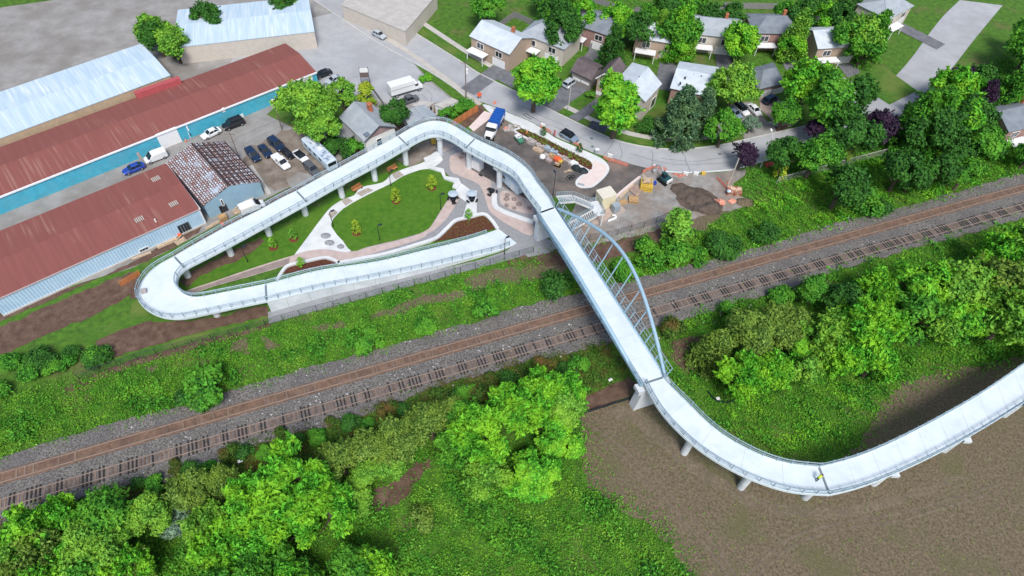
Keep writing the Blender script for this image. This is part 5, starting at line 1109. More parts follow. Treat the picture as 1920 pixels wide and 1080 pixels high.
WV = [(1388, 350), (1404, 326), (1440, 303), (1540, 275), (1600, 262), (1665, 248), (1960, 60), (1960, 200), (1665, 285), (1460, 342), (1410, 374)]
WS = [(-60, 998), (246, 906), (309, 900), (340, 880), (404, 872), (448, 843), (552, 814), (636, 793), (717, 764), (808, 727), (996, 675), (1031, 669), (1143, 644), (1185, 706), (1100, 744), (1080, 735), (1000, 730), (880, 790), (800, 830), (640, 880), (500, 920), (400, 945), (246, 990), (-60, 1090)]
WB = [(-80, 1080), (246, 960), (500, 890), (690, 960), (770, 925), (820, 870), (1092, 790), (1100, 910), (1150, 945), (1205, 975), (1250, 1012), (1340, 1150), (-80, 1150)]
WE = [(1238, 612), (1314, 592), (1394, 565), (1467, 548), (1550, 514), (1644, 486), (1800, 444), (1960, 398), (1960, 668), (1800, 692), (1700, 712), (1660, 745), (1628, 800), (1592, 842), (1510, 864), (1440, 850), (1350, 800), (1290, 735), (1262, 712), (1245, 660)]
cover('meadow_weeds', WL, 46, 0.5, 0.155, 'weed', 1); cover('rank_weeds', WR, 34, 1.0, 0.22, 'weed', 2, 0.4); cover('verge_weeds', WV, 22, 0.6, 0.22, 'mid', 3)
cover('lineside_scrub', WS, 30, 0.9, 0.20, 'scrub', 4, 0.45); cover('woodland_weeds', WB, 40, 0.65, 0.16, 'weed', 5, J=1.6); cover('weeds', WE, 40, 0.55, 0.165, 'weed', 6, J=1.6)
cover('tall_weeds', WL, 26, 1.1, 0.24, 'mid', 11, patch=(.9, .35)); cover('pale_weeds', WL, 16, 0.7, 0.16, 'light', 12, patch=(1.1, .5)); cover('dry_weeds', WL, 14, .5, .15, 'olive', 18, patch=(1.2, .42))
cover('tall_weeds', WB, 26, 1.3, 0.26, 'mid', 13, patch=(.7, .33)); cover('pale_weeds', WB, 20, 0.9, 0.2, 'light', 14, patch=(1.0, .5)); cover('tall_weeds', WE, 24, 1.1, 0.26, 'mid', 15, patch=(.8, .36)); cover('pale_weeds', WE, 18, 0.8, 0.2, 'bright', 16, patch=(.9, .45)); cover('tall_weeds', WR, 24, 1.5, 0.3, 'bright', 17, .35, patch=(.7, .4)); cover('dry_scrub', WS, 14, 1.1, .2, 'scrub', 19, patch=(.3, .5))
cover('meadow_weeds', [(1060, 512), (1100, 500), (1165, 498), (1215, 470), (1205, 519), (1120, 545), (1090, 552)], 30, .6, .2, 'weed', 21); cover('woodland_weeds', [(440, 915), (500, 885), (640, 872), (880, 785), (960, 780), (830, 865), (770, 930), (690, 965), (480, 930)], 26, .7, .2, 'weed', 22)
FL = [(880, 40), (1000, 100), (1200, 140), (1360, 150), (1460, 130), (1600, 120), (1600, 0), (880, -30)]
cover('garden_growth', FL, 5, .5, .22, 'mid', 20, patch=(.6, .2))
cover('fence_weeds', [(985, 482), (1060, 466), (1160, 446), (1240, 428), (1240, 440), (1160, 460), (1060, 482), (990, 498)], 16, 0.4, 0.2, 'weed', 7)
cover('dirt_sprigs', [(1095, 770), (1200, 765), (1300, 850), (1440, 910), (1560, 945), (1660, 920), (1900, 850), (1960, 1100), (1340, 1100), (1200, 970), (1100, 905)], 2.2, 0.12, 0.12, 'olive', 8, clump=0.9)
cover('dirt_sprigs', [(1088, 770), (1130, 800), (1140, 880), (1220, 950), (1300, 1000), (1380, 1100), (1320, 1110), (1200, 972), (1098, 908)], 9, .22, .14, 'weed', 31, clump=.8, patch=(.0, .6), J=1.8)
# ================================================================== vehicles
def paint(name, c, rough=0.25): return mat('paint_' + name, c, rough, spec=0.55)
PNT = {k: paint(k, v) for k, v in {'white': (0.75, 0.77, 0.78), 'black': (0.012, 0.014, 0.02), 'navy': (0.012, 0.03, 0.075), 'blue': (0.02, 0.06, 0.35), 'silver': (0.42, 0.47, 0.52), 'grey': (0.10, 0.11, 0.125), 'steel_blue': (0.20, 0.27, 0.36)}.items()}
M_carglass = mat('car_glass', (0.012, 0.017, 0.022), 0.06, spec=0.7); M_tyre = mat('tyre_rubber', (0.012, 0.012, 0.013), 0.85); M_rim = mat('wheel_rim', (0.40, 0.41, 0.43), 0.35, metal=0.6)
M_head = mat('headlamp_lens', (0.75, 0.77, 0.78), 0.1); M_tail = mat('tail_lamp', (0.45, 0.015, 0.012), 0.2); M_trim = mat('black_trim', (0.02, 0.02, 0.022), 0.6)
def ring(x, zl, zt, hw, r=0.14):
    r = min(r, (zt - zl) / 2.2, hw / 2); return [(x, -hw + r * .4, zl), (x, hw - r * .4, zl), (x, hw, zl + r), (x, hw, zt - r * 1.3), (x, hw - r, zt), (x, -hw + r, zt), (x, -hw, zt - r * 1.3), (x, -hw, zl + r)]
KIND = {
 'sedan': dict(st=[(-2.3, .42, .80, .72), (-2.18, .30, .93, .84), (-1.3, .24, .99, .90), (0, .22, .97, .91), (1.0, .22, .95, .90), (1.7, .25, .86, .88), (2.2, .30, .72, .80), (2.32, .42, .60, .66)], gb=(-1.85, 1.05, .80), gt=(-1.05, 0.20, .60), zr=1.45, wb=1.38),
 'hatch': dict(st=[(-2.1, .42, .90, .74), (-2.02, .30, 1.0, .86), (-1.2, .24, 1.02, .91), (0, .22, 1.0, .91), (1.0, .22, .98, .90), (1.6, .25, .90, .88), (2.1, .30, .76, .80), (2.22, .42, .62, .66)], gb=(-2.0, 1.1, .82), gt=(-1.55, 0.25, .64), zr=1.58, wb=1.3),
 'suv': dict(st=[(-2.3, .45, 1.0, .78), (-2.22, .34, 1.1, .88), (-1.2, .28, 1.12, .94), (0, .28, 1.1, .94), (1.0, .28, 1.08, .93), (1.75, .30, 1.02, .91), (2.2, .34, .90, .85), (2.32, .46, .72, .70)], gb=(-2.2, 1.15, .86), gt=(-1.85, 0.40, .70), zr=1.76, wb=1.42),
 'pickup': dict(st=[(-2.75, .50, 1.05, .86), (-2.7, .42, 1.08, .93), (-1.2, .36, 1.08, .95), (0.6, .34, 1.1, .95), (1.5, .34, 1.1, .94), (2.3, .36, 1.0, .92), (2.7, .45, .85, .80)], gb=(-0.55, 1.55, .86), gt=(-0.35, 0.75, .72), zr=1.78, wb=1.75, bed=(-2.6, -0.65)),
 'van': dict(st=[(-2.4, .40, 1.85, .84), (-2.35, .34, 1.95, .90), (-1.0, .30, 2.0, .95), (0.4, .30, 1.98, .95), (0.9, .30, 1.65, .94), (1.55, .30, 1.1, .92), (2.2, .34, .92, .86), (2.38, .45, .70, .70)], gb=(0.55, 1.62, .90), gt=(0.50, 1.0, .80), zr=1.80, wb=1.5),
}
VM = {}
def wheel_meshes():
    if 'w' not in VM:
        t = MB(); t.loft([[(r * math.cos(k * math.pi / 9), y, r * math.sin(k * math.pi / 9)) for k in range(18)] for y, r in ((-.11, .26), (-.10, .33), (.10, .33), (.11, .26))]); VM['w'] = t.mesh('tyre', True); VM['w'].materials.append(M_tyre)
        t = MB(); t.loft([[(r * math.cos(k * math.pi / 7), y, r * math.sin(k * math.pi / 7)) for k in range(14)] for y, r in ((-.125, .21), (.125, .21))]); VM['r'] = t.mesh('rim'); VM['r'].materials.append(M_rim)
    return VM['w'], VM['r']
def addw(root, x, y, z=.33, s=1.0):
    w, r = wheel_meshes(); o = bpy.data.objects.new('wheel', w); COL.objects.link(o); o.parent = root; o.location = (x, y, z * s); o.scale = (s, s, s)
    c = bpy.data.objects.new('rim', r); COL.objects.link(c); c.parent = o
def shared(root, name, me, m):
    o = bpy.data.objects.new(name, me); COL.objects.link(o); o.parent = root
    if not me.materials: me.materials.append(m)
    o.material_slots[0].link = 'OBJECT'; o.material_slots[0].material = m; return o
def car_mesh(kind):
    if kind in VM: return VM[kind]
    k = KIND[kind]; b = MB(); b.loft([ring(*s) for s in k['st']]); body = b.mesh('body', False)
    bm = bmesh.new(); bm.from_mesh(body); bmesh.ops.bevel(bm, geom=[e for e in bm.edges if e.calc_face_angle(0) > 0.6], offset=0.05, segments=2, affect='EDGES'); bm.to_mesh(body); bm.free()
    x0, x1, hw = k['gb']; t0, t1, th = k['gt']; zr = k['zr']; zb = 0.9 if kind != 'van' else 1.15
    if kind in ('suv', 'pickup'): zb = 1.03
    g = MB(); g.loft([[(x0, -hw, zb), (x1, -hw, zb), (x1, hw, zb), (x0, hw, zb)], [(t0, -th, zr), (t1, -th, zr), (t1, th, zr), (t0, th, zr)]]); glass = g.mesh('glass')
    r = MB()
    if kind != 'van':
        r.loft([[(t0 - .1, -th - .04, zr - .03), (t1 + .1, -th - .04, zr - .03), (t1 + .1, th + .04, zr - .03), (t0 - .1, th + .04, zr - .03)], [(t0 + .05, -th + .08, zr + .05), (t1 - .05, -th + .08, zr + .05), (t1 - .05, th - .08, zr + .05), (t0 + .05, th - .08, zr + .05)]])
        for sx in (-1, 1):
            for (bx, tx) in ((x0, t0), (x1, t1), ((x0 + x1) / 2 - .1, (t0 + t1) / 2 - .1)): r.bar((bx, sx * (hw + .01), zb), (tx, sx * (th + .03), zr), 0.09, 0.06)
    roof = r.mesh('roof') if r.v else None
    VM[kind] = (body, glass, roof); return VM[kind]
def car(kind, col, rear, front, label, name='parked_car', cat='car', group=None, roofc=None, scale=1.0, L=None):
    a, f = P(*rear, 0.5), P(*front, 0.5); c = (a + f) / 2; yaw = math.atan2(f.y - a.y, f.x - a.x); k = KIND[kind]
    root = thing(name, label, cat, (c.x, c.y, 0.10), yaw, group, scale); body, glass, roof = car_mesh(kind)
    shared(root, 'body', body, PNT[col]); shared(root, 'window_glass', glass, M_carglass)
    if roof: shared(root, 'roof', roof, PNT[roofc or col])
    wb = k['wb']; hw = k['st'][3][3] - .09
    for x in (-wb, wb):
        for y in (-hw, hw): addw(root, x, y)
    xe = k['st'][-2]; xb = k['st'][1]
    for y in (-1, 1):
        m = MB(); m.box((xe[0] - .02, y * (xe[3] - .2), (xe[1] + xe[2]) / 2 + .12), (.22, .3, .13)); m.obj('headlight', M_head, root)
        m = MB(); m.box((xb[0] + .03, y * (xb[3] - .12), xb[2] - .22), (.12, .22, .16)); m.obj('tail_light', M_tail, root)
    if 'bed' in k:
        m = MB(); m.box(((k['bed'][0] + k['bed'][1]) / 2, 0, 1.085), (k['bed'][1] - k['bed'][0] - .1, 1.6, .03)); m.obj('cargo_bed', PNT['white'] if col == 'white' else M_trim, root)
    for y in (-1, 1): m = MB(); m.box((k['gb'][1] - .25, y * (k['gb'][2] + .16), 1.0 if kind in ('sedan', 'hatch') else 1.15), (.14, .22, .14)); m.obj('mirror', PNT[col], root)
    return root
G1 = 'cars parked in the yard'
car('van', 'white', (311, 289), (274, 303), 'white panel van parked by the cyan wall', 'parked_van', 'van')
car('sedan', 'blue', (266, 311), (236, 323), 'bright blue car by the cyan wall at the edge of the photo')
car('sedan', 'white', (412, 243.5), (380, 258.5), 'white sedan with sunroof parked by the cyan wall')
car('suv', 'black', (456, 227), (420, 241), 'black pickup-like SUV parked by the cyan wall', scale=1.1)
car('suv', 'navy', (467, 283), (483, 301), 'dark navy SUV nearest the rusty roofed workshop', group=G1)
car('sedan', 'navy', (490, 275), (505, 293), 'dark blue sedan between the two navy SUVs', group=G1, roofc='navy')
car('suv', 'navy', (508, 263), (530, 282), 'dark navy SUV nearest the yard pole', group=G1, scale=1.05)
car('pickup', 'white', (514, 292), (541, 318), 'white pickup truck in the middle of the muddy yard', 'pickup_truck', 'pickup', scale=1.02)
car('hatch', 'black', (533, 283), (546, 294), 'small black car behind the white pickup', group=G1, scale=0.85)
car('sedan', 'white', (554, 286), (575, 303), 'white sedan with black roof beside the camper', group=G1, roofc='black')
car('suv', 'grey', (574, 308), (596, 329), 'dark grey SUV closest to the elevated ramp', group=G1)
car('sedan', 'silver', (640, 145), (612, 157), 'silver sedan alone on the yard behind the trees')
car('sedan', 'black', (618, 135), (594, 144), 'black car at the top edge of the photo')
car('pickup', 'grey', (752, 194), (778, 185), 'dark grey pickup beside the white box truck', 'pickup_truck', 'pickup')
car('hatch', 'steel_blue', (1053, 249), (1081, 265), 'blue-grey hatchback driving along the street', 'hatchback', 'car', roofc='black', scale=1.08)
car('suv', 'silver', (1060, 163), (1078, 151), 'silver SUV on the wide driveway', roofc='silver')
car('sedan', 'steel_blue', (1366, 206), (1388, 222), 'blue-grey sedan beside the two white cars on the driveway')
car('suv', 'white', (1380, 198), (1400, 216), 'white SUV with black roof in the middle of the driveway', roofc='black')
car('sedan', 'white', (1404, 197), (1425, 218), 'white sedan on the driveway nearest the grey garage')
car('hatch', 'black', (1338, 222), (1356, 212), 'black car half hidden by trees beside the firs')
car('suv', 'navy', (1436, 192), (1452, 184), 'dark blue car before the white garage doors')
car('van', 'white', (456, 397), (492, 383), 'white van squeezed between workshop and elevated ramp', 'parked_van', 'van', scale=1.05)
for x0, y0, x1, y1, c in ((430, 60, 455, 52, 'white'), (480, 80, 505, 72, 'grey'), (700, 60, 722, 72, 'silver'), (170, 390, 140, 402, 'white')): car('sedan', c, (x0, y0), (x1, y1), 'car parked on the yard outside the frame of the photograph', group='cars outside the frame')
def place(name, label, cat, rear, front, group=None, scale=1.0):
    a, f = P(*rear, 0.3), P(*front, 0.3); c = (a + f) / 2; return thing(name, label, cat, (c.x, c.y, 0.10), math.atan2(f.y - a.y, f.x - a.x), group, scale)
# box truck
r = place('box_truck', 'white box truck parked nose to the street', 'truck', (731, 181), (788, 164))
m = MB(); m.box((-0.9, 0, 2.2), (6.2, 2.4, 2.5)); m.obj('cargo_box', PNT['white'], r, bevel=0.05)
m = MB(); m.loft([ring(2.2, .8, 2.6, 1.05), ring(3.0, .7, 2.5, 1.05), ring(3.5, .6, 1.75, 1.02), ring(4.3, .6, 1.5, .98), ring(4.45, .7, 1.2, .85)]); m.obj('cab', PNT['white'], r)
m = MB(); m.add([(3.02, -.9, 2.42), (3.02, .9, 2.42), (3.52, .9, 1.8), (3.52, -.9, 1.8)], [(0, 1, 2, 3)]); m.obj('windshield', M_carglass, r)
for y in (-1, 1): m = MB(); m.box((2.75, y * 1.05, 2.0), (.8, .04, .6)); m.obj('window_glass', M_carglass, r)
m = MB(); m.box((0.6, 0, .75), (7.2, 1.0, .25)); m.obj('chassis', M_trim, r); m = MB(); m.bar((-4.0, -1.21, 2.35), (2.2, -1.21, 2.35), .05, .12); m.obj('side_stripe', mat('grey_stripe', (.3, .33, .34), .6), r)
for x in (-2.6, 3.4):
    for y in (-.95, .95): addw(r, x, y, .33, 1.35)
# blue tipper truck
r = place('tipper_truck', 'big truck with blue tipper body and white cab in the new parking lot', 'truck', (938, 221), (917, 261))
m = MB(); m.loft([ring(-4.3, 1.2, 2.7, 1.05), ring(-4.1, 1.0, 3.0, 1.25, .3), ring(-1.0, 1.0, 3.05, 1.3, .3), ring(1.3, 1.0, 3.0, 1.25, .3)]); m.obj('tipper_body', paint('tipper_blue', (0.012, 0.10, 0.42), .4), r)
m = MB()
for k in range(7): m.bar((-3.9 + k * .82, -1.2, 3.06), (-3.9 + k * .82, 1.2, 3.06), .12, .1)
m.obj('tarp_bow', paint('tipper_dark_blue', (0.008, 0.05, 0.25), .5), r)
for y in (-1, 1): m = MB(); m.box((-1.6, y * 1.29, 2.0), (2.6, .05, .5)); m.obj('side_panel', PNT['white'], r)
m = MB(); m.loft([ring(1.6, .9, 2.85, 1.15), ring(2.4, .9, 2.9, 1.2), ring(3.1, .9, 2.75, 1.18)]); m.obj('cab', PNT['white'], r)
m = MB(); m.add([(3.12, -1.05, 2.7), (3.12, 1.05, 2.7), (3.5, 1.05, 1.95), (3.5, -1.05, 1.95)], [(0, 1, 2, 3)]); m.box((2.9, 0, 2.3), (.5, 2.42, .6)); m.obj('windshield', M_carglass, r)
m = MB(); m.loft([ring(3.1, .8, 1.95, 1.1), ring(4.6, .8, 1.8, .95), ring(4.85, .85, 1.5, .85)]); m.obj('bonnet', PNT['white'], r)
m = MB(); m.box((4.9, 0, 1.2), (.12, 1.1, .6)); m.obj('grille', M_trim, r); m = MB(); m.box((0, 0, .85), (9.0, .9, .3)); m.obj('chassis', M_trim, r)
for y in (-1, 1): m = MB(); m.box((4.75, y * .85, 1.2), (.2, .3, .3)); m.obj('headlight', M_head, r)
for x in (-3.2, -2.0, 3.9):
    for y in (-1.05, 1.05): addw(r, x, y, .33, 1.55)
# camper bus
r = place('camper_bus', 'long pale blue and white camper with streaked roof beside the dark thicket', 'camper', (577, 272), (628, 322))
M_camp = mat('camper_white', (0.55, 0.66, 0.75), 0.5, var=0.06); m = MB(); m.loft([ring(-5.3, .6, 2.9, 1.2, .2), ring(-5.1, .5, 3.05, 1.28, .25), ring(5.0, .5, 3.05, 1.28, .25), ring(5.25, .6, 2.7, 1.2, .2)]); m.obj('body', M_camp, r)
m = MB(); m.box((0, 0, 3.06), (10.0, 2.1, .05)); m.obj('roof', mat('streaked_roof', (0.52, 0.60, 0.68), .7, col2=(0.16, 0.24, 0.34), scale=0.9, thr=(.5, .62)), r)
for x in (-2.2, 0.4): m = MB(); m.box((x, 0.1, 3.2), (1.1, .9, .3)); m.obj('roof_vent', PNT['white'], r, bevel=.06)
for x in (-3.6, -1.8, 0.2, 2.4):
    for y in (-1, 1): m = MB(); m.box((x, y * 1.28, 2.1), (1.1, .04, .6)); m.obj('window_glass', M_carglass, r)
m = MB(); m.box((5.22, 0, 2.1), (.1, 1.9, .8)); m.obj('windshield', M_carglass, r); m = MB(); m.bar((-5.0, -1.3, 1.2), (5.0, -1.3, 1.2), .03, .3); m.obj('side_stripe', mat('grey_stripe', (0, 0, 0)), r)
for x in (-2.9, 3.4):
    for y in (-1.1, 1.1): addw(r, x, y, .33, 1.3)
# trailer under the ramp
r = place('site_trailer', 'pale blue-white site trailer tucked under the ramp by the plaza', 'trailer', (942, 331), (979, 366))
m = MB(); m.box((0, 0, 1.75), (6.6, 2.3, 2.3)); m.obj('body', M_camp, r, bevel=.08); m = MB(); m.box((-1.6, -1.16, 2.1), (.9, .05, .6)); m.obj('window_glass', M_carglass, r); m = MB(); m.box((1.5, -1.16, 1.6), (.8, .05, 1.8)); m.obj('door', PNT['white'], r)
m = MB(); m.box((0, 0, .55), (6.2, 1.2, .15)); m.bar((3.3, 0, .55), (4.4, 0, .5), .12); m.obj('chassis', M_trim, r)
for y in (-1.05, 1.05): addw(r, 0, y, .33, 1.1)
# mini excavator
r = place('mini_excavator', 'small excavator with dark green house and white counterweight beside the dirt pile', 'excavator', (1252, 345), (1238, 334))
for y in (-.75, .75):
    m = MB(); m.loft([[(x, y - .2, z), (x, y + .2, z)][::1] + [(x, y + .2, z + h), (x, y - .2, z + h)] for x, z, h in ((-1.4, .2, .35), (-1.1, .02, .7), (1.1, .02, .7), (1.4, .2, .35))]); m.obj('track', M_tyre, r)
M_exg = paint('excavator_green', (0.015, 0.07, 0.075), .4); m = MB(); m.loft([ring(-1.3, .8, 1.6, .9), ring(0.4, .8, 1.7, .95), ring(.9, .8, 1.3, .7)]); m.obj('house', M_exg, r); m = MB(); m.box((-1.35, 0, 1.2), (.45, 1.6, .8)); m.obj('counterweight', PNT['white'], r, bevel=.1)
m = MB(); m.loft([[(-.5, .0, 1.6), (.7, .0, 1.6), (.7, .85, 1.6), (-.5, .85, 1.6)], [(-.4, .08, 2.6), (.55, .08, 2.6), (.55, .78, 2.6), (-.4, .78, 2.6)]]); m.obj('cab', M_carglass, r); m = MB(); m.box((.08, .43, 2.63), (1.1, .85, .08)); m.obj('cab_roof', M_exg, r)
M_exb = mat('grey_boom', (.42, .45, .47), .5, var=.1); m = MB(); m.bar((.7, -.3, 1.3), (2.0, -.3, 2.9), .25, .35); m.bar((2.0, -.3, 2.9), (3.2, -.3, 2.3), .22, .3); m.obj('boom', M_exb, r); m = MB(); m.bar((3.2, -.3, 2.3), (3.3, -.3, .9), .18, .26); m.obj('dipper_arm', M_exb, r)
m = MB(); m.loft([[(3.1, -.75, .95), (3.6, -.75, .95), (3.45, -.75, .3), (3.0, -.75, .4)], [(3.1, .15, .95), (3.6, .15, .95), (3.45, .15, .3), (3.0, .15, .4)]]); m.obj('bucket', M_exb, r)
# green and white site buggy
r = place('site_buggy', 'small white and green site buggy by the island bed', 'buggy', (969, 259), (978, 269))
m = MB(); m.loft([ring(-1.2, .4, 1.0, .65), ring(.2, .4, 1.05, .7), ring(1.2, .4, .85, .6)]); m.obj('body', mat('buggy_green', (.06, .22, .14), .5), r); m = MB(); m.box((-.5, 0, 1.12), (1.3, 1.3, .35)); m.obj('tipping_tray', PNT['white'], r, bevel=.04)
m = MB(); m.bar((.3, -.6, 1), (.3, -.6, 1.8), .07); m.bar((.3, .6, 1), (.3, .6, 1.8), .07); m.bar((.3, -.6, 1.8), (.3, .6, 1.8), .07); m.obj('roll_bar', M_trim, r)
for x in (-.8, .8):
    for y in (-.6, .6): addw(r, x, y, .33, .9)
# ================================================================== street furniture, park fittings, building site
M_wood = mat('pale_timber', (0.54, 0.42, 0.30), 0.85, var=0.15, scale=2); M_wood2 = mat('tan_pallet_wood', (0.46, 0.30, 0.15), 0.85, var=0.2, scale=3, isl=0.2); M_bench = mat('orange_bench_wood', (0.46, 0.20, 0.08), 0.7, var=0.1)
M_fencew = mat('cedar_fence', (0.50, 0.19, 0.07), 0.85, isl=0.15, var=0.1, scale=2); M_redor = mat('orange_red_plastic', (0.72, 0.13, 0.05), 0.6, var=0.1); M_white2 = mat('white_plastic', (0.78, 0.79, 0.79), 0.5)
M_net = mat('salmon_mesh', (0.68, 0.26, 0.19), 0.8, var=0.12, scale=3); M_stone = mat('grey_stone_stack', (0.40, 0.37, 0.36), 0.9, var=0.12, scale=2, isl=0.12); M_blues = mat('grey_blue_stack', (0.34, 0.42, 0.49), 0.8, var=0.08, isl=0.1)
M_tarp = mat('black_tarp', (0.02, 0.03, 0.035), 0.6, var=0.3, scale=2); M_pole = mat('weathered_pole', (0.20, 0.16, 0.13), 0.9, var=0.15); M_polew = mat('pale_pole', (0.52, 0.52, 0.50), 0.6, var=0.06)
M_canopy = mat('blue_grey_canopy', (0.42, 0.50, 0.58), 0.6, var=0.05); M_yel = mat('yellow_board', (0.62, 0.42, 0.07), 0.8, var=0.12); M_cab = mat('grey_cabinet', (0.30, 0.36, 0.40), 0.5)
M_wire = mat('fence_wire', (0.05, 0.055, 0.06), 0.6)
# park lamps
def lamp(label, foot, h=4.1, yaw=0.6, group='black lamp posts in the park', both=False):
    g = P(*foot); r = thing('lamp_post', label, 'lamp post', (g.x, g.y, 0.05), yaw, group)
    m = MB(); m.cyl((0, 0), .16, .13, 0, .25, 10); m.cyl((0, 0), .075, .06, .2, h, 8); m.obj('pole', M_dark, r)
    m = MB(); m.bar((0, 0, h - .05), (.55, 0, h + .05), .08); m.obj('arm', M_dark, r); m = MB(); m.box((.62, 0, h + .05), (.75, .42, .12)); m.obj('lamp_head', mat('lamp_head_black', (.02, .03, .05), .4), r, bevel=.03)
lamp('black lamp post on the pale walk at the corner of the lawn by the boulders', (625, 425)); lamp('black lamp post on the pale walk beside a gravel bed, close to the ramp', (733, 349)); lamp('black lamp post between the lawn and the shaded picnic tables', (827, 393))
lamp('black lamp post on the lawn edge by the pink footpath', (712.5, 451)); lamp('black lamp post on the grass below the elevated ramp near its tight bend', (464.5, 491)); lamp('black lamp post at the low end of the walled ramp', (946, 477), 4.6); lamp('tall black lamp post at the parking lot edge by the stair', (1037, 366), 6.0, 1.9)
# benches
for foot, yw, l in (((671, 357), 0.85, 'wooden bench with orange slats on the gravel bed nearer the boulders'), ((737, 321), 0.80, 'wooden bench with orange slats on the gravel bed nearer the plaza')):
    g = P(*foot); r = thing('park_bench', l, 'bench', (g.x, g.y, 0.1), yw, 'wooden park benches', 1.25)
    m = MB(); [m.box((0, -.2 + k * .14, .45), (1.9, .11, .05)) for k in range(4)]; m.obj('seat', M_bench, r); m = MB(); [m.box((0, .33 + k * .03, .6 + k * .15), (1.9, .04, .12)) for k in range(3)]; m.obj('backrest', M_bench, r)
    for x in (-.75, .75): m = MB(); m.box((x, 0, .21), (.08, .5, .42)); m.bar((x, .28, .4), (x, .42, .98), .06); m.obj('leg', M_dark, r)
# tables with canopies
def table(label, foot, yaw, canopy=None):
    g = P(*foot); r = thing('picnic_table', label, 'picnic table', (g.x, g.y, 0.09), yaw, 'black picnic tables on the plaza', 1.1)
    m = MB(); m.cyl((0, 0), .62, .62, .72, .78, 18); m.obj('tabletop', M_dark, r); m = MB(); m.cyl((0, 0), .1, .07, 0, .73, 8); m.cyl((0, 0), .4, .4, 0, .04, 14); m.obj('pedestal', M_dark, r)
    for k in range(3): a = k * 2.094 + .5; m = MB(); m.loft([[(math.cos(a + t) * q, math.sin(a + t) * q, z) for t, q in ((-.42, .85), (0, .85), (.42, .85), (.42, 1.2), (0, 1.22), (-.42, 1.2))] for z in (.42, .48)]); m.bar((math.cos(a) * 1.0, math.sin(a) * 1.0, 0), (math.cos(a) * 1.0, math.sin(a) * 1.0, .43), .09); m.obj('seat', M_dark, r)
    if canopy:
        u = thing('shade_canopy', canopy, 'canopy', (g.x, g.y, 0.09), 0, 'round shade canopies'); m = MB(); m.cyl((0, 0), .05, .05, .8, 2.25, 8); m.obj('pole', M_dark, u); m = MB(); m.cyl((0, 0), 1.0, 1.02, 2.15, 2.2, 24); m.loft([[(rr * math.cos(k * .2618), rr * math.sin(k * .2618), z) for k in range(24)] for rr, z in ((1.02, 2.2), (.5, 2.34), (.08, 2.42))]); m.obj('shade', M_canopy, u)
table('black round picnic table on the pink footpath under the canopy at the lawn edge', (850, 378), .3, 'round blue-grey canopy over the table at the lawn edge'); table('black round picnic table under the canopy on white paving', (885, 377), 1.3, 'round blue-grey canopy over the table on white paving'); table('black round picnic table standing in the open next to a ramp column', (922, 363), -.4)
# boulders
def boulder(label, px, rx, ry, rz, m, group, seed, z=0.08):
    g = P(*px); b = MB(); b.dome((g.x, g.y, z), rx, ry, rz, 12, 5, .1, seed); tag(b.obj('boulder', m, smooth=True), label, 'boulder', group)
for i, (x, y, s) in enumerate(((951, 366.5, .5), (950, 374, .62), (963.5, 374.5, .5), (950, 386, .48), (973, 384, .62), (964, 391, .45), (993, 391, .5), (867, 289, .42), (864, 296.5, .5))):
    boulder('rounded brown boulder on pink paving' if i > 6 else 'rounded brown boulder in the pink stone bed beside the ramp', (x, y), s, s * .9, s * .9, M_brownbld, 'pair of boulders on pink paving' if i > 6 else 'boulders in the pink stone bed', i)
for i, (x, y, sx, sy, l) in enumerate(((611, 443, 1.0, .75, 'largest flat grey boulder on the pale walk'), (618, 456, .95, .7, 'middle flat grey boulder on the pale walk'), (639, 463, .7, .55, 'smallest flat grey boulder on the pale walk, by the lawn point'))): boulder(l, (x, y), sx, sy, .45, M_rock, 'flat boulders on the pale walk', 40 + i, .1)
# drain grates, manholes
def flat(name, label, cat, px, sx, sy, yaw, m, z, group=None):
    g = P(*px); b = MB(); b.box((g.x, g.y, z), (sx, sy, .03), yaw); return tag(b.obj(name, m), label, cat, group)
flat('drain_grate', 'dark grate in pink paving beside the parking edge', 'grate', (901, 329), 1.0, .5, -.6, M_dark, .11); flat('tactile_plate', 'dark tactile plate at the tip of the pink island end', 'plate', (1089, 347), 1.5, .6, -.25, M_cab, .22)
for x, y, l in ((1109, 260, 'dark manhole cover in the street beyond the hatchback'), (1349, 289, 'dark manhole cover in the street near the purple tree'), (1111, 275, 'dark drain cover by the kerb next to the island')):
    g = P(x, y); b = MB(); b.cyl((g.x, g.y), .42, .42, .05, .075, 14); tag(b.obj('manhole_cover', M_joint), l, 'manhole cover')
# planting stubs in beds are ground cover
def sprigs(name, poly, n, s, leaf, seed, z=.16):
    W = PP(poly); g = np.random.default_rng(seed); x0, x1 = min(p.x for p in W), max(p.x for p in W); y0, y1 = min(p.y for p in W), max(p.y for p in W)
    X, Y = g.uniform(x0, x1, n * 4), g.uniform(y0, y1, n * 4); k = inside(W, X, Y); X, Y = X[k][:n], Y[k][:n]
    me = leaf_quads(name, np.stack([X, Y, z + g.uniform(0, .25, len(X))], 1), g.normal(size=(len(X), 3)) * .6 + np.array([0, 0, .6]), s * g.uniform(.6, 1.3, len(X)), seed, .6); me.materials.append(LF[leaf]); o = bpy.data.objects.new(name, me); COL.objects.link(o); stuff(o)
sprigs('bed_plants', [(969, 246), (977, 241), (1020, 260), (1068, 285), (1098, 299), (1109, 306), (1108, 313), (1103, 316), (1060, 293), (1010, 268)], 620, .20, 'olive', 3, .3)
sprigs('bed_plants', [(795, 456), (829, 441), (857, 415), (906, 404), (931, 427), (871, 442)], 420, .085, 'olive', 4)
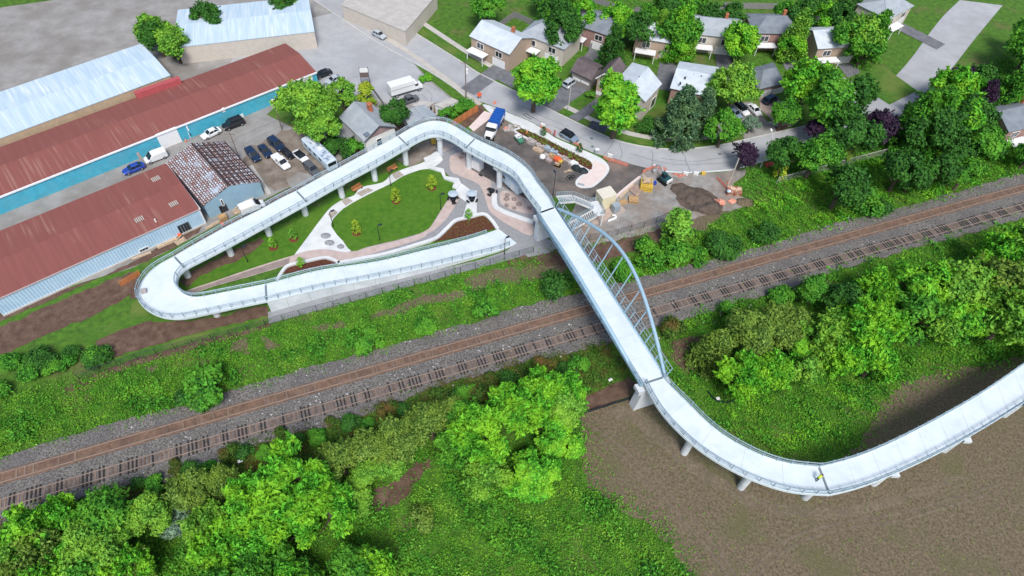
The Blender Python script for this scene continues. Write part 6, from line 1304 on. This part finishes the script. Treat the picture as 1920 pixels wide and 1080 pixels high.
# chain link fence along the railway
def wire_fence(label, pts, h, name='chain_link_fence', every=3.0, rows=6, pm=M_dark):
    W = PP(smooth_px(pts, 4)); o = (W[0].x, W[0].y, 0); r = thing(name, label, 'fence', o); L = sum((b - a).length for a, b in zip(W, W[1:])); n = int(L / every); Q = resample(W, n)
    pm_ = None
    for i, p in enumerate(Q):
        if i >= 99: break
        if pm_ is None: b = MB(); b.cyl((0, 0), .045, .045, 0, h, 6); pm_ = b.mesh('post'); pm_.materials.append(pm)
        c = bpy.data.objects.new('post', pm_); COL.objects.link(c); c.parent = r; c.location = p - Vector(o)
    b = MB(o); b.tube([p + Vector((0, 0, h)) for p in Q], .03 if pm is M_dark else .06, 5)
    for k in range(rows): b.tube([p + Vector((0, 0, h * (k + .1) / rows)) for p in Q], .010, 3)
    K = resample(W, int(L / .35))
    for a, c in zip(K, K[1:]): b.bar(a + Vector((0, 0, .05)), c + Vector((0, 0, h)), .012); b.bar(a + Vector((0, 0, h)), c + Vector((0, 0, .05)), .012)
    b.obj('wire_mesh', M_wire if pm is M_dark else pm, r); return r
wire_fence('black chain-link fence below the walled ramp along the meadow', [(150, 712), (246, 679), (310, 661), (373, 645), (438, 629), (506, 609), (600, 583), (700, 556), (800, 530), (900, 502), (1000, 474)], 1.9)
wire_fence('black chain-link fence beyond the arch bridge along the gravel', [(1078, 456), (1142, 446), (1168, 438), (1218, 424), (1250, 410), (1291, 399), (1318, 393), (1345, 386)], 1.9)
wire_fence('long pale wire fence through the rank weeds toward the junction', [(1455, 345), (1520, 328), (1590, 309), (1665, 289), (1780, 254), (1960, 196)], 1.9, 'wire_fence', 3.5, 4, M_polew)
W = PP(smooth_px([(1088, 778), (1130, 765), (1182, 748)], 4)); b = MB(); [b.add([a, c, c + Vector((0, 0, .75)), a + Vector((0, 0, .75))], [(0, 1, 2, 3)]) for a, c in zip(W, W[1:])]; o = b.obj('silt_fence', M_tarp); sm = o.modifiers.new('solid', 'SOLIDIFY'); sm.thickness = .05; tag(o, 'black silt fence strip on dirt beside the near bridge pier', 'fence')
W = PP(smooth_px([(1325, 735), (1340, 752), (1362, 757), (1385, 748), (1415, 735), (1450, 720), (1466, 712)], 4)); b = MB(); [b.add([a, c, c + Vector((0, 0, .7)), a + Vector((0, 0, .7))], [(0, 1, 2, 3)]) for a, c in zip(W, W[1:])]; o = b.obj('silt_fence', M_tarp); sm = o.modifiers.new('solid', 'SOLIDIFY'); sm.thickness = .05; tag(o, 'black silt fence curving below the bright trees near the bridge end', 'fence')
# orange board fence
def board_fence(label, a, c, h, m, name='board_fence', step=.19):
    p, q = P(*a), P(*c); r = thing(name, label, 'fence', (p.x, p.y, 0)); n = int((q - p).length / step); b = MB((p.x, p.y, 0)); yw = math.atan2((q - p).y, (q - p).x)
    for i in range(n): k = p.lerp(q, (i + .5) / n); b.box((k.x, k.y, h / 2 + .05 + .03 * (i % 2)), (step * .92, .04, h), yw)
    b.obj('boards', m, r)
    for i in range(5): k = p.lerp(q, i / 4); b = MB((p.x, p.y, 0)); b.box((k.x, k.y, h / 2), (.12, .12, h + .2), yw); b.obj('post', m, r)
board_fence('orange cedar board fence between bushes and soil pocket', (848, 240), (896, 209), 1.9, M_fencew)
board_fence('low orange board barrier at the tight bend of the ramp', (228, 537), (264, 516), 1.3, M_fencew)
board_fence('low weathered timber wall behind the grey house', (698, 168), (721, 200), 1.0, mat('weathered_wood', (0, 0, 0)))
# poles
def pole(name, label, foot, h, m, r0=.16, r1=.10, arm=None, extra=None, lean=None):
    g = P(*foot); r = thing(name, label, 'pole' if 'lamp' not in name else 'street lamp', (g.x, g.y, 0)); b = MB(); b.cyl((0, 0), r0, r1, 0, h, 10); b.obj('pole', m, r)
    if arm: v = Vector(arm); b = MB(); b.tube([(0, 0, h - .1), (v.x * .5, v.y * .5, h + .35), (v.x, v.y, h + .4)], .06, 6); b.obj('arm', m, r); b = MB(); b.box((v.x * 1.12, v.y * 1.12, h + .38), (.8, .35, .16), math.atan2(v.y, v.x)); b.obj('lamp_head', M_white2, r)
    if extra: extra(r, h)
    return r
def xarm(r, h): b = MB(); b.bar((-1.1, 0, h - .5), (1.1, 0, h - .5), .1, .12); b.obj('crossarm', M_pole, r)
def flood(r, h): b = MB(); b.box((0.1, 0, h), (.9, .5, 1.3)); b.obj('lamp_box', mat('cream_lamp', (.7, .6, .42), .6), r, bevel=.08)
def transf(r, h): b = MB(); b.cyl((.35, 0), .28, .28, h - 3.2, h - 2.0, 10); b.obj('transformer', M_white2, r); xarm(r, h)
pole('yard_lamp', 'brown yard pole with cream lamp box beside the light spreading tree', (529, 243), 7.4, M_pole, extra=flood); pole('utility_pole', 'thin grey utility pole between rusty workshop and parked navy SUVs', (449, 297), 7.0, M_pole, .12, .08, extra=xarm)
pole('utility_pole', 'tall grey utility pole with white transformer on the pavement at the street', (874, 184), 10.0, M_pole, extra=transf); pole('street_lamp', 'white street lamp beside the wide driveway', (1065, 207), 7.2, M_polew, .11, .07, (-.6, -1.6))
pole('street_lamp', 'white street lamp post by the dark trees with arm over the road', (1425, 315), 8.0, M_polew, .12, .08, (.1, 2.4)); pole('utility_pole', 'leaning pale pole without arms beside the purple tree and the red crate', (1362, 355), 8.6, mat('pale_wood_pole', (.50, .46, .40), .8, var=.1), .17, .12)
r = pole('sign_pole', 'thin pole with small red sign at the back of the blue tipper truck', (927, 212), 3.4, M_polew, .06, .05); b = MB(); b.box((0, -.06, 3.0), (.8, .05, .8), .3); b.obj('sign_plate', M_net, r)
# fallen twigs, bits: rags
for x, y, l in ((453, 868, 'white rag lying on weeds beside the ballast'), (1144, 714, 'pale flat box on grass beside the soil path')): flat('rag', l, 'rag', (x, y), .7, .5, .5, M_white2, .75 if x < 500 else .35)
flat('bucket_lid', 'small white box beside the silt fence near the bridge end', 'box', (1345, 750), .6, .6, .2, M_white2, .5)
# yard bits
g = P(583, 165); r = thing('dumpster', 'white-lidded blue dumpster at the end of the cyan warehouse', 'dumpster', (g.x, g.y, .04), .75); b = MB(); b.loft([[(-1.2, -.8, .2), (1.2, -.8, .2), (1.2, .8, .2), (-1.2, .8, .2)], [(-1.4, -1, 1.4), (1.4, -1, 1.4), (1.4, 1, 1.4), (-1.4, 1, 1.4)]]); b.obj('bin', PNT['blue'], r); b = MB(); b.box((-.2, .2, 1.5), (2.6, 1.7, .12)); b.obj('lid', M_white2, r)
g = P(687, 163); r = thing('sign_board', 'double-post roadside sign with white panel and dark base behind the yellow cypress', 'sign', (g.x, g.y, 0), .15)
for x in (-1, 1): b = MB(); b.cyl((x, 0), .08, .08, 0, 5.4, 6); b.obj('post', M_frame, r)
b = MB(); b.box((0, 0, 4.6), (2.0, .2, 1.0)); b.obj('sign_panel', M_white2, r); b = MB(); b.box((0, 0, 3.3), (2.0, .2, 1.2)); b.obj('lower_panel', mat('brown_panel', (.16, .12, .11), .7), r); b = MB(); b.box((0, 0, .6), (2.2, .8, 1.2)); b.obj('base', M_frame, r)
def cone(label, px, h=.75, z=.05, group='orange traffic cones'):
    g = P(*px); r = thing('traffic_cone', label, 'traffic cone', (g.x, g.y, z), 0, group); b = MB(); b.box((0, 0, .03), (.45, .45, .06)); b.cyl((0, 0), .18, .05, .05, h, 10); b.obj('body', M_redor, r); b = MB(); b.cyl((0, 0), .135, .105, h * .45, h * .65, 10); b.obj('reflective_band', M_white2, r)
cone('orange traffic cone by the white garage door of the cyan warehouse', (349, 265)); cone('orange traffic cone behind the grey house near the sign', (697, 166), 1.1); cone('orange traffic cone standing in the island bed', (988, 250), .9, .25); cone('orange traffic cone in front of the blue-grey hatchback', (1086, 279), 1.0); cone('orange traffic cone on the gravel below the road kerb', (1274, 331), .9)
cone('orange traffic cone next to the big bend pole base', (1365, 343), .7)
# lumber by the ramp
def planks(label, a, c, n, w=.9, h=.3, cross=False, group=None, z=.06):
    p, q = P(*a), P(*c); o = thing('lumber_stack', label, 'lumber', (p.x, p.y, 0), 0, group); d = (q - p).normalized(); s = Vector((-d.y, d.x, 0)); k = random.Random(n + int(p.x * 10)); b = MB((p.x, p.y, 0))
    for i in range(n):
        off = s * k.uniform(-w / 2, w / 2); aa, bb = p + off, q + off + s * (k.uniform(-.8, .8) if cross else k.uniform(-.08, .08)); zz = z + k.uniform(0, h); b.bar(aa + Vector((0, 0, zz)), bb + Vector((0, 0, zz + k.uniform(-.03, .03))), .2, .07)
    b.obj('planks', M_wood, o)
planks('long pale planks laid along the foot of the light blue wall', (296, 466), (333, 449), 8, .7); planks('crossed loose planks beside the ramp below the dark windows', (331, 459), (348, 448), 9, 1.0, .4, True); planks('pale planks lying at the gable corner by the ramp', (386, 431), (411, 416), 7, .6); planks('broken boards behind the white van at the workshop', (440, 402), (452, 395), 8, .9, .5, True); planks('white boards on soil in the lane near the photo edge', (248, 487), (284, 474), 4, .4)
def crate(label, px, s, m, yaw, h=.8, name='crate', cat='crate', slats=True, z=.05, group=None):
    g = P(*px); r = thing(name, label, cat, (g.x, g.y, z), yaw, group); b = MB(); sx, sy = s
    if slats:
        for k in range(5): b.box((0, -sy / 2 + sy * (k + .5) / 5, h), (sx, sy / 5 * .72, .06))
        for x in (-sx / 2, 0, sx / 2): b.box((x * .94, 0, h / 2), (.12, sy * .96, h - .02))
        for y in (-sy / 2, sy / 2):
            for k in range(3): b.box((0, y, h * (k + .5) / 3), (sx, .05, h / 3 * .7))
    else: b.box((0, 0, h / 2), (sx, sy, h))
    b.obj('boards' if slats else 'block', m, r, bevel=0 if slats else .05); return r
crate('orange-tan box by the workshop door beside the ramp', (420, 412), (1.4, 1.3), M_wood2, .7, 1.1); crate('tan plywood sheet leaning beside the white van roof', (468, 377), (1.9, 1.1), M_wood, .75, .5, 'plywood_stack', 'plywood', False)
for x, y, l in ((338, 443, 'red fuel can on the soil below the dark windows'), (418, 422, 'red gas can beside the orange-tan box')): crate(l, (x, y), (.7, .45), M_redor, .6, .6, 'fuel_can', 'can', False)
# materials along the island in the parking lot
PL = [(996, 270, 2.2, 1.3, .9, M_stone, 'grey stone pallet nearest the site buggy'), (1014, 277.5, 1.9, .9, .7, M_stone, 'narrow grey stone pallet against the island kerb'), (1009, 284, 2.4, 1.3, .55, mat('tan_pavers', (.48, .36, .27), .9, var=.1), 'tan paver pallet away from the kerb'),
      (1033, 286, 3.4, .9, .9, M_blues, 'long blue-grey block stack against the kerb'), (1025, 293, 1.4, .9, .5, M_stone, 'low grey block heap in the middle of the stacks'), (1035, 296, 1.4, .9, .7, M_wood2, 'orange-tan box beside the orange-red machine'), (1029, 303, 1.3, 1.1, .6, mat('mauve_pavers', (.42, .34, .34), .9, var=.1), 'mauve paver pallet nearest the ramp'),
      (1057, 300, 3.0, .9, .7, M_stone, 'long grey kerbstone stack behind the orange-red machine'), (1045, 312, 1.6, 1.0, .45, mat('tan_pavers', (0, 0, 0)), 'tan board pile in front of the orange-red machine'), (1076, 311, 1.6, 1.2, .8, M_white2, 'white box between kerbstones and black tarp'), (1069, 309, .9, .9, .5, M_stone, 'small grey block beside the white box')]
for i, (x, y, sx, sy, h, m, l) in enumerate(PL):
    g = P(x, y); r = thing('material_pallet', l, 'pallet', (g.x, g.y, .1), -.60 + (i % 3 - 1) * .06, 'building materials along the island', 1.0); k = random.Random(i); b = MB()
    nx, ny, nz = max(2, int(sx / .5)), max(2, int(sy / .4)), max(1, int(h / .25))
    for u in range(nx):
        for v in range(ny):
            top = nz - (k.random() < .3)
            b.box((-sx / 2 + sx * (u + .5) / nx, -sy / 2 + sy * (v + .5) / ny, .12 + top * h / nz / 2), (sx / nx * .94, sy / ny * .94, top * h / nz))
    b.obj('blocks', m, r); b = MB(); [b.box((0, yy * sy * .4, .06), (sx, .1, .12)) for yy in (-1, 0, 1)]; b.obj('pallet_base', M_wood2, r)
g = P(1046, 303); r = thing('plate_compactor', 'orange-red machine with yellow engine among the material stacks', 'machine', (g.x, g.y, .1), -.5); b = MB(); b.loft([ring(-.9, .2, 1.0, .5), ring(.2, .15, 1.15, .6), ring(.8, .2, .7, .5)]); b.obj('body', M_redor, r); b = MB(); b.box((.8, -.3, .55), (.8, .8, .5)); b.obj('engine', M_yel, r, bevel=.06); b = MB(); b.tube([(-.8, 0, .9), (-1.5, 0, 1.25)], .05, 6); b.obj('handle', M_trim, r)
g = P(1017, 296); r = thing('bulk_bag', 'white rounded bulk bag near the tan pavers', 'bag', (g.x, g.y, .1)); b = MB(); b.dome((0, 0, 0), .75, .7, .9, 12, 6, .08, 5); b.obj('bag', M_white2, r, smooth=True)
g = P(1086, 320); r = thing('tarp_pile', 'black tarpaulin pile at the end of the material stacks', 'tarpaulin', (g.x, g.y, .1), -.5); b = MB(); b.dome((-.8, 0, 0), 1.1, .9, 1.0, 11, 5, .15, 3); b.dome((.9, .1, 0), 1.2, .9, .8, 11, 5, .15, 4); b.obj('tarp', M_tarp, r)
g = P(1070, 336); r = thing('hose_coil', 'black hose coils beside the tip of the island', 'hose', (g.x, g.y, .1)); b = MB()
for j in range(4): b.tube([(j * .35 - .6 + .5 * math.cos(t * .5236), .5 * math.sin(t * .5236) + (j % 2) * .5, .08 + .06 * j) for t in range(13)], .07, 5)
b.obj('coil', M_tarp, r)
g = P(1065, 322); r = thing('scrap_heap', 'small heap of tan offcuts near the black hose coils', 'scrap', (g.x, g.y, .1)); b = MB(); k = random.Random(2); [b.bar((k.uniform(-1, 1), k.uniform(-.5, .5), .1), (k.uniform(-1, 1), k.uniform(-.5, .5), .3), .12, .08) for _ in range(9)]; b.obj('offcuts', M_wood, r)
g = P(961, 241); r = thing('rubble_heap', 'heap of pale rubble and sacks at the end of the island bed', 'rubble', (g.x, g.y, .1)); b = MB(); k = random.Random(4); [b.dome((k.uniform(-1.8, 1.8), k.uniform(-1.1, 1.1), 0), k.uniform(.25, .6), k.uniform(.25, .5), k.uniform(.2, .6), 7, 3, .25, _) for _ in range(22)]; b.obj('rubble', M_stone, r); b = MB(); b.dome((-1.6, -.5, 0), .5, .4, .6, 8, 4, .1, 2); b.obj('orange_sack', M_net, r)
# utility cabinet, portable items on the plaza edge
def cabinet(name, label, px, s, yaw, m, doors=2, z=.08):
    g = P(*px); r = thing(name, label, 'cabinet', (g.x, g.y, z), yaw); b = MB(); b.box((0, 0, s[2] / 2), s); b.obj('casing', m, r, bevel=.05)
    for i in range(doors): b = MB(); w_ = s[0] / doors; b.box((-s[0] / 2 + w_ * (i + .5), -s[1] / 2 - .02, s[2] * .48), (w_ * .86, .04, s[2] * .8)); b.obj('door', m, r)
    b = MB(); b.box((0, 0, s[2] + .05), (s[0] + .12, s[1] + .12, .08)); b.obj('lid', m, r)
cabinet('switch_cabinet', 'white electrical cabinet under the ramp beside the plaza', (895, 315), (2.4, 1.6, 2.3), -.6, M_white); cabinet('electrical_box', 'grey electrical box standing on the tan pad', (1153, 397), (1.5, 1.2, 1.9), .5, M_cab, 1, .13)
g = P(1133, 383); r = thing('site_shed', 'pale yellow cube-shaped site shed beside the stair', 'shed', (g.x, g.y, .1), .47); b = MB(); b.box((0, 0, 1.6), (3.3, 2.8, 3.2)); b.obj('wall', mat('pale_yellow_wall', (.72, .66, .46), .7, var=.06), r, bevel=.05); b = MB(); b.box((0, 0, 3.24), (3.45, 2.95, .12)); b.obj('roof', mat('cream_roof', (.66, .62, .52), .7, var=.05), r); b = MB(); b.box((-1.66, -.2, 1.3), (.06, 1.3, 2.1)); b.obj('door', mat('yellow_door', (.70, .55, .12), .7), r)
# crates of the building site
r = crate('tall wooden crate heaped with planks beside the excavator', (1211, 352), (2.6, 2.8), M_yel, -.15, 1.3, 'lumber_crate'); b = MB(); k = random.Random(8); [b.bar((k.uniform(-1.2, 1.2), k.uniform(-.6, 1.6), 1.4 + k.uniform(0, .5)), (k.uniform(-1.2, 1.2), k.uniform(-.6, 1.6), 1.5 + k.uniform(0, .6)), .24, .09) for _ in range(22)]; b.obj('planks', M_wood, r)
crate('orange wooden pallet crate on the gravel near the electrical box', (1187, 377), (2.0, 1.8), M_wood2, -.1, .7); crate('low tan pallet lying between the crate and the tan pad', (1168, 380), (1.8, 1.3), M_wood2, .6, .25, 'pallet', 'pallet'); crate('flat brown board stack in the middle of the gravel timber', (1192, 358), (2.6, 2.2), mat('brown_board', (.33, .24, .20), .85, var=.12), .7, .4, 'board_stack', 'board', False)
planks('bundle of beams against the edging wall', (1163, 373), (1188, 348), 7, 1.0, .3); planks('pair of pale beams on the gravel beside the brown boards', (1192, 367), (1208, 355), 3, .4)
crate('red and white slatted crate at the foot of the pale pole', (1375, 362), (3.0, 2.2), mat('red_slat', (.33, .12, .08), .8, col2=(.62, .45, .33), scale=1.4, thr=(.5, .53), isl=.25), -.12, 1.0, 'slatted_crate'); g = P(1367, 358, 1.2); b = MB(); b.dome((g.x, g.y, 1.1), .5, .45, .4, 10, 4, .08, 3); tag(b.obj('sack', mat('pale_blue_sack', (.5, .6, .68), .7)), 'pale blue sack on top of the red slatted crate', 'sack')
crate('blue drum-like box beside the tall lumber crate', (1226, 346), (.8, .7), PNT['blue'], .3, .8, 'blue_box', 'box', False)
for px, s, l, sd in (((1347, 381), (1.6, 1.0, .7), 'crumpled orange tarpaulin beside the dirt pile', 1), ((1372, 378), (.9, .7, .5), 'small orange tarpaulin bundle below the slatted crate', 2)): g = P(*px); b = MB(); b.dome((g.x, g.y, .05), *s, 11, 5, .22, sd); tag(b.obj('orange_tarp', M_redor if False else mat('salmon_tarp', (.70, .22, .11), .7, col2=(.62, .36, .30), scale=1.2)), l, 'tarpaulin')
M_pile = mat('wet_soil', (.075, .056, .045), .95, col2=(.14, .108, .086), scale=.9, bump=.8, bscale=4)
g = P(1306, 374); b = MB(); u = Vector((math.cos(-.75), math.sin(-.75), 0))
for off, rx, h, sd in ((-4.2, 2.4, .5, 1), (-1.8, 3.0, .9, 5), (.4, 3.4, 1.2, 2), (2.9, 3.2, 1.0, 3), (.2, 4.6, .45, 7)): c = g + u * off; b.dome((c.x, c.y, -.05), rx, rx * .85, h, 26, 9, .07, sd)
tag(b.obj('soil_pile', M_pile, smooth=True), 'dark brown pile of wet soil on the gravel beside the excavator', 'soil pile')
g = P(1398, 380); b = MB(); b.dome((g.x, g.y, -.05), 2.3, 1.5, .7, 14, 5, .12, 4); tag(b.obj('soil_pile', M_dirt, smooth=True), 'small grey-tan soil heap at the edge of the rank weeds', 'soil pile')
g = P(1149, 413); r = thing('drain_pipe', 'white bent plastic pipe on the gravel below the tan pad', 'pipe', (g.x, g.y, .2), .55); b = MB(); b.tube([(-1.3, 0, .15), (.2, 0, .15), (.8, .1, .15), (1.0, .5, .15), (.8, .85, .15), (.4, .9, .15)], .24, 10); b.obj('pipe', M_white2, r, smooth=True)
# safety barriers
def net_fence(label, pts, h=1.1, group='orange safety barriers'):
    W = PP(pts); r = thing('safety_barrier', label, 'barrier', (W[0].x, W[0].y, .05), 0, group); o = (W[0].x, W[0].y, 0); b = MB(o); k = random.Random(int(W[0].x * 9)); Q = resample(W, max(3, int(sum((y - x).length for x, y in zip(W, W[1:])) / 1.2)))
    tops = [h * k.uniform(.7, 1.05) for _ in Q]
    for (p, t), (q, s) in zip(zip(Q, tops), list(zip(Q, tops))[1:]):
        for f in (.25, .45, .65, .85, 1.0): b.bar(p + Vector((0, 0, t * f)), q + Vector((0, 0, s * f)), .04, .09)
        for j in range(4): c = p.lerp(q, j / 4); b.bar(c + Vector((0, 0, t * .2)), c + Vector((0, 0, t)), .04, .06)
    b.obj('net', M_net, r)
    for p, t in zip(Q, tops): b = MB(o); b.bar(p, p + Vector((0, 0, t + .1)), .06); b.obj('stake', M_redor, r)
net_fence('orange safety netting closing the gap from island tip to street', [(1131, 298), (1142, 304), (1158, 308), (1176, 314)]); net_fence('orange safety netting around the excavator along the road kerb', [(1204, 326), (1216, 320), (1230, 316), (1248, 322)]); net_fence('orange barrier at the island kerb opposite the big street tree', [(1013, 240), (1022, 245), (1033, 251)], .9); net_fence('orange barrier in front of the hatchback at the kerb', [(1069, 268), (1080, 273), (1091, 278)], .8); net_fence('salmon netting piled in the weeds beside the slatted crate', [(1343, 336), (1352, 345), (1360, 354)], .9); net_fence('low orange netting at the kerb above the gravel', [(1262, 328), (1276, 331), (1284, 331)], .6)
for px, l in (((1018, 237), 'white sign board on the barrier at the island kerb'), ((1143, 294), 'white sign board leaning on the netting at the island tip'), ((1285, 328), 'white road block at the kerb nearer the excavator'), ((1304, 328), 'white road block at the kerb nearer the pale pole'), ((1228, 315), 'white road block on top of the bend in the netting')): crate(l, px, (1.1, .3), M_white2, -.4, .8, 'road_block', 'block', False)
crate('yellow road block at the kerb above the gravel', (1318, 327), (.9, .7), M_yel, .1, .6, 'road_block', 'block', False); crate('dark blue and red heap under the dark trees at the road edge', (1441, 311), (1.9, 1.0), mat('red_tarp', (.35, .06, .04), .8, col2=(.03, .04, .2), scale=1.0, thr=(.5, .55)), .3, .7, 'tarp_heap', 'tarpaulin', False)
g = P(899, 186); r = thing('road_works_sign', 'orange road works sign on the grass strip at the street', 'sign', (g.x, g.y, 0), .4); b = MB(); b.bar((-.4, 0, 0), (0, .1, 1.6), .06); b.bar((.4, 0, 0), (0, .1, 1.6), .06); b.obj('stand', M_trim, r); b = MB(); b.loft([[(0, -.05, .6), (.75, -.05, 1.35), (0, -.05, 2.1), (-.75, -.05, 1.35)], [(0, 0, .6), (.75, 0, 1.35), (0, 0, 2.1), (-.75, 0, 1.35)]]); b.obj('sign_plate', M_redor, r)
g = P(1117, 288); r = thing('road_light', 'small grey and white site light at the island kerb', 'light', (g.x, g.y, .05), 0); b = MB(); b.box((0, 0, .5), (.5, .4, 1.0)); b.obj('stand', M_cab, r); b = MB(); b.box((.2, .1, 1.1), (.9, .5, .25)); b.obj('lamp_head', M_white2, r)
g = P(271, 548, 3.85); crate('small grey box left on the deck at the tight bend', (271, 548), (.9, .8), M_stone, .4, .7, 'deck_box', 'box', False); bpy.data.objects['deck_box'].location = (g.x, g.y, 3.82)
crate('tan sack and bin under the ramp curve', (813, 268), (1.0, .9), M_yel, .3, 1.0, 'bin', 'bin', False)
# ================================================================== people
def person(label, loc, yaw, lean, top, legs, arms, hair=(.03, .02, .015), helmet=None):
    r = thing('person', label, 'person', loc, yaw); J = {}
    P_ = lambda x, y, z: Vector((x, y, z))
    hip = P_(0, 0, .92); ch = hip + P_(math.sin(lean) * .5, 0, math.cos(lean) * .5); nk = ch + P_(math.sin(lean) * .1, 0, .08 * math.cos(lean)); hd = nk + P_(math.sin(lean) * .16, 0, .14 * math.cos(lean) + .02)
    V = [hip, hip.lerp(ch, .5), ch, nk, hd]; E = [(0, 1), (1, 2), (2, 3), (3, 4)]; R = [.15, .14, .16, .06, .105]
    def chain(s, pts, rs):
        p = s
        for q, rr in zip(pts, rs): V.append(q); R.append(rr); E.append((p, len(V) - 1)); p = len(V) - 1
    for sg, st in ((1, .16), (-1, -.12)):
        chain(0, [P_(.0, sg * .1, .86), P_(st * .6 + .03, sg * .11, .48), P_(st, sg * .11, .09), P_(st + .17, sg * .12, .05)], [.1, .072, .052, .045])
        sh = ch + P_(0, sg * .19, .02); el = sh + P_(.1 + arms[0] * .2, sg * .06, -.27 + arms[0] * .1); wr = el + P_(.18 + arms[1] * .1, -sg * .02, -.12 + arms[1] * .1); hn = wr + P_(.08, 0, -.03)
        chain(2, [sh, el, wr], [.075, .052, .036])
        base = len(V) - 1
        for f in range(4): chain(base, [wr + P_(.06, (f - 1.5) * .02, -.02), wr + P_(.10 + .01 * (f in (1, 2)), (f - 1.5) * .024, -.05)], [.014, .009])
        chain(base, [wr + P_(.03, -sg * .045, -.02), wr + P_(.06, -sg * .06, -.04)], [.013, .009])
    me = bpy.data.meshes.new('body'); me.from_pydata([tuple(v) for v in V], E, []); o = bpy.data.objects.new('body', me); COL.objects.link(o); o.parent = r
    sk = o.modifiers.new('skin', 'SKIN'); d = me.skin_vertices[0].data
    for i, rr in enumerate(R): d[i].radius = (rr, rr)
    d[0].use_root = True; o.modifiers.new('sub', 'SUBSURF').levels = 1; o.modifiers['sub'].render_levels = 1
    me.materials.append(mat('skin_tone', (.42, .25, .18), .6))
    def cloth(name, pts, rs, m):
        b = MB(); b.tube(pts, rs, 10); b.obj(name, m, r, smooth=True)
    cloth('jacket', [hip - P_(0, 0, .06), hip.lerp(ch, .5), ch + P_(0, 0, .06)], [.185, .175, .20], top)
    for sg, st in ((1, .16), (-1, -.12)):
        sh = ch + P_(0, sg * .19, .02); el = sh + P_(.1 + arms[0] * .2, sg * .06, -.27 + arms[0] * .1); b = MB(); b.tube([sh - P_(0, sg * .05, -.02), el], [.095, .068], 8); b.obj('sleeve', top, r)
        b = MB(); b.tube([P_(0, sg * .09, .95), P_(st * .6 + .03, sg * .11, .48), P_(st, sg * .11, .12)], [.125, .09, .07], 8); b.obj('trouser_leg', legs, r)
        b = MB(); b.loft([ring(st - .08, 0, .1, .05), ring(st + .08, 0, .1, .055), ring(st + .2, 0, .06, .045)]); [None]; oo = b.obj('shoe', M_trim, r); oo.location = (0, sg * .11, 0)
    b = MB(); b.dome(tuple(hd + P_(0, 0, .0)), .125, .115, .14, 12, 5); b.obj('helmet' if helmet else 'hair', helmet or mat('dark_hair', hair, .7), r, smooth=True)
    b = MB(); f = hd + P_(.10, 0, -.02); b.box(tuple(f), (.03, .025, .04)); b.box(tuple(f + P_(0, .035, .025)), (.012, .02, .012)); b.box(tuple(f + P_(0, -.035, .025)), (.012, .02, .012)); b.box(tuple(f + P_(-.005, 0, -.045)), (.012, .04, .01)); b.obj('face', mat('face_detail', (.16, .08, .06), .6), r)
M_hivis = mat('hi_vis_yellow', (.55, .72, .05), .6); M_navyc = mat('navy_trousers', (.02, .025, .04), .8); M_redc = mat('red_jacket', (.55, .07, .09), .7)
g = P(1530, 900.5, 7.15); person('person in yellow hi-vis jacket bending on the curved ramp beside the joint', (g.x, g.y, 7.13), .6, .75, M_hivis, M_navyc, (.6, .5), helmet=None)
g = P(1039, 256); person('person in red jacket standing at the street kerb near the hatchback', (g.x, g.y, .1), -.6, .03, M_redc, M_redc, (0, 0))
# young-tree labels etc. are set where the trees are planted; small litter on the ballast
stones = MB(); k = random.Random(21)
for _ in range(260):
    t = k.uniform(0, 1); c = P(246 + 1420 * t, k.choice((795, 850, 905)) - 403 * t + k.uniform(-12, 12)); s = k.uniform(.08, .2); stones.dome((c.x, c.y, .28), s, s * .8, s * .8, 6, 3, .2, _)
stuff(stones.obj('loose_stones', mat('pale_stone', (.45, .45, .46), .9, var=.2)))
